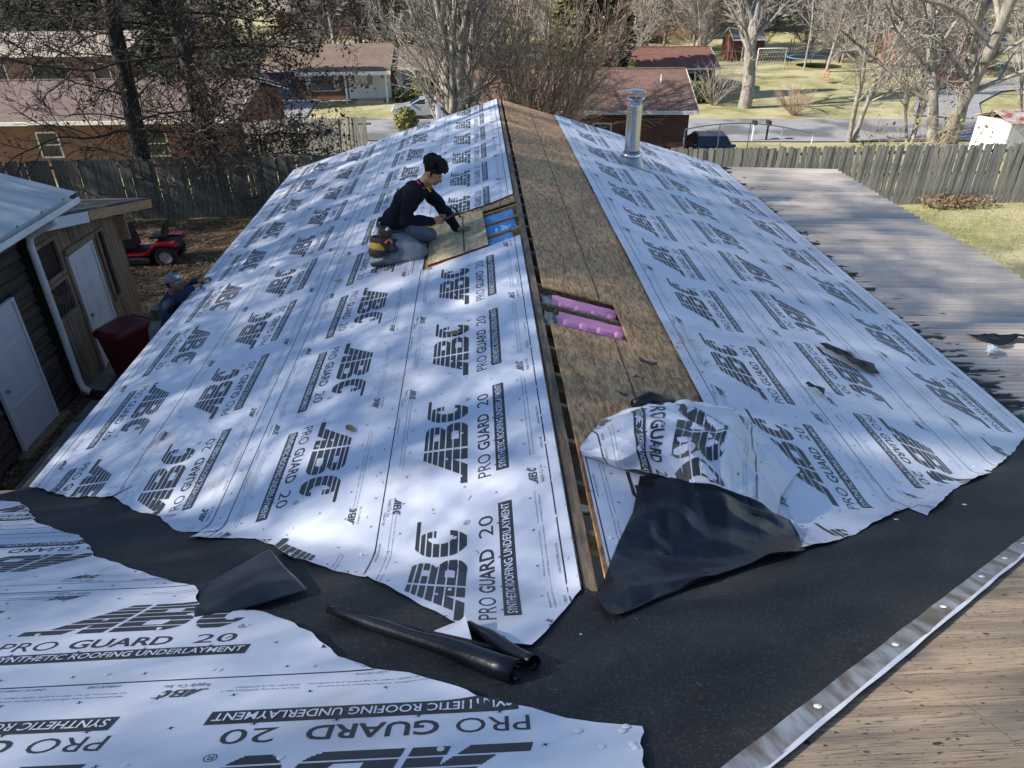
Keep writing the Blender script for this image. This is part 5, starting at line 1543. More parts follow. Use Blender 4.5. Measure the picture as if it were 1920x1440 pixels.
# x forward from the rear axle, wheel radius 0.25
extr([(1.02, 0.50), (1.05, 0.86), (1.50, 0.80), (1.66, 0.72), (1.70, 0.52), (1.62, 0.42), (1.02, 0.42)], -0.26, 0.26, 'hood', W['mowred'], mw, 0.04)
for k in range(5):
    m = MB(); m.box(1.12 + k * 0.055, 1.15 + k * 0.055, 0.262, 0.268, 0.50, 0.60); m.box(1.12 + k * 0.055, 1.15 + k * 0.055, -0.268, -0.262, 0.50, 0.60); ob('hood_slot', m, W['plastic_black'], mw)
v, t = text_mesh('TROY-BILT', 0.26, 0.05)
m = MB(); m.add([(1.10 + a, -0.2655 , 0.72 + b) for a, b in v], [tuple(q) for q in t])
m.v = [(1.46 - (x - 1.10), 0.2655, z) for x, y_, z in m.v]; W['decal'] = mat('decal_white', (0.75, 0.75, 0.75), rough=0.5); ob('lettering', m, W['decal'], mw)
extr([(0.72, 0.42), (0.80, 0.90), (0.92, 0.95), (1.04, 0.90), (1.04, 0.40)], -0.24, 0.24, 'dash_tower', W['plastic_black'], mw, 0.03)
m = MB(); a = Vector((0.80, 0, 0.92)); ax = Vector((-0.5, 0, 0.86)).normalized(); m.tube([a, a + ax * 0.12], 0.02, 8)
c = a + ax * 0.12; e1 = Vector((0, 1, 0)); e2 = ax.cross(e1)
m.tube([c + (e1 * cos(t_) + e2 * sin(t_)) * 0.17 for t_ in np.linspace(0, 2 * pi, 25)], 0.014, 8, cap=False)
for t_ in (0, 2.1, 4.2): m.tube([c, c + (e1 * cos(t_) + e2 * sin(t_)) * 0.17], 0.011, 6)
ob('steering_wheel', m, W['plastic_black'], mw, smooth=True)
extr([(0.34, 0.28), (0.36, 0.33), (0.95, 0.33), (1.0, 0.42), (1.06, 0.42), (1.06, 0.28)], -0.42, 0.42, 'footboard', W['mowred'], mw, 0.02)
for s in (-1, 1):
    poly = [(0.50, 0.34), (0.40, 0.40), (0.30, 0.50), (0.18, 0.57), (-0.02, 0.60), (-0.26, 0.58), (-0.36, 0.52), (-0.34, 0.50), (-0.02, 0.55), (0.16, 0.52), (0.27, 0.46), (0.36, 0.36)]
    m = MB(); m.prism(poly, 'y', s * 0.24, s * 0.50); ob('fender', m, W['mowred'], mw)
extr([(-0.30, 0.36), (-0.30, 0.56), (0.2, 0.54), (0.34, 0.34)], -0.235, 0.235, 'rear_body', W['plastic_black'], mw, 0.02)
m = MB(); m.prism([(-0.04, 0.66), (0.34, 0.62), (0.38, 0.66), (0.34, 0.70), (0.0, 0.75)], 'y', -0.22, 0.22); o = ob('seat_cushion', m, W['plastic_black'], mw); bevel(o, 0.03, 3)
m = MB(); m.prism([(0.0, 0.68), (-0.10, 1.02), (-0.04, 1.04), (0.08, 0.74)], 'y', -0.21, 0.21); o = ob('seat_back', m, W['plastic_black'], mw); bevel(o, 0.03, 3)
m = MB(); m.bar((0.1, 0, 0.54), (0.1, 0, 0.68), 0.2, 0.2, (1, 0, 0)); ob('seat_bracket', m, W['plastic_black'], mw)
extr([(0.36, 0.10), (0.36, 0.22), (0.62, 0.26), (1.1, 0.24), (1.14, 0.10)], -0.5, 0.5, 'mower_deck', W['plastic_black'], mw, 0.03)
def wheel(x, y_, r, w_, par):
    p = ob('wheel', MB().lathe([(r * 0.55, -w_ * .5), (r * 0.9, -w_ * .5), (r, -w_ * .32), (r, w_ * .32), (r * 0.9, w_ * .5), (r * 0.55, w_ * .5), (r * 0.5, 0.0)], 28, o=(x, y_, r), axis=(0, 1, 0)), W['rubber'], par, smooth=True)
    for k in range(20):
        a = 2 * pi * k / 20; m = MB(); d = Vector((cos(a), 0, sin(a))); t_ = Vector((-sin(a), 0, cos(a)))
        m.bar(Vector((x, y_ - w_ * .4, r)) + d * r, Vector((x, y_ + w_ * .4, r)) + d * r + t_ * 0.03, 0.022, 0.016, d); ob('tread_block', m, W['rubber'], p)
    for s in (-1, 1):
        ob('rim', MB().lathe([(0, s * w_ * .30), (r * 0.2, s * w_ * .32), (r * 0.25, s * w_ * .22), (r * .45, s * w_ * .25), (r * 0.56, s * w_ * .48), (r * .58, s * w_ * .45)], 28, o=(x, y_, r), axis=(0, 1, 0)), W['rim'], p, smooth=True)
for s in (-1, 1):
    wheel(0.0, s * 0.37, 0.255, 0.21, mw); wheel(1.42, s * 0.36, 0.19, 0.15, mw)
m = MB(); m.tube([(0, -0.3, 0.255), (0, 0.3, 0.255)], 0.03, 8); m.tube([(1.42, -0.3, 0.19), (1.42, 0.3, 0.19)], 0.03, 8); m.box(0.1, 1.5, -0.12, 0.12, 0.24, 0.40); ob('frame', m, W['plastic_black'], mw)
# ------------------------------------------------------------------ smooth bodies from blended limbs
def surface_nets(D, org, vx):
    S = D < 0
    nx, ny, nz = D.shape
    c = np.zeros((nx - 1, ny - 1, nz - 1), np.int32)
    offs = [(i, j, k) for i in (0, 1) for j in (0, 1) for k in (0, 1)]
    for (i, j, k) in offs: c += S[i:nx - 1 + i, j:ny - 1 + j, k:nz - 1 + k]
    act = (c > 0) & (c < 8)
    idx = np.argwhere(act)
    vid = -np.ones(act.shape, np.int64); vid[act] = np.arange(len(idx))
    acc = np.zeros((len(idx), 3)); cnt = np.zeros(len(idx))
    I, J, K = idx.T
    for a in range(8):
        for b in range(a + 1, 8):
            oa, ob_ = offs[a], offs[b]
            if sum(abs(p - q) for p, q in zip(oa, ob_)) != 1: continue
            da = D[I + oa[0], J + oa[1], K + oa[2]]; db = D[I + ob_[0], J + ob_[1], K + ob_[2]]
            cr = (da < 0) != (db < 0)
            t = np.where(cr, da / np.where(np.abs(da - db) < 1e-9, 1, da - db), 0)
            p = np.array(oa)[None] + (np.array(ob_) - np.array(oa))[None] * t[:, None]
            acc[cr] += p[cr]; cnt[cr] += 1
    V = (idx + acc / np.maximum(cnt, 1)[:, None]) * vx + np.array(org)
    F = []
    for ax in range(3):
        A = [slice(None)] * 3; B = [slice(None)] * 3
        A[ax] = slice(0, -1); B[ax] = slice(1, None)
        sa, sb = S[tuple(A)], S[tuple(B)]
        E = np.argwhere(sa != sb)
        o1, o2 = [q for q in range(3) if q != ax]
        ok = (E[:, o1] > 0) & (E[:, o2] > 0) & (E[:, o1] < D.shape[o1] - 1) & (E[:, o2] < D.shape[o2] - 1)
        E = E[ok]; fl = sa[tuple(E.T)]
        q = []
        for (d1, d2) in ((0, 0), (-1, 0), (-1, -1), (0, -1)):
            e = E.copy(); e[:, o1] += d1; e[:, o2] += d2; q.append(vid[tuple(e.T)])
        q = np.stack(q, 1)
        if ax == 1: fl = ~fl
        q[~fl] = q[~fl][:, ::-1]
        F.append(q)
    F = np.concatenate(F); F = F[(F >= 0).all(1)]
    return V, F
class Blob:
    def __init__(self, lo, hi, vx):
        self.vx = vx; self.lo = np.array(lo, float)
        n = [int(math.ceil((b - a) / vx)) + 1 for a, b in zip(lo, hi)]
        self.D = np.full(n, 0.3, np.float32)
        self.ax = [self.lo[i] + vx * np.arange(n[i]) for i in range(3)]
    def _sub(self, lo, hi):
        sl = []
        for i in range(3):
            a = int(floor((lo[i] - self.lo[i]) / self.vx)); b = int(math.ceil((hi[i] - self.lo[i]) / self.vx)) + 1
            sl.append(slice(max(a, 0), min(max(b, 0), self.D.shape[i])))
        G = np.meshgrid(*[self.ax[i][sl[i]] for i in range(3)], indexing='ij')
        return tuple(sl), G
    def _mix(self, sl, d, k, sub=False):
        D = self.D[sl]
        if sub:
            h = np.clip(0.5 - 0.5 * (D + d) / k, 0, 1); self.D[sl] = D * (1 - h) + (-d) * h + k * h * (1 - h)
        else:
            h = np.clip(0.5 + 0.5 * (D - d) / k, 0, 1); self.D[sl] = D * (1 - h) + d * h - k * h * (1 - h)
    def cap(self, a, b, ra, rb=None, k=0.02, sub=False):
        a = np.array(a, float); b = np.array(b, float); rb = ra if rb is None else rb
        pad = max(ra, rb) + 0.06 + k
        sl, G = self._sub(np.minimum(a, b) - pad, np.maximum(a, b) + pad)
        ab = b - a; L2 = max(ab @ ab, 1e-9)
        t = np.clip(((G[0] - a[0]) * ab[0] + (G[1] - a[1]) * ab[1] + (G[2] - a[2]) * ab[2]) / L2, 0, 1)
        d = np.sqrt((G[0] - a[0] - ab[0] * t) ** 2 + (G[1] - a[1] - ab[1] * t) ** 2 + (G[2] - a[2] - ab[2] * t) ** 2) - (ra + (rb - ra) * t)
        self._mix(sl, d, k, sub); return self
    def ell(self, c, r, axes=None, k=0.02, sub=False):
        """axes: three unit vectors matching the radii"""
        c = np.array(c, float); pad = max(r) + 0.06 + k
        sl, G = self._sub(c - pad, c + pad)
        if axes is None: axes = np.eye(3)
        q = [sum((G[i] - c[i]) * axes[j][i] for i in range(3)) / r[j] for j in range(3)]
        n = np.sqrt(q[0] ** 2 + q[1] ** 2 + q[2] ** 2) + 1e-6
        n2 = np.sqrt((q[0] / r[0]) ** 2 + (q[1] / r[1]) ** 2 + (q[2] / r[2]) ** 2) + 1e-6
        self._mix(sl, n * (n - 1) / n2, k, sub); return self
    def ripple(self, amp, f, seed=0):
        X = self.ax[0][:, None, None]; Y = self.ax[1][None, :, None]; Z = self.ax[2][None, None, :]
        w_ = np.sin(f * (X + 0.6 * Z) + seed + 2.0 * np.sin(9 * Y + seed)) * np.sin(f * 0.8 * (Z - 0.5 * Y) + 1.7 * seed) + 0.6 * np.sin(f * 1.9 * (Z + 0.4 * X - 0.5 * Y) + 2.0 * np.sin(f * 0.5 * X + seed))
        self.D += (amp * w_).astype(np.float32); return self
    def obj(self, name, m_, parent=None, loc=(0, 0, 0)):
        V, F = surface_nets(self.D, self.lo - np.array(loc), self.vx)
        me = bpy.data.meshes.new(name); me.from_pydata(V.tolist(), [], F.tolist()); me.update()
        return ob(name, me, m_, parent, smooth=True, fix=True)
def nv(v): v = np.array(v, float); return v / np.linalg.norm(v)
def frame_of(f, up=(0, 0, 1)):
    f = nv(f); r = nv(np.cross(f, up)); u = np.cross(r, f); return f, r, u
W['skin'] = mat('skin_tan', (0.30, 0.155, 0.095), (0.26, 0.13, 0.078), scale=8, rough=0.55, spec=0.35)
W['hair'] = mat('hair_black', (0.008, 0.007, 0.007), (0.018, 0.015, 0.013), scale=30, rough=0.75, bump=0.8, bscale=60, spec=0.15)
W['navy'] = mat('sweatshirt_navy', (0.009, 0.010, 0.018), (0.006, 0.007, 0.012), scale=7, rough=0.95, bump=0.25, bscale=60, spec=0.15)
W['greypants'] = mat('trousers_grey', (0.20, 0.225, 0.26), (0.15, 0.17, 0.20), scale=7, rough=0.9, bump=0.25, bscale=50, spec=0.15)
W['blueshirt'] = mat('shirt_blue', (0.026, 0.04, 0.085), (0.018, 0.029, 0.062), scale=7, rough=0.95, bump=0.25, bscale=60, spec=0.15)
W['leather'] = mat('belt_leather', (0.035, 0.026, 0.02), (0.02, 0.016, 0.012), scale=9, rough=0.7, bump=0.3)
W['yellow'] = mat('pouch_yellow', (0.55, 0.32, 0.03), (0.45, 0.26, 0.02), scale=9, rough=0.7)
W['shoe'] = mat('shoe_grey', (0.10, 0.10, 0.11), (0.04, 0.04, 0.045), scale=12, rough=0.7)
W['sole'] = mat('sole_pale', (0.5, 0.5, 0.5), rough=0.7)
W['eye'] = mat('eye_dark', (0.03, 0.018, 0.012), rough=0.2)
W['eyewhite'] = mat('eye_white', (0.6, 0.57, 0.53), rough=0.3)

def add_head(B, C, f, r, u, k=0.015):
    C = np.array(C); A = [f, r, u]
    B.ell(C + 0.028 * u - 0.012 * f, (0.098, 0.076, 0.090), A, k)            # skull
    B.ell(C - 0.035 * u + 0.022 * f, (0.076, 0.064, 0.078), A, 0.03)         # face
    B.ell(C - 0.082 * u + 0.052 * f, (0.036, 0.042, 0.030), A, 0.03)         # chin and jaw
    B.ell(C + 0.012 * u + 0.080 * f, (0.018, 0.052, 0.014), A, 0.02)         # brow
    for s in (-1, 1):
        B.ell(C - 0.004 * u + 0.092 * f + s * 0.031 * r, (0.016, 0.018, 0.011), A, 0.012, sub=True)   # eye socket
        B.ell(C - 0.036 * u + 0.070 * f + s * 0.040 * r, (0.022, 0.02, 0.02), A, 0.025)   # cheek
        B.ell(C - 0.012 * u - 0.008 * f + s * 0.078 * r, (0.018, 0.010, 0.030), A, 0.008)  # ear
        B.ell(C - 0.012 * u - 0.002 * f + s * 0.086 * r, (0.008, 0.006, 0.016), A, 0.006, sub=True)
    B.cap(C + 0.002 * u + 0.096 * f, C - 0.036 * u + 0.114 * f, 0.009, 0.014, 0.012)       # nose
    B.ell(C - 0.038 * u + 0.104 * f, (0.012, 0.018, 0.009), A, 0.01)
    B.ell(C - 0.062 * u + 0.094 * f, (0.010, 0.024, 0.0065), A, 0.008)       # lips
    B.ell(C - 0.074 * u + 0.090 * f, (0.011, 0.021, 0.007), A, 0.008)
    B.ell(C - 0.068 * u + 0.104 * f, (0.010, 0.022, 0.0018), A, 0.004, sub=True)
def add_hand(B, wr, kn, side, curl, spread=1.0, dn=(0, 0, -1), thumb=None):
    """wr wrist, kn knuckle centre; side = unit vector across the palm towards the little finger; dn = palm side"""
    wr = np.array(wr, float); kn = np.array(kn, float); side = nv(side); d = nv(kn - wr); dn = nv(np.array(dn) - d * np.dot(dn, d))
    mid = (wr + kn) / 2
    B.ell(mid, (np.linalg.norm(kn - wr) * 0.62, 0.042, 0.016), [d, side, dn], 0.012)
    B.cap(wr - d * 0.03, wr + d * 0.02, 0.026, 0.024, 0.015)
    for i, (o, L) in enumerate(((-0.030, 0.072), (-0.010, 0.080), (0.010, 0.075), (0.030, 0.060))):
        p = kn + side * o * spread; dd = nv(d + side * o * 1.2 * (spread - 0.6)); a = 0.0
        for sgi, ln in enumerate((0.46, 0.30, 0.24)):
            a += curl * (0.7 if sgi == 0 else 1.0)
            q = p + (dd * cos(a) + dn * sin(a)) * L * ln
            B.cap(p, q, 0.0095 - 0.0008 * sgi, 0.0088 - 0.0008 * sgi, 0.004); p = q
    tb = wr + d * 0.022 - side * 0.028; td = nv(d * 0.7 - side * 0.75 + dn * 0.3) if thumb is None else nv(thumb)
    p1 = tb + td * 0.038; p2 = p1 + nv(td + d * 0.5 + dn * curl * 0.5) * 0.032
    B.cap(tb, p1, 0.0135, 0.0115, 0.010); B.cap(p1, p2, 0.011, 0.009, 0.006)

# ---- kneeling roofer
kp = (-0.85, 7.75, 3.30)
man = thing('person', kp, label='person in navy sweatshirt and grey trousers kneeling on the roof with a hammer', cat='person')
f1, r1, u1 = frame_of((0.80, -0.36, -0.50))
HC = np.array((-0.490, 7.785, 4.218))
J = dict(pel=(-1.0, 7.79, 3.575), waist=(-0.965, 7.80, 3.72), chest=(-0.80, 7.82, 3.91), neckb=(-0.645, 7.815, 4.06),
         shN=(-0.735, 7.64, 4.03), elN=(-0.79, 7.52, 3.80), wrN=(-0.485, 7.45, 3.795), shF=(-0.605, 7.985, 4.0), elF=(-0.40, 8.06, 3.71), wrF=(-0.275, 7.92, 3.552),
         hipN=(-0.97, 7.69, 3.54), hipF=(-0.95, 7.90, 3.54), knN=(-0.655, 7.50, 3.455), knF=(-0.575, 7.98, 3.475), anN=(-1.04, 7.63, 3.32), anF=(-1.02, 8.05, 3.32))
J = {a: np.array(b) for a, b in J.items()}
def torso(B, g=0.0, k=0.05):
    ax = nv(J['neckb'] - J['pel']); sd = np.array([0.12, 0.99, 0.0]); sd = nv(sd - ax * (sd @ ax)); fw = np.cross(sd, ax)
    B.ell(J['pel'], (0.155 + g, 0.115 + g, 0.125 + g), [sd, fw, ax], k)
    B.ell(J['waist'] + 0.01 * fw, (0.145 + g, 0.105 + g, 0.13 + g), [sd, fw, ax], k)
    B.ell(J['chest'], (0.165 + g, 0.115 + g, 0.17 + g), [sd, fw, ax], k)
    B.ell(J['neckb'] - ax * 0.06, (0.16 + g, 0.085 + g, 0.075 + g), [sd, fw, ax], k)
B = Blob((-1.35, 7.2, 3.18), (-0.02, 8.3, 4.5), 0.007)
torso(B, -0.02)
B.cap(J['neckb'], HC - 0.05 * u1 - 0.03 * f1, 0.058, 0.052, 0.03)
add_head(B, HC, f1, r1, u1)
for s in 'NF':
    B.cap(J['sh' + s], J['el' + s], 0.045, 0.037, 0.03); B.cap(J['el' + s], J['wr' + s], 0.037, 0.026, 0.02)
    B.cap(J['hip' + s], J['kn' + s], 0.075, 0.05, 0.04); B.cap(J['kn' + s], J['an' + s], 0.05, 0.035, 0.02)
# near hand grips the hammer; far hand presses flat on the board
hdir = nv((0.86, 0.05, 0.42))
add_hand(B, J['wrN'], J['wrN'] + np.array((0.085, 0.0, 0.02)), (-0.15, 0.25, -0.95), 1.15, dn=(0.1, 0.95, 0.1), thumb=(0.7, 0.5, 0.5))
add_hand(B, J['wrF'], J['wrF'] + np.array((0.085, -0.02, 0.012)), (-0.1, -1.0, 0.0), 0.05, 1.25, dn=(0.3, 0, -0.95), thumb=(0.6, 0.75, -0.1))
B.obj('body', W['skin'], man, kp)
# eyes and brows
for s in (-1, 1):
    m = MB(); c = HC - 0.004 * u1 + 0.078 * f1 + s * 0.031 * r1
    m.lathe([(0.0, 0.012), (0.006, 0.0105), (0.0105, 0.006), (0.012, 0), (0.0105, -0.006), (0, -0.012)], 12, o=c - np.array(kp), axis=f1); e = ob('eye', m, W['eyewhite'], man, smooth=True)
    m = MB(); m.lathe([(0.0, 0.0125), (0.005, 0.0118), (0.0058, 0.009)], 10, o=c - np.array(kp) - 0.003 * u1, axis=f1); ob('iris', m, W['eye'], e)
    m = MB(); m.tube([HC - np.array(kp) + (0.014 + 0.004 * sin(t * pi)) * u1 + (0.096 - 0.014 * t * t) * f1 + s * (0.014 + 0.034 * t) * r1 for t in (0, 0.33, 0.66, 1)], [0.003, 0.0042, 0.0038, 0.002], 6); ob('eyebrow', m, W['hair'], man)
# curly hair: high crop with shorter sides
B = Blob(HC - 0.24, HC + 0.28, 0.007)
B.ell(HC + 0.062 * u1 - 0.020 * f1, (0.112, 0.086, 0.070), [f1, r1, u1], 0.02)
B.ell(HC + 0.03 * u1 - 0.052 * f1, (0.055, 0.074, 0.065), [f1, r1, u1], 0.02)
rh = random.Random(5)
for i in range(130):
    a = rh.uniform(0, 2 * pi); z = rh.uniform(-0.1, 1.0); q = sqrt(max(0, 1 - z * z))
    d = f1 * q * cos(a) * 0.118 + r1 * q * sin(a) * 0.086 + u1 * (z * 0.085)
    c = HC + 0.062 * u1 - 0.012 * f1 + d
    if (c - HC) @ u1 < 0.05 and (c - HC) @ f1 > -0.06: continue
    hr = rh.uniform(0.014, 0.030); B.ell(c + u1 * 0.018 + (c - HC) * 0.10, (hr, hr, hr), None, 0.003)
for s in (-1, 1): B.cap(HC + 0.03 * u1 + 0.01 * f1 + s * 0.07 * r1, HC - 0.02 * u1 + 0.012 * f1 + s * 0.073 * r1, 0.016, 0.008, 0.01)
B.obj('hair', W['hair'], man, kp)
# sweatshirt
B = Blob((-1.35, 7.2, 3.35), (-0.15, 8.3, 4.25), 0.009)
torso(B, 0.022)
for s in 'NF':
    B.cap(J['sh' + s], J['el' + s], 0.076, 0.066, 0.05); e = J['wr' + s] + (J['el' + s] - J['wr' + s]) * 0.10
    B.cap(J['el' + s], e, 0.066, 0.045, 0.03); B.cap(e, e + nv(J['wr' + s] - J['el' + s]) * 0.02, 0.045, 0.04, 0.01)
ax1 = nv(J['neckb'] - J['pel'])
B.ell(J['neckb'] - np.array((0.085, 0.0, 0.0)), (0.075, 0.13, 0.06), None, 0.04)        # hood lying on the back
B.cap(J['neckb'] + ax1 * 0.0, J['neckb'] + ax1 * 0.035, 0.078, 0.07, 0.03)
B.cap(J['neckb'] + ax1 * 0.03 + 0.02 * f1, HC - 0.04 * u1, 0.055, 0.06, 0.008, sub=True)
B.ripple(0.0075, 34, 1.3)
B.obj('sweatshirt', W['navy'], man, kp)
for s, c in ((-1, 0), (1, 1)):
    m = MB(); b_ = J['neckb'] + ax1 * 0.05 + np.array((0.055, -0.075 if s < 0 else 0.055, -0.02)) - np.array(kp)
    m.bar(b_, b_ + np.array((0.035, 0.0, -0.05)), 0.018, 0.012); ob('collar_stripe', m, W['yellow'], man)
W['tee'] = mat('collar_magenta', (0.35, 0.04, 0.12), rough=0.9)
m = MB(); c = J['neckb'] + ax1 * 0.045 - np.array(kp); e1 = nv(np.cross(ax1, (0, 1, 0))); e2 = np.cross(ax1, e1)
m.tube([c + (e1 * cos(t) + e2 * sin(t)) * 0.064 for t in np.linspace(0, 2 * pi, 25)], 0.010, 8, cap=False); ob('collar', m, W['tee'], man, smooth=True)
v, t = text_mesh('LG', 0.05, 0.035, 0.02); v2, t2 = text_mesh('INC', 0.055, 0.022, 0.02)
m = MB(); o_ = np.array((-0.615, 7.665, 3.87)) - np.array(kp); ex = nv((0.5, -0.75, 0.1)); ey = nv((0.35, 0.1, 0.93))
m.add([o_ + ex * (a - .03) + ey * b for a, b in v], [tuple(q) for q in t]); m.add([o_ + ex * (a - .03) + ey * (b - 0.045) for a, b in v2], [tuple(q) for q in t2])
ob('chest_print', m, W['decal'], man)
# trousers
B = Blob((-1.35, 7.25, 3.14), (-0.40, 8.3, 3.80), 0.009)
B.ell(J['pel'] - np.array((0.0, 0, 0.02)), (0.155, 0.18, 0.13), None, 0.05)
for s in 'NF':
    B.cap(J['hip' + s], J['kn' + s] - np.array((0.02, 0, 0)), 0.112, 0.083, 0.05); B.cap(J['kn' + s] - np.array((0.02, 0, 0.01)), J['an' + s], 0.078, 0.062, 0.03)
B.ripple(0.0075, 30, 2.1)
# keep the cloth above the roof plane
X = B.ax[0][:, None, None]; Z = B.ax[2][None, None, :]
B.D = np.maximum(B.D, ((ZR - (XR - X) * PW + 0.022) - Z) + 0 * B.D).astype(np.float32)
B.obj('trousers', W['greypants'], man, kp)
m = MB(); P = []
for i in range(7):
    P.append([np.array((-0.66 + 0.02 * sin(j), 7.428 + 0.012 * abs(i - 3) ** 1.3 * .5, 3.0)) * 0 + np.array((-0.79 + 0.022 * i, 7.535 - 0.012 * i - 0.012 * sin(i / 6 * pi) * sin(j / 6 * pi), 3.43 + 0.018 * j + 0.003 * i)) for j in range(7)])
# shoes
for s, yy in (('N', -0.02), ('F', 0.0)):
    a = J['an' + s]; toe = a + np.array((-0.12, 0.02, -0.055))
    B = Blob(a - 0.26, a + 0.16, 0.008)
    B.ell(a + np.array((-0.005, 0, -0.0)), (0.058, 0.046, 0.05), None, 0.03); B.cap(a + np.array((0.02, 0, -0.01)), a + np.array((-0.16, 0.0, -0.045)), 0.048, 0.042, 0.03)
    sh = B.obj('shoe', W['shoe'], man, kp)
    B = Blob(a - 0.28, a + 0.16, 0.008)
    B.cap(a + np.array((0.06, 0.0, 0.052)), a + np.array((-0.19, 0.0, -0.005)), 0.018, 0.018, 0.02); B.cap(a + np.array((0.05, -0.03, 0.03)), a + np.array((-0.19, -0.03, -0.02)), 0.014, 0.014, 0.02)
    B.obj('sole', W['sole'], sh, kp)
# tool belt and pouches
sd = np.array((0.12, 0.99, 0.0)); fwv = nv((0.9, -0.1, -0.35))
belt_c = (J['pel'] + J['waist']) / 2 + np.array((-0.005, 0, 0.0)); bn_ = nv((0.30, 0, 0.95)); e1 = nv(np.cross(bn_, (0, 1, 0))); e2 = np.cross(bn_, e1)
m = MB(); P = []
for t in np.linspace(0, 2 * pi, 41):
    c = belt_c + e1 * cos(t) * 0.165 + e2 * sin(t) * 0.195 - np.array(kp)
    P.append([c - bn_ * 0.028, c + bn_ * 0.028])
m.grid(P); o = ob('tool_belt', m, W['leather'], man, smooth=True); o.modifiers.new('thick', 'SOLIDIFY').thickness = 0.008
def pouch(c, w_, h_, d_, m_, name='pouch'):
    B = Blob(np.array(c) - 0.2, np.array(c) + 0.2, 0.009)
    ax_ = [nv((0.9, -0.4, 0)), nv((0.4, 0.9, 0)), np.array((0, 0, 1.0))]
    B.ell(c, (w_, d_, h_), ax_, 0.01); B.ell(np.array(c) + np.array((0, -0.0, h_ * 0.95)), (w_ * 0.86, d_ * 0.8, h_ * 0.55), ax_, 0.006, sub=True)
    B.ripple(0.002, 50, 1); return B.obj(name, m_, man, kp)
pouch((-1.10, 7.545, 3.54), 0.115, 0.115, 0.075, W['leather']); pouch((-1.115, 7.535, 3.51), 0.095, 0.085, 0.088, W['yellow']); pouch((-1.13, 7.525, 3.455), 0.10, 0.075, 0.09, W['leather'])
pouch((-1.03, 7.56, 3.66), 0.075, 0.09, 0.05, W['leather']); pouch((-0.93, 7.565, 3.52), 0.035, 0.10, 0.035, W['leather'])
for (p, q, r_, m_, nm) in (((-0.99, 7.50, 3.60), (-0.955, 7.49, 3.555), 0.010, 'orange', 'tool_grip'), ((-1.03, 7.47, 3.565), (-1.0, 7.46, 3.60), 0.010, 'orange', 'tool_grip'), ((-1.01, 7.49, 3.70), (-0.985, 7.485, 3.725), 0.014, 'decal', 'tape_tag')):
    m = MB(); m.tube([np.array(p) - np.array(kp), np.array(q) - np.array(kp)], r_, 8); ob(nm, m, W[m_], man, smooth=True)
m = MB(); m.tube([np.array((-1.20, 7.60, 3.66)) - np.array(kp), np.array((-1.21, 7.62, 3.45)) - np.array(kp), np.array((-1.235, 7.63, 3.36)) - np.array(kp)], [0.010, 0.012, 0.016], 8); ob('hung_tool', m, W['lumber_new'], man, smooth=True)
# hammer in the near hand
ham = thing('hammer', (-0.40, 7.452, 3.80), label='claw hammer with yellow grip held in the kneeling roofer\'s hand', cat='hammer')
hb = np.array((-0.545, 7.452, 3.738)) - np.array((-0.40, 7.452, 3.80)); he = np.array((-0.235, 7.452, 3.882)) - np.array((-0.40, 7.452, 3.80))
d = nv(he - hb)
m = MB(); m.tube([hb, hb + (he - hb) * 0.38], [0.019, 0.017], 10); ob('grip', m, W['yellow'], ham, smooth=True)
W['tooldark'] = mat('tool_dark', (0.06, 0.065, 0.075), (0.045, 0.05, 0.055), scale=10, rough=0.35, metal=0.8)
m = MB(); m.tube([hb + (he - hb) * 0.36, he], [0.013, 0.012], 10); ob('shaft', m, W['tooldark'], ham, smooth=True)
n_ = nv((-d[2], 0.0, d[0])); m = MB(); m.tube([he - n_ * 0.052, he - n_ * 0.04, he - n_ * 0.018, he + n_ * 0.02], [0.016, 0.016, 0.011, 0.014], 10)
m.tube([he + n_ * 0.015, he + n_ * 0.06 - d * 0.008, he + n_ * 0.105 - d * 0.045], [0.014, 0.010, 0.004], 8); ob('head', m, W['tooldark'], ham, smooth=True)

# ---- man at the eave
kp2 = (-4.31, 9.18, 0.86)
man2 = thing('person', kp2, label='person in blue long-sleeved shirt and grey cap reaching over the left eave', cat='person')
f2, r2, u2 = frame_of((0.93, -0.28, 0.18))
DS = np.array((0.24, -0.54, 0.235))
H2 = np.array((-4.345, 9.70, 2.255)) + DS
K = dict(neckb=(-4.44, 9.74, 2.06), chest=(-4.50, 9.74, 1.86), waist=(-4.55, 9.74, 1.62), pel=(-4.56, 9.74, 1.48), shN=(-4.48, 9.57, 1.985), elN=(-4.20, 9.36, 1.955), wrN=(-3.935, 9.215, 2.375), shF=(-4.40, 9.92, 1.985), elF=(-4.12, 9.90, 1.98), wrF=(-3.96, 9.63, 2.405),
         hipN=(-4.56, 9.64, 1.45), hipF=(-4.56, 9.84, 1.45), knN=(-4.52, 9.62, 1.06), knF=(-4.52, 9.86, 1.06), anN=(-4.57, 9.62, 0.70), anF=(-4.57, 9.86, 0.70))
K = {a: np.array(b) + DS for a, b in K.items()}
K['shN'] = np.array((-4.20, 9.02, 2.23)); K['elN'] = np.array((-3.93, 8.80, 2.43)); K['wrN'] = np.array((-3.83, 9.02, 2.475)); K['elF'] = np.array((-3.93, 9.38, 2.38)); K['wrF'] = np.array((-3.78, 9.24, 2.485))
def torso2(B, g=0.0):
    B.ell(K['pel'], (0.12 + g, 0.165 + g, 0.12 + g), None, 0.05); B.ell(K['waist'], (0.115 + g, 0.155 + g, 0.15 + g), None, 0.05)
    B.ell(K['chest'], (0.125 + g, 0.175 + g, 0.18 + g), None, 0.05); B.ell(K['neckb'] - np.array((0.01, 0, 0.06)), (0.085 + g, 0.165 + g, 0.07 + g), None, 0.05)
B = Blob((-4.65, 8.5, 0.78), (-3.5, 9.65, 2.78), 0.0075)
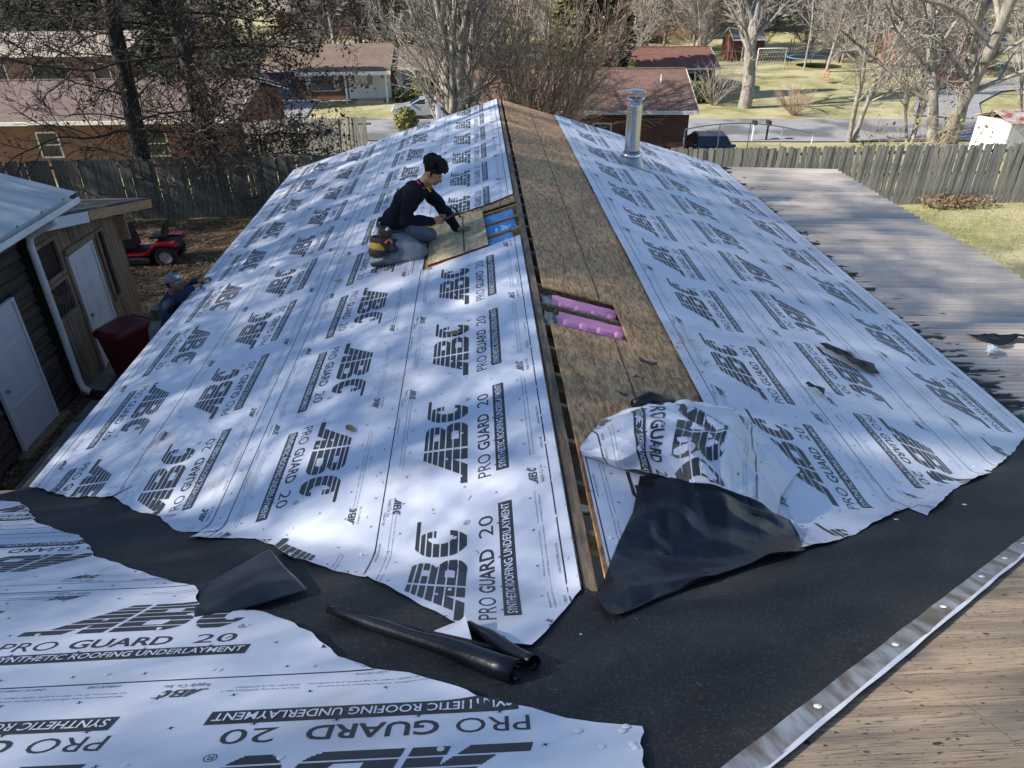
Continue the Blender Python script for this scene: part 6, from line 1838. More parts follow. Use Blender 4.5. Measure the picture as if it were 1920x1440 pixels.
torso2(B, -0.02); B.cap(K['neckb'], H2 - 0.05 * u2 - 0.03 * f2, 0.06, 0.055, 0.03); add_head(B, H2, f2, r2, u2)
for s in 'NF':
    B.cap(K['sh' + s], K['el' + s], 0.046, 0.038, 0.03); B.cap(K['el' + s], K['wr' + s], 0.038, 0.027, 0.02)
    B.cap(K['hip' + s], K['kn' + s], 0.075, 0.05, 0.04); B.cap(K['kn' + s], K['an' + s], 0.05, 0.035, 0.02)
    add_hand(B, K['wr' + s], K['wr' + s] + np.array((0.055, 0.055, 0.012)), (0.1, -1.0 if s == 'N' else 1.0, 0.0), 0.75, 1.0, dn=(0.2, 0, -1))
B.obj('body', W['skin'], man2, kp2)
for s in (-1, 1):
    m = MB(); c = H2 - 0.004 * u2 + 0.078 * f2 + s * 0.031 * r2
    m.lathe([(0.0, 0.012), (0.006, 0.0105), (0.0105, 0.006), (0.012, 0)], 12, o=c - np.array(kp2), axis=f2); e = ob('eye', m, W['eyewhite'], man2, smooth=True)
    m = MB(); m.lathe([(0.0, 0.0125), (0.005, 0.0118), (0.0058, 0.009)], 10, o=c - np.array(kp2), axis=f2); ob('iris', m, W['eye'], e)
    m = MB(); m.tube([H2 - np.array(kp2) + 0.014 * u2 + (0.096 - 0.014 * t * t) * f2 + s * (0.014 + 0.034 * t) * r2 for t in (0, 0.5, 1)], [0.003, 0.0042, 0.002], 6); ob('eyebrow', m, W['hair'], man2)
m = MB(); m.tube([H2 - np.array(kp2) - 0.055 * u2 + (0.098 - 0.01 * abs(t)) * f2 + t * 0.026 * r2 for t in (-1, -.5, 0, .5, 1)], [0.003, 0.005, 0.004, 0.005, 0.003], 6); ob('moustache', m, W['hair'], man2)
B = Blob(H2 - 0.2, H2 + 0.2, 0.007); B.ell(H2 + 0.0 * u2 - 0.045 * f2, (0.065, 0.08, 0.075), [f2, r2, u2], 0.02); B.obj('hair', W['hair'], man2, kp2)
W['capcloth'] = mat('cap_grey', (0.17, 0.175, 0.18), (0.12, 0.125, 0.13), scale=9, rough=0.9, bump=0.2)
B = Blob(H2 - 0.25, H2 + 0.25, 0.007); B.ell(H2 + 0.040 * u2 - 0.012 * f2, (0.112, 0.090, 0.098), [f2, r2, u2], 0.01)
X, Y, Z = np.meshgrid(*B.ax, indexing='ij'); pl = -((X - H2[0]) * u2[0] + (Y - H2[1]) * u2[1] + (Z - H2[2]) * u2[2] - 0.030); B.D = np.maximum(B.D, pl).astype(np.float32)
cap_o = B.obj('cap', W['capcloth'], man2, kp2)
P = []
for i in range(9):
    a = -1.1 + 2.2 * i / 8; P.append([H2 - np.array(kp2) + u2 * (0.036 - 0.03 * (1 - cos(a)) - 0.02 * q) + f2 * (0.085 * cos(a) - 0.005 + 0.085 * q * cos(a * 0.75)) + r2 * (0.088 * sin(a)) for q in (0, 0.35, 0.7, 1.0)])
m = MB(); m.grid(P); o = ob('brim', m, W['capcloth'], cap_o, smooth=True); o.modifiers.new('thick', 'SOLIDIFY').thickness = 0.006
m = MB(); c = H2 - np.array(kp2) + u2 * 0.085 + f2 * 0.082 - r2 * 0.0
m.hexa([c + f2 * (0.008 * q - 0.02 * b_) + r2 * a * 0.03 + u2 * b_ * 0.02 for q in (0, 1) for a, b_ in ((-1, -1), (1, -1), (1, 1), (-1, 1))]); ob('cap_patch', m, W['decal'], cap_o)
B = Blob((-4.7, 8.55, 1.55), (-3.55, 9.7, 2.62), 0.009)
torso2(B, 0.02)
for s in 'NF':
    B.cap(K['sh' + s], K['el' + s], 0.074, 0.062, 0.05); e = K['wr' + s] + (K['el' + s] - K['wr' + s]) * 0.08; B.cap(K['el' + s], e, 0.060, 0.041, 0.03)
B.cap(K['neckb'], K['neckb'] + np.array((0.02, 0, 0.04)), 0.075, 0.066, 0.03); B.cap(K['neckb'] + np.array((0.02, 0, 0.03)), H2 - 0.05 * u2, 0.055, 0.06, 0.008, sub=True)
B.ripple(0.0045, 40, 0.7); B.obj('shirt', W['blueshirt'], man2, kp2)
W['jeans'] = mat('jeans', (0.05, 0.06, 0.09), (0.035, 0.042, 0.065), scale=9, rough=0.95, bump=0.2)
B = Blob((-4.62, 8.85, 0.85), (-4.0, 9.6, 1.86), 0.010); B.ell(K['pel'], (0.14, 0.18, 0.13), None, 0.05)
for s in 'NF': B.cap(K['hip' + s], K['kn' + s], 0.10, 0.078, 0.05); B.cap(K['kn' + s], K['an' + s], 0.075, 0.062, 0.03)
B.ripple(0.004, 38, 0.3); B.obj('trousers', W['jeans'], man2, kp2)
for s in 'NF':
    a = K['an' + s]; B = Blob(a - 0.15, a + 0.25, 0.009); B.ell(a - np.array((0, 0, 0.02)), (0.05, 0.045, 0.06), None, 0.02); B.cap(a - np.array((0.03, 0, 0.045)), a + np.array((0.15, 0, -0.045)), 0.042, 0.036, 0.03); B.obj('shoe', W['shoe'], man2, kp2)
# what he stands on: a short step platform by the wall
st = thing('step_platform', (-4.31, 9.2, 0.24), label='low wooden work platform below the left eave under the man', cat='platform')
m = MB()
for k in range(4): m.box(-0.24 + k * 0.12, -0.125 + k * 0.12, -0.55, 0.55, 0.575, 0.612)
ob('deck_boards', m, W['lumber'], st)
for sx_ in (-1, 1):
    for sy_ in (-1, 1):
        m = MB(); m.bar((sx_ * 0.24, sy_ * 0.52, -0.25), (sx_ * 0.2, sy_ * 0.47, 0.575), 0.05, 0.05); ob('leg', m, W['lumber'], st)
# ------------------------------------------------------------------ trees
W['bark_dark'] = mat('bark_dark', (0.060, 0.050, 0.042), (0.028, 0.024, 0.021), scale=6, stretch=(3, 3, 0.8), rough=0.95, bump=0.8, bscale=14)
W['bark_grey'] = mat('bark_grey', (0.34, 0.31, 0.27), (0.19, 0.17, 0.15), scale=4, stretch=(2, 2, 0.8), rough=0.95, bump=0.7, bscale=10, c3=(0.10, 0.09, 0.075), s3=1.8, t3=(0.55, 0.7))
W['bark_tan'] = mat('bark_tan', (0.40, 0.295, 0.21), (0.27, 0.19, 0.135), scale=5, rough=0.9, bump=0.3)
W['bark_mid'] = mat('bark_mid', (0.36, 0.32, 0.28), (0.23, 0.20, 0.175), scale=5, rough=0.95, bump=0.5)
W['oakleaf'] = mat('oak_leaf_dry', (0.085, 0.052, 0.034), (0.045, 0.03, 0.02), scale=2, rough=0.9)
W['evergreen'] = mat('evergreen_needles', (0.035, 0.055, 0.022), (0.016, 0.028, 0.012), scale=1.5, rough=0.9)
W['evergreen_yellow'] = mat('evergreen_yellowish', (0.13, 0.14, 0.035), (0.06, 0.075, 0.022), scale=1.5, rough=0.9)  # yellow-green needle colour
W['holly'] = mat('hedge_leaf', (0.045, 0.06, 0.02), (0.018, 0.028, 0.01), scale=3, rough=0.7)
W['shrubyel'] = mat('shrub_yellowgreen', (0.20, 0.19, 0.05), (0.10, 0.105, 0.03), scale=3, rough=0.8)

def rvec(r): return Vector((r.gauss(0, 1), r.gauss(0, 1), r.gauss(0, 1)))
class Grower:
    def __init__(self, seed):
        self.r = random.Random(seed); self.trunk = MB(); self.crown = MB(); self.leaf = MB(); self.tips = []
    def limb(self, p, d, L, r0, lvl, sp):
        r = self.r; S = sp[lvl]
        n = max(2, int(L / S['seg'])); pts = [Vector(p)]; rad = [r0]; d = Vector(d).normalized()
        rmin = sp[0].get('rmin', 0.006); re = max(r0 * S['taper'], rmin)
        for i in range(n):
            d = (d + rvec(r) * S['wob'] + Vector((0, 0, S['grav']))).normalized()
            pts.append(pts[-1] + d * (L / n)); rad.append(r0 + (re - r0) * ((i + 1) / n) ** S.get('tp', 1.0))
        mb = self.trunk if S.get('trunk') else self.crown
        mb.tube(pts, rad, S['n'], cap=False)
        if lvl + 1 < len(sp):
            C = sp[lvl + 1]
            cnt = int(C['cnt'] * (0.7 + 0.6 * r.random()) + 0.5)
            for k in range(cnt):
                f = C['f0'] + (1 - C['f0']) * ((k + r.random()) / max(cnt, 1)); f = min(f, 0.999)
                i = int(f * n); t = f * n - i; q = pts[i].lerp(pts[i + 1], t); rr = rad[i] + (rad[i + 1] - rad[i]) * t
                dd = (pts[i + 1] - pts[i]).normalized(); o = dd.orthogonal().normalized(); a = r.random() * 6.283
                if 'phyl' in C: a = k * 2.4 + r.random() * 0.6
                side = (o * cos(a) + dd.cross(o) * sin(a))
                an = C['ang'] * (0.75 + 0.5 * r.random()); nd = dd * cos(an) + side * sin(an)
                nl = L * C['len'] * (0.6 + 0.7 * r.random()) * (1 - C.get('shrink', 0.4) * f)
                self.limb(q, nd, nl, min(rr * 0.85, max(r0 * C['rad'] * (0.7 + 0.5 * r.random()), rmin)), lvl + 1, sp)
        else:
            self.tips.append((pts[-1].copy(), d.copy())); self.tips.append((pts[len(pts) // 2].copy(), d.copy()))
    def leaves(self, frac, size, per=3, spread=0.12, cond=None):
        r = self.r
        for (p, d) in self.tips:
            if r.random() > frac or (cond and not cond(p)): continue
            for k in range(per):
                c = p + rvec(r) * spread; s_ = size * (0.6 + 0.8 * r.random()); a = rvec(r).normalized(); b = a.orthogonal().normalized()
                b = (b * cos(r.random() * 6) + a.cross(b) * sin(r.random() * 6))
                self.leaf.add([c - a * s_, c + b * s_ * 0.55, c + a * s_, c - b * s_ * 0.5], [(0, 1, 2, 3)])
    def finish(self, name, loc, label, bark, leafm=None, group=None, cat='tree', rz=0.0, sc=1.0, bark2=None):
        root = thing(name, loc, rz, label, cat, group); root.scale = (sc, sc, sc)
        if self.trunk.v: ob('trunk', self.trunk, bark, root, smooth=True, fix=False)
        if self.crown.v: ob('crown', self.crown, bark2 or bark, root, smooth=True, fix=False)
        if self.leaf.v: ob('foliage', self.leaf, leafm, root, fix=False)
        return root
OAK = [dict(rmin=0.0085, seg=0.9, wob=0.025, grav=0.02, taper=0.35, n=12, trunk=True),
       dict(cnt=78, f0=0.10, ang=1.40, len=0.34, rad=0.115, shrink=0.45, seg=0.35, wob=0.10, grav=-0.012, taper=0.25, n=6, phyl=1),
       dict(cnt=12, f0=0.15, ang=0.8, len=0.40, rad=0.42, seg=0.28, wob=0.13, grav=-0.02, taper=0.3, n=4),
       dict(cnt=11, f0=0.1, ang=0.75, len=0.42, rad=0.5, seg=0.26, wob=0.2, grav=-0.015, taper=0.4, n=3)]
def oak(seed, H, r0, lean=(0, 0, 1), leaves=0.35, leafcond=None, low=0.10, size=0.055, per=3, thin=1.0):
    g = Grower(seed); sp = [dict(q) for q in OAK]; sp[1]['f0'] = low
    for q in sp[1:]: q['cnt'] = int(q['cnt'] * thin)
    g.limb((0, 0, -0.3), lean, H, r0, 0, sp)
    if leaves: g.leaves(leaves, size, per, 0.14, leafcond)
    return g
# two dark oaks behind the left fence
oak(21, 15.0, 0.30, (0.045, 0.0, 1), 0.06, None, 0.10, 0.055, 3, 1.0).finish('oak_tree', (-11.0, 24.3, zg(-11, 24.3)), 'dark bare oak left of its twin, rising behind the left fence', W['bark_dark'], W['oakleaf'])
oak(22, 15.5, 0.37, (0.03, 0.0, 1), 0.75, lambda p: p.x > 0.9, 0.08, 0.058, 3, 1.0).finish('oak_tree', (-8.75, 24.2, zg(-8.75, 24.2)), 'dark oak holding dry brown leaves, right of its bare twin', W['bark_dark'], W['oakleaf'])
def multi(seed, H, stems, r0, spread, spec, grow_up=0.04):
    g = Grower(seed); r = g.r
    for k in range(stems):
        a = 2 * pi * k / stems + r.random() * 0.8; sp_ = spread * (0.5 + 0.8 * r.random())
        d = Vector((cos(a) * sp_, sin(a) * sp_, 1)); h_ = H * (0.75 + 0.35 * r.random())
        g.limb((cos(a) * r0 * 0.9, sin(a) * r0 * 0.9, -0.3), d, h_, r0 * (0.75 + 0.4 * r.random()), 0, spec)
    return g
def spec4(c1, c2, c3, ang=(0.6, 0.7, 0.7), ln=(0.45, 0.45, 0.45), grav=(0.03, 0.03, 0.02), wob=(0.05, 0.09, 0.12, 0.15), f0=0.3, seg=(0.6, 0.45, 0.35, 0.3), rad=(0.42, 0.4, 0.45), n=(9, 6, 4, 3), rmin=0.009):
    return [dict(rmin=rmin, seg=seg[0], wob=wob[0], grav=0.015, taper=0.3, n=n[0], trunk=True),
            dict(cnt=c1, f0=f0, ang=ang[0], len=ln[0], rad=rad[0], seg=seg[1], wob=wob[1], grav=grav[0], taper=0.3, n=n[1]),
            dict(cnt=c2, f0=0.15, ang=ang[1], len=ln[1], rad=rad[1], seg=seg[2], wob=wob[2], grav=grav[1], taper=0.3, n=n[2]),
            dict(cnt=c3, f0=0.15, ang=ang[2], len=ln[2], rad=rad[2], seg=seg[3], wob=wob[3], grav=grav[2], taper=0.4, n=n[3])]
# pale multi-stemmed tree behind the ridge
multi(31, 12, 6, 0.17, 0.20, spec4(10, 10, 10, f0=0.12, rad=(0.36, 0.36, 0.45))).finish('maple_tree', (-1.0, 30.0, zg(-1, 30)), 'pale bare multi-stemmed tree just behind the far end of the ridge', W['bark_grey'])
# tan many-stemmed shrub beside it
gs = Grower(32); rs_ = gs.r
SH = [dict(seg=0.4, wob=0.11, grav=0.012, taper=0.25, n=5, trunk=True), dict(cnt=8, f0=0.2, ang=0.5, len=0.42, rad=0.5, seg=0.35, wob=0.13, grav=0.04, taper=0.3, n=3), dict(cnt=9, f0=0.1, ang=0.55, len=0.45, rad=0.5, seg=0.3, wob=0.1, grav=0.04, taper=0.5, n=3)]
for k in range(52):
    a = rs_.random() * 6.283; q = rs_.random() ** 0.5
    gs.limb((cos(a) * q * 0.7, sin(a) * q * 0.7, -0.2), Vector((cos(a) * q * 0.55, sin(a) * q * 0.55, 1)), 7.2 * (0.75 + 0.35 * rs_.random()), 0.03 + 0.03 * rs_.random(), 0, SH)
gs.finish('tall_shrub', (2.3, 31.2, zg(2.3, 31.2)), 'tall tan bare shrub fanning out beside the brown-roofed house', W['bark_tan'], cat='shrub')
# big pale tree at right
multi(33, 15, 3, 0.30, 0.20, spec4(13, 11, 11, ang=(0.8, 0.8, 0.8), grav=(0.01, 0.0, 0.0), f0=0.18, rad=(0.42, 0.36, 0.42), ln=(0.5, 0.45, 0.42))).finish('sycamore_tree', (19.6, 30.3, zg(19.6, 30.3)), 'massive pale three-trunked bare tree behind the right fence', W['bark_grey'])
# roadside trees
multi(34, 12, 2, 0.15, 0.16, spec4(13, 10, 9, f0=0.15)).finish('birch_tree', (23.6, 46.0, zg(23.6, 46)), 'slender pale twin-stemmed tree at the near road edge', W['bark_grey'])
multi(35, 10, 3, 0.13, 0.22, spec4(12, 10, 9, f0=0.12)).finish('young_tree', (27.2, 45.6, zg(27.2, 45.6)), 'small bare forked tree at the road edge, right of the pale twin-stemmed one', W['bark_mid'])
multi(36, 13, 1, 0.48, 0.02, spec4(16, 11, 11, ang=(0.8, 0.65, 0.65), f0=0.16, ln=(0.8, 0.5, 0.45), grav=(0.07, 0.05, 0.03), rad=(0.42, 0.36, 0.4))).finish('lawn_tree', (20.6, 58.8, zg(20.6, 58.8)), 'thick-trunked spreading bare tree on the lawn across the road', W['bark_grey'])
multi(37, 11, 3, 0.16, 0.25, spec4(12, 10, 8, f0=0.12)).finish('young_tree', (38.0, 50.5, zg(38, 50.5)), 'leaning bare trees at far right beside the white shed', W['bark_mid'])
multi(38, 12, 1, 0.14, 0.1, spec4(10, 6, 5, f0=0.2)).finish('birch_tree', (33.1, 77.5, zg(33.1, 77.5)), 'thin white-stemmed tree standing beside the trampoline', W['bark_grey'])
# small brown dome bush across the road
gb = Grower(39); rb_ = gb.r
for k in range(60):
    a = rb_.random() * 6.283; q = rb_.random() ** 0.5
    gb.limb((cos(a) * q * 0.15, sin(a) * q * 0.15, 0), Vector((cos(a) * q * 1.1, sin(a) * q * 1.1, 1)), 2.2 * (0.8 + 0.3 * rb_.random()), 0.018, 0, [dict(seg=0.3, wob=0.07, grav=0.01, taper=0.4, n=3, trunk=True), dict(cnt=8, f0=0.3, ang=0.5, len=0.35, rad=0.6, seg=0.2, wob=0.1, grav=0.02, taper=0.5, n=3)])
gb.finish('dome_bush', (23.6, 55.4, zg(23.6, 55.4)), 'round brown twiggy bush on the lawn across the road', W['bark_tan'], cat='bush')
gb2 = Grower(40); rb_ = gb2.r
for k in range(26):
    a = rb_.random() * 6.283; q = rb_.random() ** 0.5
    gb2.limb((cos(a) * q * 0.2, sin(a) * q * 0.2, 0), Vector((cos(a) * q * 0.9, sin(a) * q * 0.9, 1)), 3.4 * (0.8 + 0.3 * rb_.random()), 0.03, 0, [dict(seg=0.4, wob=0.09, grav=0.0, taper=0.4, n=4, trunk=True), dict(cnt=7, f0=0.3, ang=0.7, len=0.4, rad=0.6, seg=0.3, wob=0.12, grav=0.01, taper=0.5, n=3)])
gb2.finish('bare_shrub', (19.0, 60.4, zg(19.0, 60.4)), 'bare grey shrub beside the clipped hedge of the red-roofed house', W['bark_mid'], cat='shrub')
# weedy saplings along the right fence
for (x, y, lb, sd, hh) in ((13.2, 23.0, 'leafy weedy sapling behind the right fence, the left one', 41, 2.6), (15.4, 23.2, 'leafy weedy sapling behind the right fence, at the foot of the pale stems', 42, 3.0)):
    g_ = Grower(sd)
    for k in range(9):
        a = g_.r.random() * 6.283
        g_.limb((cos(a) * 0.1, sin(a) * 0.1, 0), Vector((cos(a) * 0.35, sin(a) * 0.35, 1)), hh * (0.6 + 0.5 * g_.r.random()), 0.014, 0, [dict(seg=0.3, wob=0.08, grav=0.0, taper=0.4, n=4, trunk=True), dict(cnt=9, f0=0.3, ang=0.8, len=0.3, rad=0.6, seg=0.2, wob=0.1, grav=0.0, taper=0.5, n=3)])
    g_.leaves(0.7, 0.06, 2, 0.08)
    g_.finish('sapling', (x, y, zg(x, y)), lb, W['bark_tan'], W['shrubyel'], cat='sapling')

def evergreen(seed, H, R, m_, n=2600, conical=True, size=0.28):
    g = Grower(seed); r = g.r
    g.trunk.tube([(0, 0, -0.3), (0.05, 0, H * 0.5), (0, 0.05, H * 0.97)], [0.02 * H, 0.013 * H, 0.01], 8)
    lob = [(r.random() * 6.28, r.uniform(0.6, 1.15)) for _ in range(40)]
    for i in range(n):
        f = r.random() ** 0.8; z = 0.06 * H + f * H * 0.94; a, w_ = lob[int(r.random() * 40)]
        a = a + f * 5 + r.gauss(0, 0.35)
        rad = R * ((1 - f) ** 0.8 if conical else (sin(min(1, f * 0.9 + 0.12) * pi) ** 0.6)) * w_ * (0.35 + 0.65 * r.random() ** 0.5)
        c = Vector((cos(a) * rad, sin(a) * rad, z - rad * 0.12)); out = Vector((cos(a), sin(a), -0.25 + r.gauss(0, 0.25))).normalized()
        s_ = size * (0.6 + 0.8 * r.random()); sd = out.cross(Vector((0, 0, 1))).normalized() + rvec(r) * 0.35
        g.leaf.add([c - sd * s_ * 0.4, c + out * s_ * 0.5 - sd * s_ * 0.45, c + out * s_ * 1.1 + rvec(r) * 0.04, c + out * s_ * 0.5 + sd * s_ * 0.45, c + sd * s_ * 0.4], [(0, 1, 2, 3, 4)])
    return g
evergreen(51, 15, 4.2, None, 7000, False, 0.42).finish('pine_tree', (-9.6, 92, zg(-9.6, 92)), 'broad dark evergreen on the slope above the white-porched house', W['bark_dark'], W['evergreen'])
evergreen(52, 13, 2.0, None, 4200, True, 0.36).finish('cypress_tree', (7.3, 61, zg(7.3, 61)), 'yellow-green narrow evergreen behind the brown-roofed house', W['bark_mid'], W['evergreen_yellow'])
evergreen(53, 14, 2.9, None, 5200, True, 0.38).finish('spruce_tree', (10.4, 63, zg(10.4, 63)), 'dark evergreen standing right of the yellow-green one', W['bark_dark'], W['evergreen'])
evergreen(54, 16, 6.0, None, 6000, False, 0.5).finish('pine_tree', (-37, 76, zg(-37, 76)), 'large dark evergreen at the upper left corner', W['bark_dark'], W['evergreen'])
evergreen(55, 15, 6.5, None, 6000, False, 0.5).finish('pine_tree', (40, 112, zg(40, 112)), 'dark evergreen mass on the hillside above the trampoline', W['bark_dark'], W['evergreen'])
evergreen(56, 13, 3.2, None, 4500, True, 0.4).finish('spruce_tree', (-23.5, 62, zg(-23.5, 62)), 'evergreen glimpsed between the two dark oaks', W['bark_dark'], W['evergreen'])
evergreen(57, 3.6, 1.1, None, 900, True, 0.22).finish('spruce_tree', (11.8, 58.5, zg(11.8, 58.5)), 'small young evergreen in front of the red roof', W['bark_dark'], W['evergreen_yellow'])
def bushy(name, loc, rx, ry, rz_, m_, label, n=1500, size=0.09, seed=1, boxy=False, inner=True):
    r = random.Random(seed); m = MB()
    root = thing(name, loc, 0, label, 'shrub')
    for i in range(n):
        d = rvec(r).normalized(); q = (0.72 + 0.30 * r.random()) if inner else r.random() ** 0.4 * 1.2
        if boxy: d = Vector([math.copysign(abs(c) ** 0.5, c) for c in d]); d = d / max(1.0, d.length * 0.8)
        c = Vector((d.x * rx * q, d.y * ry * q, rz_ + d.z * rz_ * q))
        if c.z < 0: continue
        a = (d + rvec(r) * 0.5).normalized(); b = a.orthogonal().normalized(); e = a.cross(b); s_ = size * (0.6 + 0.8 * r.random())
        m.add([c - b * s_, c - e * s_ * 0.6, c + b * s_, c + e * s_ * 0.6], [(0, 1, 2, 3)])
    ob('foliage', m, m_, root, fix=False)
    if not inner: return root
    k = MB()
    P = []
    for i in range(9):
        th = pi * i / 8; P.append([(sin(th) * cos(2 * pi * j / 14) * rx * 0.78, sin(th) * sin(2 * pi * j / 14) * ry * 0.78, max(0.0, rz_ - cos(th) * rz_ * 0.8)) for j in range(14)])
    k.grid(P, close_u=True); ob('inner_growth', k, m_, root, fix=True)
    return root
bushy('round_shrub', (-4.9, 52.0, zg(-4.9, 52)), 0.85, 0.85, 0.85, W['shrubyel'], 'round yellow-green shrub by the road in front of the silver car', 900, 0.11, 3)
bushy('clipped_hedge', (-5.9, 64.6, zg(-5.9, 64.6)), 1.15, 0.7, 0.65, W['holly'], 'low clipped dark hedge below the porch house window', 1200, 0.1, 4, True)
bushy('upright_shrub', (-4.6, 64.4, zg(-4.6, 64.4)), 0.85, 0.7, 1.15, W['shrubyel'], 'taller pale green shrub between the porch house windows', 1200, 0.11, 5)
bushy('clipped_hedge', (18.3, 61.8, zg(18.3, 61.8)), 1.5, 0.9, 0.85, W['shrubyel'], 'bright clipped hedge before the red-roofed house window', 1700, 0.1, 6, True)
bushy('green_shrub', (-33, 57.5, zg(-33, 57.5)), 1.3, 1.0, 1.0, W['shrubyel'], 'bright green shrub in front of the far left brick house', 1000, 0.12, 7)
bushy('brush_clump', (14.6, 21.2, zg(14.6, 21.2)), 1.1, 0.4, 0.2, W['deadleaf'], 'dry leafy brush at the foot of the right fence', 420, 0.06, 8, inner=False)

# bare woods of the far hillside: three growth forms, repeated
protos = []
for sd, H, st in ((61, 11, 1), (62, 13, 2), (63, 10, 3)):
    protos.append(multi(sd, H, st, 0.17, 0.14, spec4(15, 11, 11, f0=0.06, seg=(1.2, 0.9, 0.7, 0.6), n=(5, 3, 3, 3), rad=(0.4, 0.4, 0.5), rmin=0.017)))
rw = random.Random(99); roots = []; nput = 0
WLAB = 'bare grey tree among the woods on the far hillside'
spots = []
for i in range(96):
    y = rw.uniform(98, 185); x = rw.uniform(-0.72, 0.78) * y
    spots.append((x, y))
spots += [(14.5, 82), (24.5, 84), (46, 86), (50, 78), (56, 90), (38, 88), (62, 82), (43, 75), (-15, 84), (-3, 96), (3, 90), (20, 92), (-25, 92), (-30, 86), (28, 96), (58, 70), (64, 68), (51, 66)]
rw2 = random.Random(123)
while len(spots) < 165:
    y = rw2.uniform(72, 104); x = rw2.uniform(-0.68, 0.76) * y
    if any(abs(x - a) < b and abs(y - c) < d for a, b, c, d in ((-10, 9, 70, 7), (23, 7, 104, 9), (57, 8, 98, 9), (-35, 9, 66, 8), (14.6, 7, 68, 7), (26, 9, 76, 8))): continue
    spots.append((x, y))
for i, (x, y) in enumerate(spots):
    k = i % 3; z = zg(x, y)
    if i < 3: roots.append(protos[k].finish('woodland_tree', (x, y, z), WLAB, W['bark_mid'], group='bare woods on the hillside', rz=rw.random() * 6, sc=rw.uniform(0.85, 1.3)))
    else: roots.append(copy_tree(roots[k], (x, y, z), rw.random() * 6.28, rw.uniform(0.8, 1.35)))

def _bearing(o): return o.location.x / o.location.y
for i, o in enumerate(sorted(roots, key=_bearing)):
    k = i + 1; suf = 'th' if 10 <= k % 100 <= 20 else {1: 'st', 2: 'nd', 3: 'rd'}.get(k % 10, 'th')
    o['label'] = 'bare grey woodland tree on the far hillside, %d%s from the left' % (k, suf)
# tall trees on the left lot whose branches shade the roof (just outside the picture)
SHADE = [(-17.0, -0.6, 71, 17.5), (-18.0, 3.4, 72, 19.5), (-16.5, 7.4, 73, 18.5), (-19.5, 11.0, 74, 17.0), (-25.5, -0.2, 75, 26.5), (-26.5, 4.6, 76, 27.0), (-24.0, 15.6, 77, 15.5), (-26.0, 19.6, 78, 14.5)]
SHN = ['nearest', 'second nearest', 'third nearest', 'fourth nearest', 'tall nearest in the rear row of', 'tall second in the rear row of', 'third in the rear row of', 'farthest in the rear row of']
for i, (x, y, sd, H) in enumerate(SHADE):
    g_ = oak(sd, H, 0.34, (0, 0, 1), [0.10, 0.14, 0.20, 0.3, 0.35, 0.35, 0.6, 0.6][i], None, [0.22, 0.22, 0.22, 0.22, 0.5, 0.5, 0.22, 0.22][i], 0.08, 2, 0.80)
    g_.finish('oak_tree', (x, y, zg(x, y)), SHN[i] + ' dry-leaved oaks on the lot left of the sheds', W['bark_dark'], W['oakleaf'], group='oaks shading the roof from the left')
# ------------------------------------------------------------------ neighbouring houses
W['brick_red'] = brick_mat('brick_red', (0.20, 0.065, 0.040), (0.13, 0.045, 0.030), (0.22, 0.18, 0.15))
W['brick_orange'] = brick_mat('brick_orange', (0.36, 0.145, 0.075), (0.26, 0.10, 0.055), (0.33, 0.27, 0.21))
W['brick_tan'] = brick_mat('brick_tan', (0.45, 0.26, 0.14), (0.36, 0.20, 0.11), (0.40, 0.33, 0.25))
W['sh_brown'] = shingle_mat('shingles_brown', (0.22, 0.14, 0.115), (0.165, 0.10, 0.083))
W['sh_pink'] = shingle_mat('shingles_faded', (0.215, 0.16, 0.145), (0.165, 0.12, 0.105))
W['sh_tan'] = shingle_mat('shingles_tan', (0.24, 0.175, 0.135), (0.18, 0.13, 0.10))
W['sh_red'] = shingle_mat('shingles_red', (0.24, 0.115, 0.092), (0.18, 0.085, 0.068))
W['sh_pale'] = shingle_mat('shingles_pale', (0.45, 0.38, 0.32), (0.36, 0.30, 0.25))
W['sh_grey'] = shingle_mat('shingles_grey', (0.25, 0.25, 0.26), (0.19, 0.19, 0.2))
W['trim'] = mat('house_trim', (0.72, 0.71, 0.68), (0.62, 0.61, 0.58), scale=3, rough=0.6)
W['shutter_w'] = mat('shutter_white', (0.68, 0.69, 0.72), rough=0.6)
W['shutter_d'] = mat('shutter_dark', (0.02, 0.022, 0.03), rough=0.6)
W['stucco'] = mat('porch_white', (0.80, 0.78, 0.74), (0.74, 0.72, 0.68), scale=2, rough=0.8)
W['steps'] = mat('step_yellow', (0.55, 0.44, 0.26), (0.45, 0.36, 0.21), scale=4, rough=0.9)
W['curtain'] = mat('curtain_pale', (0.45, 0.45, 0.44), (0.2, 0.2, 0.2), scale=3, stretch=(5, 1, 0.3), rough=0.9)
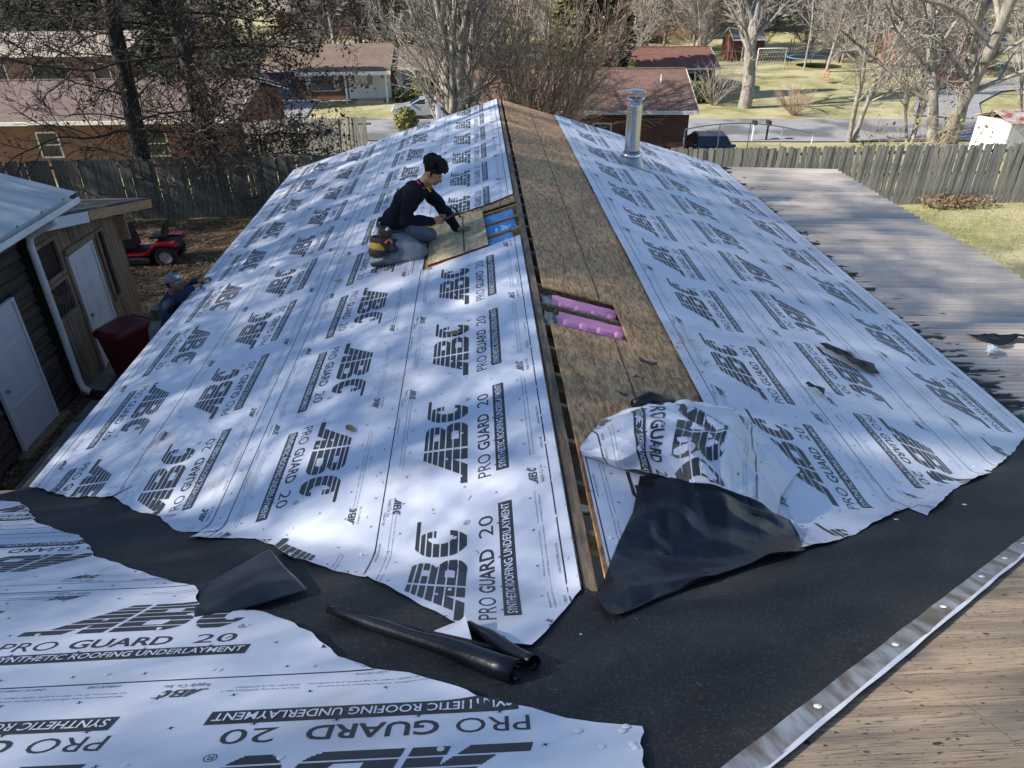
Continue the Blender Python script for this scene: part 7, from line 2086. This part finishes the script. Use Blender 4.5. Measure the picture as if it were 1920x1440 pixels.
def house_window(root, cx, z0, w_, h_, y, shutters=None, mullion=True, curtain=False, name='window', frame=None):
    """window in a wall facing -y at depth y (local)"""
    m = MB(); t = 0.07; x0, x1 = cx - w_ / 2, cx + w_ / 2
    m.box(x0 - t, x0, y - 0.05, y + 0.02, z0 - t, z0 + h_ + t); m.box(x1, x1 + t, y - 0.05, y + 0.02, z0 - t, z0 + h_ + t)
    m.box(x0, x1, y - 0.048, y + 0.02, z0 + h_, z0 + h_ + t); m.box(x0, x1, y - 0.06, y + 0.02, z0 - t, z0)
    if mullion: m.box(x0, x1, y - 0.035, y - 0.005, z0 + h_ / 2 - 0.025, z0 + h_ / 2 + 0.025)
    w0 = ob(name, m, frame or W['trim'], root)
    for (a, b) in ((z0 + .002, z0 + h_ / 2 - 0.026), (z0 + h_ / 2 + 0.026, z0 + h_ - .002)) if mullion else ((z0 + .002, z0 + h_ - .002),):
        m = MB(); m.box(x0 + .002, x1 - .002, y - 0.016, y - 0.012, a, b); ob('pane', m, W['curtain'] if curtain and a > z0 + h_ / 2 - .1 else W['glass'], w0)
    if shutters:
        for s in (-1, 1):
            xa = (x0 - t - 0.40, x0 - t - 0.01) if s < 0 else (x1 + t + 0.01, x1 + t + 0.40)
            m = MB(); m.box(xa[0], xa[1], y - 0.035, y - 0.003, z0 - 0.05, z0 + h_ + 0.05)
            for k in range(9):
                zz = z0 + 0.02 + k * h_ / 9; m.box(xa[0] + 0.04, xa[1] - 0.04, y - 0.05, y - 0.036, zz, zz + h_ / 9 * 0.55)
            ob('shutter', m, shutters, w0)
    return w0
def gable_house(name, cx, y0, dx, dy, zb, eave, rise, wall, roof, label, rz=0.0, over=0.45, rise_off=0.0):
    """ridge along local x; local origin at the middle of the near wall's foot"""
    root = thing(name, (cx, y0, zb), rz, label, 'house')
    m = MB(); m.box(-dx / 2, dx / 2, 0, dy, -1.2, eave)
    for s in (-1, 1):
        x = s * dx / 2
        m.prism([(0.0, eave), (dy, eave), (dy / 2, eave + rise * (dy / 2) / (dy / 2 + over))], 'x', x - (0.2 if s > 0 else 0), x + (0.2 if s < 0 else 0))
    ob('wall', m, wall, root)
    m = MB(); hx = dx / 2 + over * 0.7; t = 0.12
    sl = rise / (dy / 2 + over)
    for s in (-1, 1):
        ye = -over if s < 0 else dy + over
        q = [(-hx, ye, eave), (hx, ye, eave), (hx, dy / 2, eave + rise), (-hx, dy / 2, eave + rise)]
        m.hexa([(a, b, c) for a, b, c in q] + [(a, b, c + t) for a, b, c in q])
    ob('roof', m, roof, root)
    for s in (-1, 1):
        ye = -over - 0.05 if s < 0 else dy + over + 0.05
        m = MB(); m.bar((-hx, ye, eave + 0.03), (hx, ye, eave + 0.03), 0.10, 0.15); ob('gutter', m, W['trim'], root)
        for e in (-1, 1):
            m = MB(); m.bar((e * (hx + 0.015), -over, eave + 0.03), (e * (hx + 0.015), dy / 2, eave + rise + 0.03), 0.03, 0.2); m.bar((e * (hx + 0.015), dy + over, eave + 0.03), (e * (hx + 0.015), dy / 2, eave + rise + 0.03), 0.03, 0.2)
            if s < 0: ob('rake_trim', m, W['trim'], root)
    m = MB(); m.bar((-hx, dy / 2, eave + rise + t + 0.01), (hx, dy / 2, eave + rise + t + 0.01), 0.22, 0.06); ob('ridge_cap', m, roof, root)
    return root
# brown-roofed house behind the ridge
mh = gable_house('brick_house', 3.95, 34.3, 11.3, 8.4, -2.75, 2.85, 1.15, W['brick_red'], W['sh_brown'], 'brick house with brown shingle roof directly behind the steel pipe', rz=-0.10)
house_window(mh, 0.55, 0.9, 0.75, 1.2, 0.0, None, True, True); house_window(mh, 1.75, 0.55, 0.75, 1.75, 0.0, None, False, True)
m = MB(); m.lathe([(0, 0.28), (0.05, 0.24), (0.07, 0.1), (0.03, 0.0)], 10, o=(2.75, -0.12, 1.75)); ob('wall_lamp', m, W['shutter_d'], mh, smooth=True)
m = MB(); m.lathe([(0.04, 0), (0.04, 0.5), (0.0, 0.5)], 10, o=(4.6, 2.6, 3.55)); ob('roof_vent', m, W['pvc'], mh, smooth=True)
um = thing('closed_umbrella', (4.55, 33.2, -2.5), label='closed dusty pink patio umbrella in front of the brown-roofed house', cat='umbrella')
W['umb'] = mat('umbrella_cloth', (0.30, 0.14, 0.13), (0.2, 0.09, 0.09), scale=6, rough=0.9)
m = MB(); m.lathe([(0.03, 0), (0.03, 2.7), (0, 2.72)], 8); ob('pole', m, W['bark_dark'], um, smooth=True)
m = MB(); m.lathe([(0.10, 1.2), (0.17, 1.4), (0.13, 1.9), (0.08, 2.3), (0.13, 2.4), (0.06, 2.6), (0, 2.66)], 12); ob('canopy', m, W['umb'], um, smooth=True)
# left brick house
W['brick_brown'] = brick_mat('brick_brown', (0.27, 0.125, 0.078), (0.19, 0.085, 0.055), (0.26, 0.215, 0.175))
lh = gable_house('brick_house', -17.6, 34.2, 13.4, 8.4, -2.65, 2.72, 1.05, W['brick_brown'], W['sh_pink'], 'long brown brick house with faded roof behind the left fence', rz=-0.03)
for cx_ in (-1.6, 3.2): house_window(lh, cx_, 1.25, 0.85, 1.0, 0.0, None, True)
m = MB(); m.bar((5.6, -0.06, -0.6), (5.6, -0.06, 2.7), 0.09, 0.07, (0, 1, 0)); ob('downspout', m, W['trim'], lh)
# white-porched house across the road
ph = gable_house('porch_house', -10.0, 66.2, 15.2, 8.0, -4.35, 2.45, 1.25, W['brick_red'], W['sh_tan'], 'brick house with white columned porch and tan roof across the road')
m = MB(); q = [(-4.8, -1.75, 2.42), (3.0, -1.75, 2.42), (3.0, 4.0, 3.95), (-4.8, 4.0, 3.95)]
m.hexa(q + [(a, b, c + 0.12) for a, b, c in q]); ob('porch_roof', m, W['sh_tan'], ph)
m = MB(); m.prism([(-1.7, 2.40), (4.0, 3.93), (4.0, 3.4), (0, 2.40)], 'x', 2.94, 2.99); ob('roof_step', m, W['shutter_d'], ph)
m = MB(); m.box(-4.8, 3.0, -1.84, -1.72, 2.22, 2.50); ob('porch_beam', m, W['trim'], ph)
m = MB(); m.box(-0.85, 2.75, -0.06, -0.01, 0.15, 2.4); ob('porch_wall', m, W['stucco'], ph)
for cx_ in (-0.8, 2.55):
    m = MB(); m.lathe([(0.13, 0), (0.13, 0.1), (0.10, 0.12), (0.085, 2.1), (0.12, 2.12), (0.12, 2.24)], 14, o=(cx_, -1.65, 0.0)); ob('column', m, W['trim'], ph, smooth=True)
m = MB(); m.box(0.62, 1.42, -0.10, -0.062, 0.2, 2.2); d = ob('front_door', m, W['stucco'], ph)
m = MB(); m.box(0.78, 1.26, -0.112, -0.102, 1.25, 2.05); ob('door_pane', m, W['curtain'], d)
m = MB(); m.box(0.55, 0.615, -0.12, -0.062, 0.15, 2.27); m.box(1.425, 1.49, -0.12, -0.062, 0.15, 2.27); ob('door_frame', m, W['trim'], d)
for k in range(3):
    m = MB(); m.box(-0.1, 2.2, -1.2 - 0.45 * (k + 1), -1.2 - 0.45 * k if k else -0.1, -0.1, 0.15 - 0.085 * k); ob('step', m, W['steps'], ph)
for cx_ in (-0.35, 2.1):
    m = MB(); m.lathe([(0, 0.26), (0.06, 0.2), (0.08, 0.05), (0.02, 0)], 8, o=(cx_, -0.16, 1.75)); ob('porch_lamp', m, W['shutter_d'], ph, smooth=True)
house_window(ph, 4.15, 1.0, 0.8, 1.25, 0.0, W['shutter_w'], True, True); house_window(ph, 6.5, 1.0, 0.8, 1.25, 0.0, W['shutter_w'], True, True); house_window(ph, -3.0, 0.85, 1.9, 1.35, 0.0, W['shutter_w'], False)
m = MB(); m.box(3.95, 4.4, -0.3, -0.06, 1.02, 1.35); ob('air_conditioner', m, W['trim'], ph)
W['bluetarp'] = mat('tarp_blue', (0.02, 0.04, 0.14), (0.012, 0.025, 0.09), scale=3, rough=0.6)
m = MB(); m.box(-7.4, -5.2, -0.08, -0.02, 0.0, 2.2); ob('blue_door', m, W['bluetarp'], ph)
# red-roofed house right of it
rh_ = gable_house('brick_house', 14.6, 64.2, 10.6, 8.0, -4.4, 2.4, 1.15, W['brick_red'], W['sh_red'], 'house with rusty red roof and dark shutters beyond the brown roof', rz=-0.05)
house_window(rh_, 3.2, 0.75, 0.85, 1.35, 0.0, W['shutter_d'])
m = MB(); m.bar((5.1, -0.08, -0.1), (5.1, -0.08, 2.3), 0.07, 0.07, (0, 1, 0)); ob('downspout', m, W['trim'], rh_)
# tan brick house higher on the slope with deck
th = gable_house('brick_house', 23.2, 104, 10.8, 8.5, -3.6, 3.4, 1.9, W['brick_tan'], W['sh_brown'], 'tan brick house with raised deck on the upper slope')
house_window(th, -1.4, 1.45, 1.3, 1.6, 0.0, None, False); house_window(th, 3.0, 1.6, 0.9, 1.2, 0.0)
m = MB(); m.box(-5.4, 0.8, -2.6, -0.05, 0.75, 0.9); ob('deck', m, W['trim_wood'], th)
for cx_ in (-5.2, -2.4, 0.6):
    m = MB(); m.box(cx_ - 0.07, cx_ + 0.07, -2.55, -2.4, -0.6, 1.7); ob('deck_post', m, W['trim_wood'], th)
m = MB(); m.box(-5.4, 0.8, -2.56, -2.5, 1.6, 1.68); m.box(-5.4, 0.8, -2.56, -2.5, 1.2, 1.25); ob('deck_rail', m, W['trim'], th)
# orange brick houses at upper right
bh = gable_house('brick_house', 57, 98, 13, 9, -4.2, 6.3, 2.0, W['brick_orange'], W['sh_grey'], 'two-storey orange brick house half hidden by trees at upper right')
for cx_ in (-3.5, 1.5): house_window(bh, cx_, 4.2, 1.0, 1.3, 0.0)
bh2 = gable_house('brick_house', 47.5, 76, 9, 7, -4.3, 2.7, 1.4, W['brick_orange'], W['sh_grey'], 'low orange brick house behind the massive pale tree')
house_window(bh2, -1.5, 0.9, 1.0, 1.2, 0.0)
# far left house behind the oaks
fl_ = gable_house('brick_house', -35.5, 63, 16, 8, -4.2, 4.05, 1.25, W['brick_brown'], W['sh_pale'], 'brick house with pale roof at far left behind the oaks')
for cx_, w_ in ((-2.0, 1.2), (2.0, 2.6), (6.0, 1.2)): house_window(fl_, cx_, 2.0, w_, 1.4, 0.0, None, False, True)
m = MB(); m.box(-6.2, -5.4, 3.2, 4.0, 4.0, 6.4); ob('chimney', m, W['brick_orange'], fl_)
gable_house('brick_house', -62, 118, 14, 9, -2.6, 4.2, 2.0, W['stucco'], W['sh_tan'], 'pale house high on the left hillside').name = 'pale_house'
gable_house('brick_house', -21, 112, 12, 8, -3.2, 3.2, 1.8, W['brick_orange'], W['sh_pale'], 'small orange house on the hillside above the oaks')
# red barn and white shed
bs = gable_house('barn_shed', 29.5, 84, 3.4, 4.0, -3.9, 2.1, 1.0, W['sh_red'], W['sh_grey'], 'small red barn-style shed behind the spreading lawn tree', over=0.15)
bs['category'] = 'shed'
m = MB(); m.box(-0.6, 0.6, -0.05, -0.01, 0.0, 1.9); d = ob('barn_door', m, W['sh_red'], bs)
m = MB(); m.box(-0.7, -0.6, -0.08, -0.01, 0, 2.0); m.box(0.6, 0.7, -0.08, -0.01, 0, 2.0); m.box(-0.6, 0.6, -0.08, -0.01, 1.9, 2.0); m.bar((-0.6, -0.07, 0.05), (0.6, -0.07, 1.9), 0.03, 0.1, (0, 0, 1)); ob('barn_trim', m, W['trim'], bs)
W['rustroof'] = mat('rusty_tin', (0.45, 0.42, 0.40), (0.28, 0.10, 0.06), scale=2.5, rough=0.6, lo=0.4, hi=0.6)
ws = thing('tin_shed', (28.3, 36.8, zg(28.3, 36.8) - 0.25), 0.1, 'white ribbed tin shed with rusty roof at the right edge', 'shed')
for k in range(16):
    m = MB(); m.box(-1.4 + k * 0.175, -1.4 + k * 0.175 + 0.13, -0.02, 0.0, -0.3, 1.75); ob('wall_rib', m, W['trim'], ws)
m = MB(); m.box(-1.4, 1.4, 0.001, 2.4, -0.3, 1.75); ob('wall', m, W['trim'], ws)
for k in range(7):
    m = MB(); a = -1.55 + k * 0.44; q = [(a, -0.15, 1.74), (a + 0.43, -0.15, 1.74), (a + 0.43, 1.2, 2.15), (a, 1.2, 2.15)]; m.hexa(q + [(x, y, z + 0.03) for x, y, z in q])
    q = [(a, 1.2, 2.15), (a + 0.43, 1.2, 2.15), (a + 0.43, 2.55, 1.74), (a, 2.55, 1.74)]; m.hexa(q + [(x, y, z + 0.03) for x, y, z in q]); ob('roof_panel', m, W['rustroof'], ws)

# ------------------------------------------------------------------ cars
W['carsilver'] = mat('paint_silver', (0.50, 0.52, 0.55), (0.46, 0.48, 0.51), scale=2, rough=0.28, metal=0.35, coat=0.5)
W['carred'] = mat('paint_red', (0.30, 0.015, 0.02), rough=0.3, coat=0.5)
W['cardark'] = mat('paint_charcoal', (0.04, 0.045, 0.05), rough=0.3, coat=0.5)
def car(loc, rz, paint, label, name='parked_car', kind='sedan'):
    root = thing(name, loc, rz, label, 'car', 'parked cars')
    prof = [(-2.30, 0.42), (-2.33, 0.62), (-2.20, 0.82), (-1.55, 0.90), (-0.95, 1.02), (-0.25, 1.38), (0.35, 1.44), (0.95, 1.38), (1.60, 1.02), (2.15, 0.97), (2.30, 0.80), (2.32, 0.45), (2.2, 0.28), (-2.2, 0.28)]
    if kind == 'truck': prof = [(-2.6, 0.45), (-2.62, 0.9), (-2.4, 1.08), (-1.35, 1.15), (-0.8, 1.75), (0.5, 1.80), (0.75, 1.2), (0.8, 1.12), (2.55, 1.12), (2.6, 0.5), (2.5, 0.38), (-2.5, 0.38)]
    m = MB(); n = len(prof); w0 = 0.86
    rows = []
    for yy, sc in ((-w0, 0.0), (-w0 * 0.98, 0.6), (w0 * 0.98, 0.6), (w0, 0.0)): pass
    vs = []
    for s in (-1, 1):
        for (x, z) in prof:
            inn = max(0.0, (z - 0.95)) * 0.42
            vs.append((x, s * (w0 - inn), z))
    fs = [tuple(range(n)), tuple(range(2 * n - 1, n - 1, -1))] + [(i, (i + 1) % n, n + (i + 1) % n, n + i) for i in range(n)]
    m.add(vs, fs); b = ob('body', m, paint, root); bevel(b, 0.05, 3)
    def side_glass(pts):
        for s in (-1, 1):
            m = MB(); m.add([(x, s * (w0 - (z - 0.95) * 0.42 + 0.006), z) for x, z in pts], [tuple(range(len(pts)))]); ob('side_window', m, W['glass'], root)
    if kind == 'sedan':
        side_glass([(-0.80, 1.04), (-0.22, 1.33), (0.20, 1.37), (0.20, 1.03)]); side_glass([(0.28, 1.03), (0.28, 1.37), (0.85, 1.33), (1.30, 1.07)])
    else: side_glass([(-1.15, 1.22), (-0.75, 1.66), (0.42, 1.70), (0.52, 1.22)])
    fr = [(-0.93, 1.045), (-0.27, 1.375)] if kind == 'sedan' else [(-1.3, 1.2), (-0.82, 1.72)]
    m = MB(); m.add([(fr[0][0] - 0.02, -0.75, fr[0][1] + .01), (fr[0][0] - 0.02, 0.75, fr[0][1] + .01), (fr[1][0] - 0.02, 0.58, fr[1][1] + .012), (fr[1][0] - 0.02, -0.58, fr[1][1] + .012)], [(0, 1, 2, 3)]); ob('windscreen', m, W['glass'], root)
    for s in (-1, 1):
        for x in (-1.45, 1.42):
            w_ = ob('wheel', MB().lathe([(0.20, -0.1), (0.30, -0.1), (0.32, -0.06), (0.32, 0.06), (0.30, 0.1), (0.20, 0.1)], 20, o=(x, s * 0.80, 0.32), axis=(0, 1, 0)), W['rubber'], root, smooth=True)
            ob('hubcap', MB().lathe([(0, 0.085 * s), (0.12, 0.09 * s), (0.2, 0.1 * s), (0.205, 0.05 * s)], 16, o=(x, s * 0.80, 0.32), axis=(0, 1, 0)), W['pipe'], w_, smooth=True)
        m = MB(); m.box(-2.30, -2.15, s * 0.62 - 0.14, s * 0.62 + 0.14, 0.62, 0.75); ob('headlight', m, W['trim'], root)
        m = MB(); m.box(2.22, 2.335, s * 0.62 - 0.14, s * 0.62 + 0.14, 0.68, 0.82); ob('tail_light', m, W['carred'], root)
        m = MB(); m.box(-0.85, -0.70, s * 0.9 - 0.06, s * 0.9 + 0.06, 1.0, 1.11); ob('wing_mirror', m, paint, root)
    return root
car((-4.0, 57.2, zg(-4, 57.2) + 0.08), 0.0, W['carsilver'], 'silver sedan parked on the road before the white-porched house')
car((41.8, 66.7, zg(41.8, 66.7)), 0.3, W['carred'], 'red car parked in the driveway at upper right')
car((11.0, 34.6, zg(11.0, 34.6) - 0.02), 1.5, W['cardark'], 'dark car parked beside the brown-roofed house')
W['mailblack'] = mat('mailbox_black', (0.02, 0.02, 0.022), rough=0.5)
for i, (x, lb) in enumerate(((17.6, 'left mailbox of the pair, with white base, at the road edge'), (18.5, 'right mailbox of the pair, all dark, at the road edge'))):
    mbx = thing('mailbox', (x, 47.0, zg(x, 47.0)), 0, lb, 'mailbox')
    m = MB(); m.box(-0.05, 0.05, -0.05, 0.05, 0, 1.05); ob('post', m, W['trim'] if i == 0 else W['mailblack'], mbx)
    m = MB(); m.prism([(-0.11, 1.05), (0.11, 1.05), (0.11, 1.2), (0.07, 1.28), (0, 1.31), (-0.07, 1.28), (-0.11, 1.2)], 'y', -0.25, 0.25); ob('box', m, W['mailblack'], mbx)
# play things on the far lawn
gl = thing('soccer_goal', (29.8, 77.8, zg(29.8, 77.8)), 0.1, 'white pipe soccer goal on the far lawn', 'goal')
m = MB(); m.tube([(-1.5, 0, 0), (-1.5, 0, 2), (1.5, 0, 2), (1.5, 0, 0)], 0.06, 8); ob('frame', m, W['trim'], gl, smooth=True)
m = MB()
for k in range(11): m.tube([(-1.5 + 0.3 * k, 0, 2), (-1.5 + 0.3 * k, 1.0, 0)], 0.01, 3, cap=False)
for k in range(6): m.tube([(-1.5, 0.2 * k, 2 - 0.4 * k), (1.5, 0.2 * k, 2 - 0.4 * k)], 0.01, 3, cap=False)
ob('net', m, W['trim'], gl)
tr = thing('trampoline', (34.8, 80.5, zg(34.8, 80.5)), 0, 'round trampoline with dark safety net on the far lawn', 'trampoline')
m = MB(); m.lathe([(0, 0.85), (1.9, 0.85), (1.92, 0.82), (0, 0.82)], 32); ob('mat', m, W['mailblack'], tr)
m = MB(); m.lathe([(1.9, 0.86), (2.2, 0.88), (2.2, 0.82), (1.9, 0.81)], 32); W['padblue'] = mat('pad_blue', (0.12, 0.25, 0.42), rough=0.6); ob('pad', m, W['padblue'], tr, smooth=True)
for k in range(6):
    a = k * pi / 3; m = MB(); m.tube([(2.15 * cos(a), 2.15 * sin(a), 0), (2.15 * cos(a), 2.15 * sin(a), 2.6)], 0.035, 6); ob('net_pole', m, W['mailblack'], tr)
m = MB()
for k in range(48):
    a = k * pi / 24; m.tube([(2.1 * cos(a), 2.1 * sin(a), 0.9), (2.1 * cos(a), 2.1 * sin(a), 2.5)], 0.008, 3, cap=False)
ob('net', m, W['mailblack'], tr)
W['chairpink'] = mat('chair_coral', (0.62, 0.28, 0.22), rough=0.5)
lc = thing('lawn_chair', (32.3, 70.0, zg(32.3, 70)), 0.6, 'coral round-backed lawn chair under the far trees', 'chair')
m = MB(); m.tube([(0.42 * cos(a), 0.1, 0.75 + 0.42 * sin(a)) for a in np.linspace(0, 2 * pi, 21)], 0.035, 6, cap=False)
for k in range(-3, 4): m.tube([(k * 0.12, 0.1, 0.75 - sqrt(0.42 ** 2 - (k * .12) ** 2)), (k * 0.12, 0.1, 0.75 + sqrt(0.42 ** 2 - (k * .12) ** 2))], 0.012, 5)
ob('backrest', m, W['chairpink'], lc, smooth=True)
m = MB(); m.box(-0.35, 0.35, -0.45, 0.08, 0.38, 0.42); ob('seat', m, W['chairpink'], lc)
for sx_ in (-.33, .33):
    for sy_ in (-0.4, 0.06): m = MB(); m.tube([(sx_, sy_, 0), (sx_, sy_, 0.39)], 0.02, 6); ob('leg', m, W['chairpink'], lc)
# overhead service wires
W['cable'] = mat('cable', (0.30, 0.30, 0.30), rough=0.6)
for (a, b, sag, lb) in (((-50, 60, 6.6), (60, 66, 3.8), 1.2, 'upper thin power line crossing the background'), ((-50, 50, 3.0), (70, 58, -0.2), 0.9, 'lower thin power line crossing above the roofs'), ((-40, 48, 2.2), (-4, 60, 2.0), 0.4, 'short thin cable near the oaks')):
    m = MB(); a = Vector(a); b = Vector(b); m.tube([a.lerp(b, t) - Vector((0, 0, sag * 4 * t * (1 - t))) for t in np.linspace(0, 1, 25)], 0.016, 4, cap=False); ob('power_line', m, W['cable'], None, lb, 'cable')
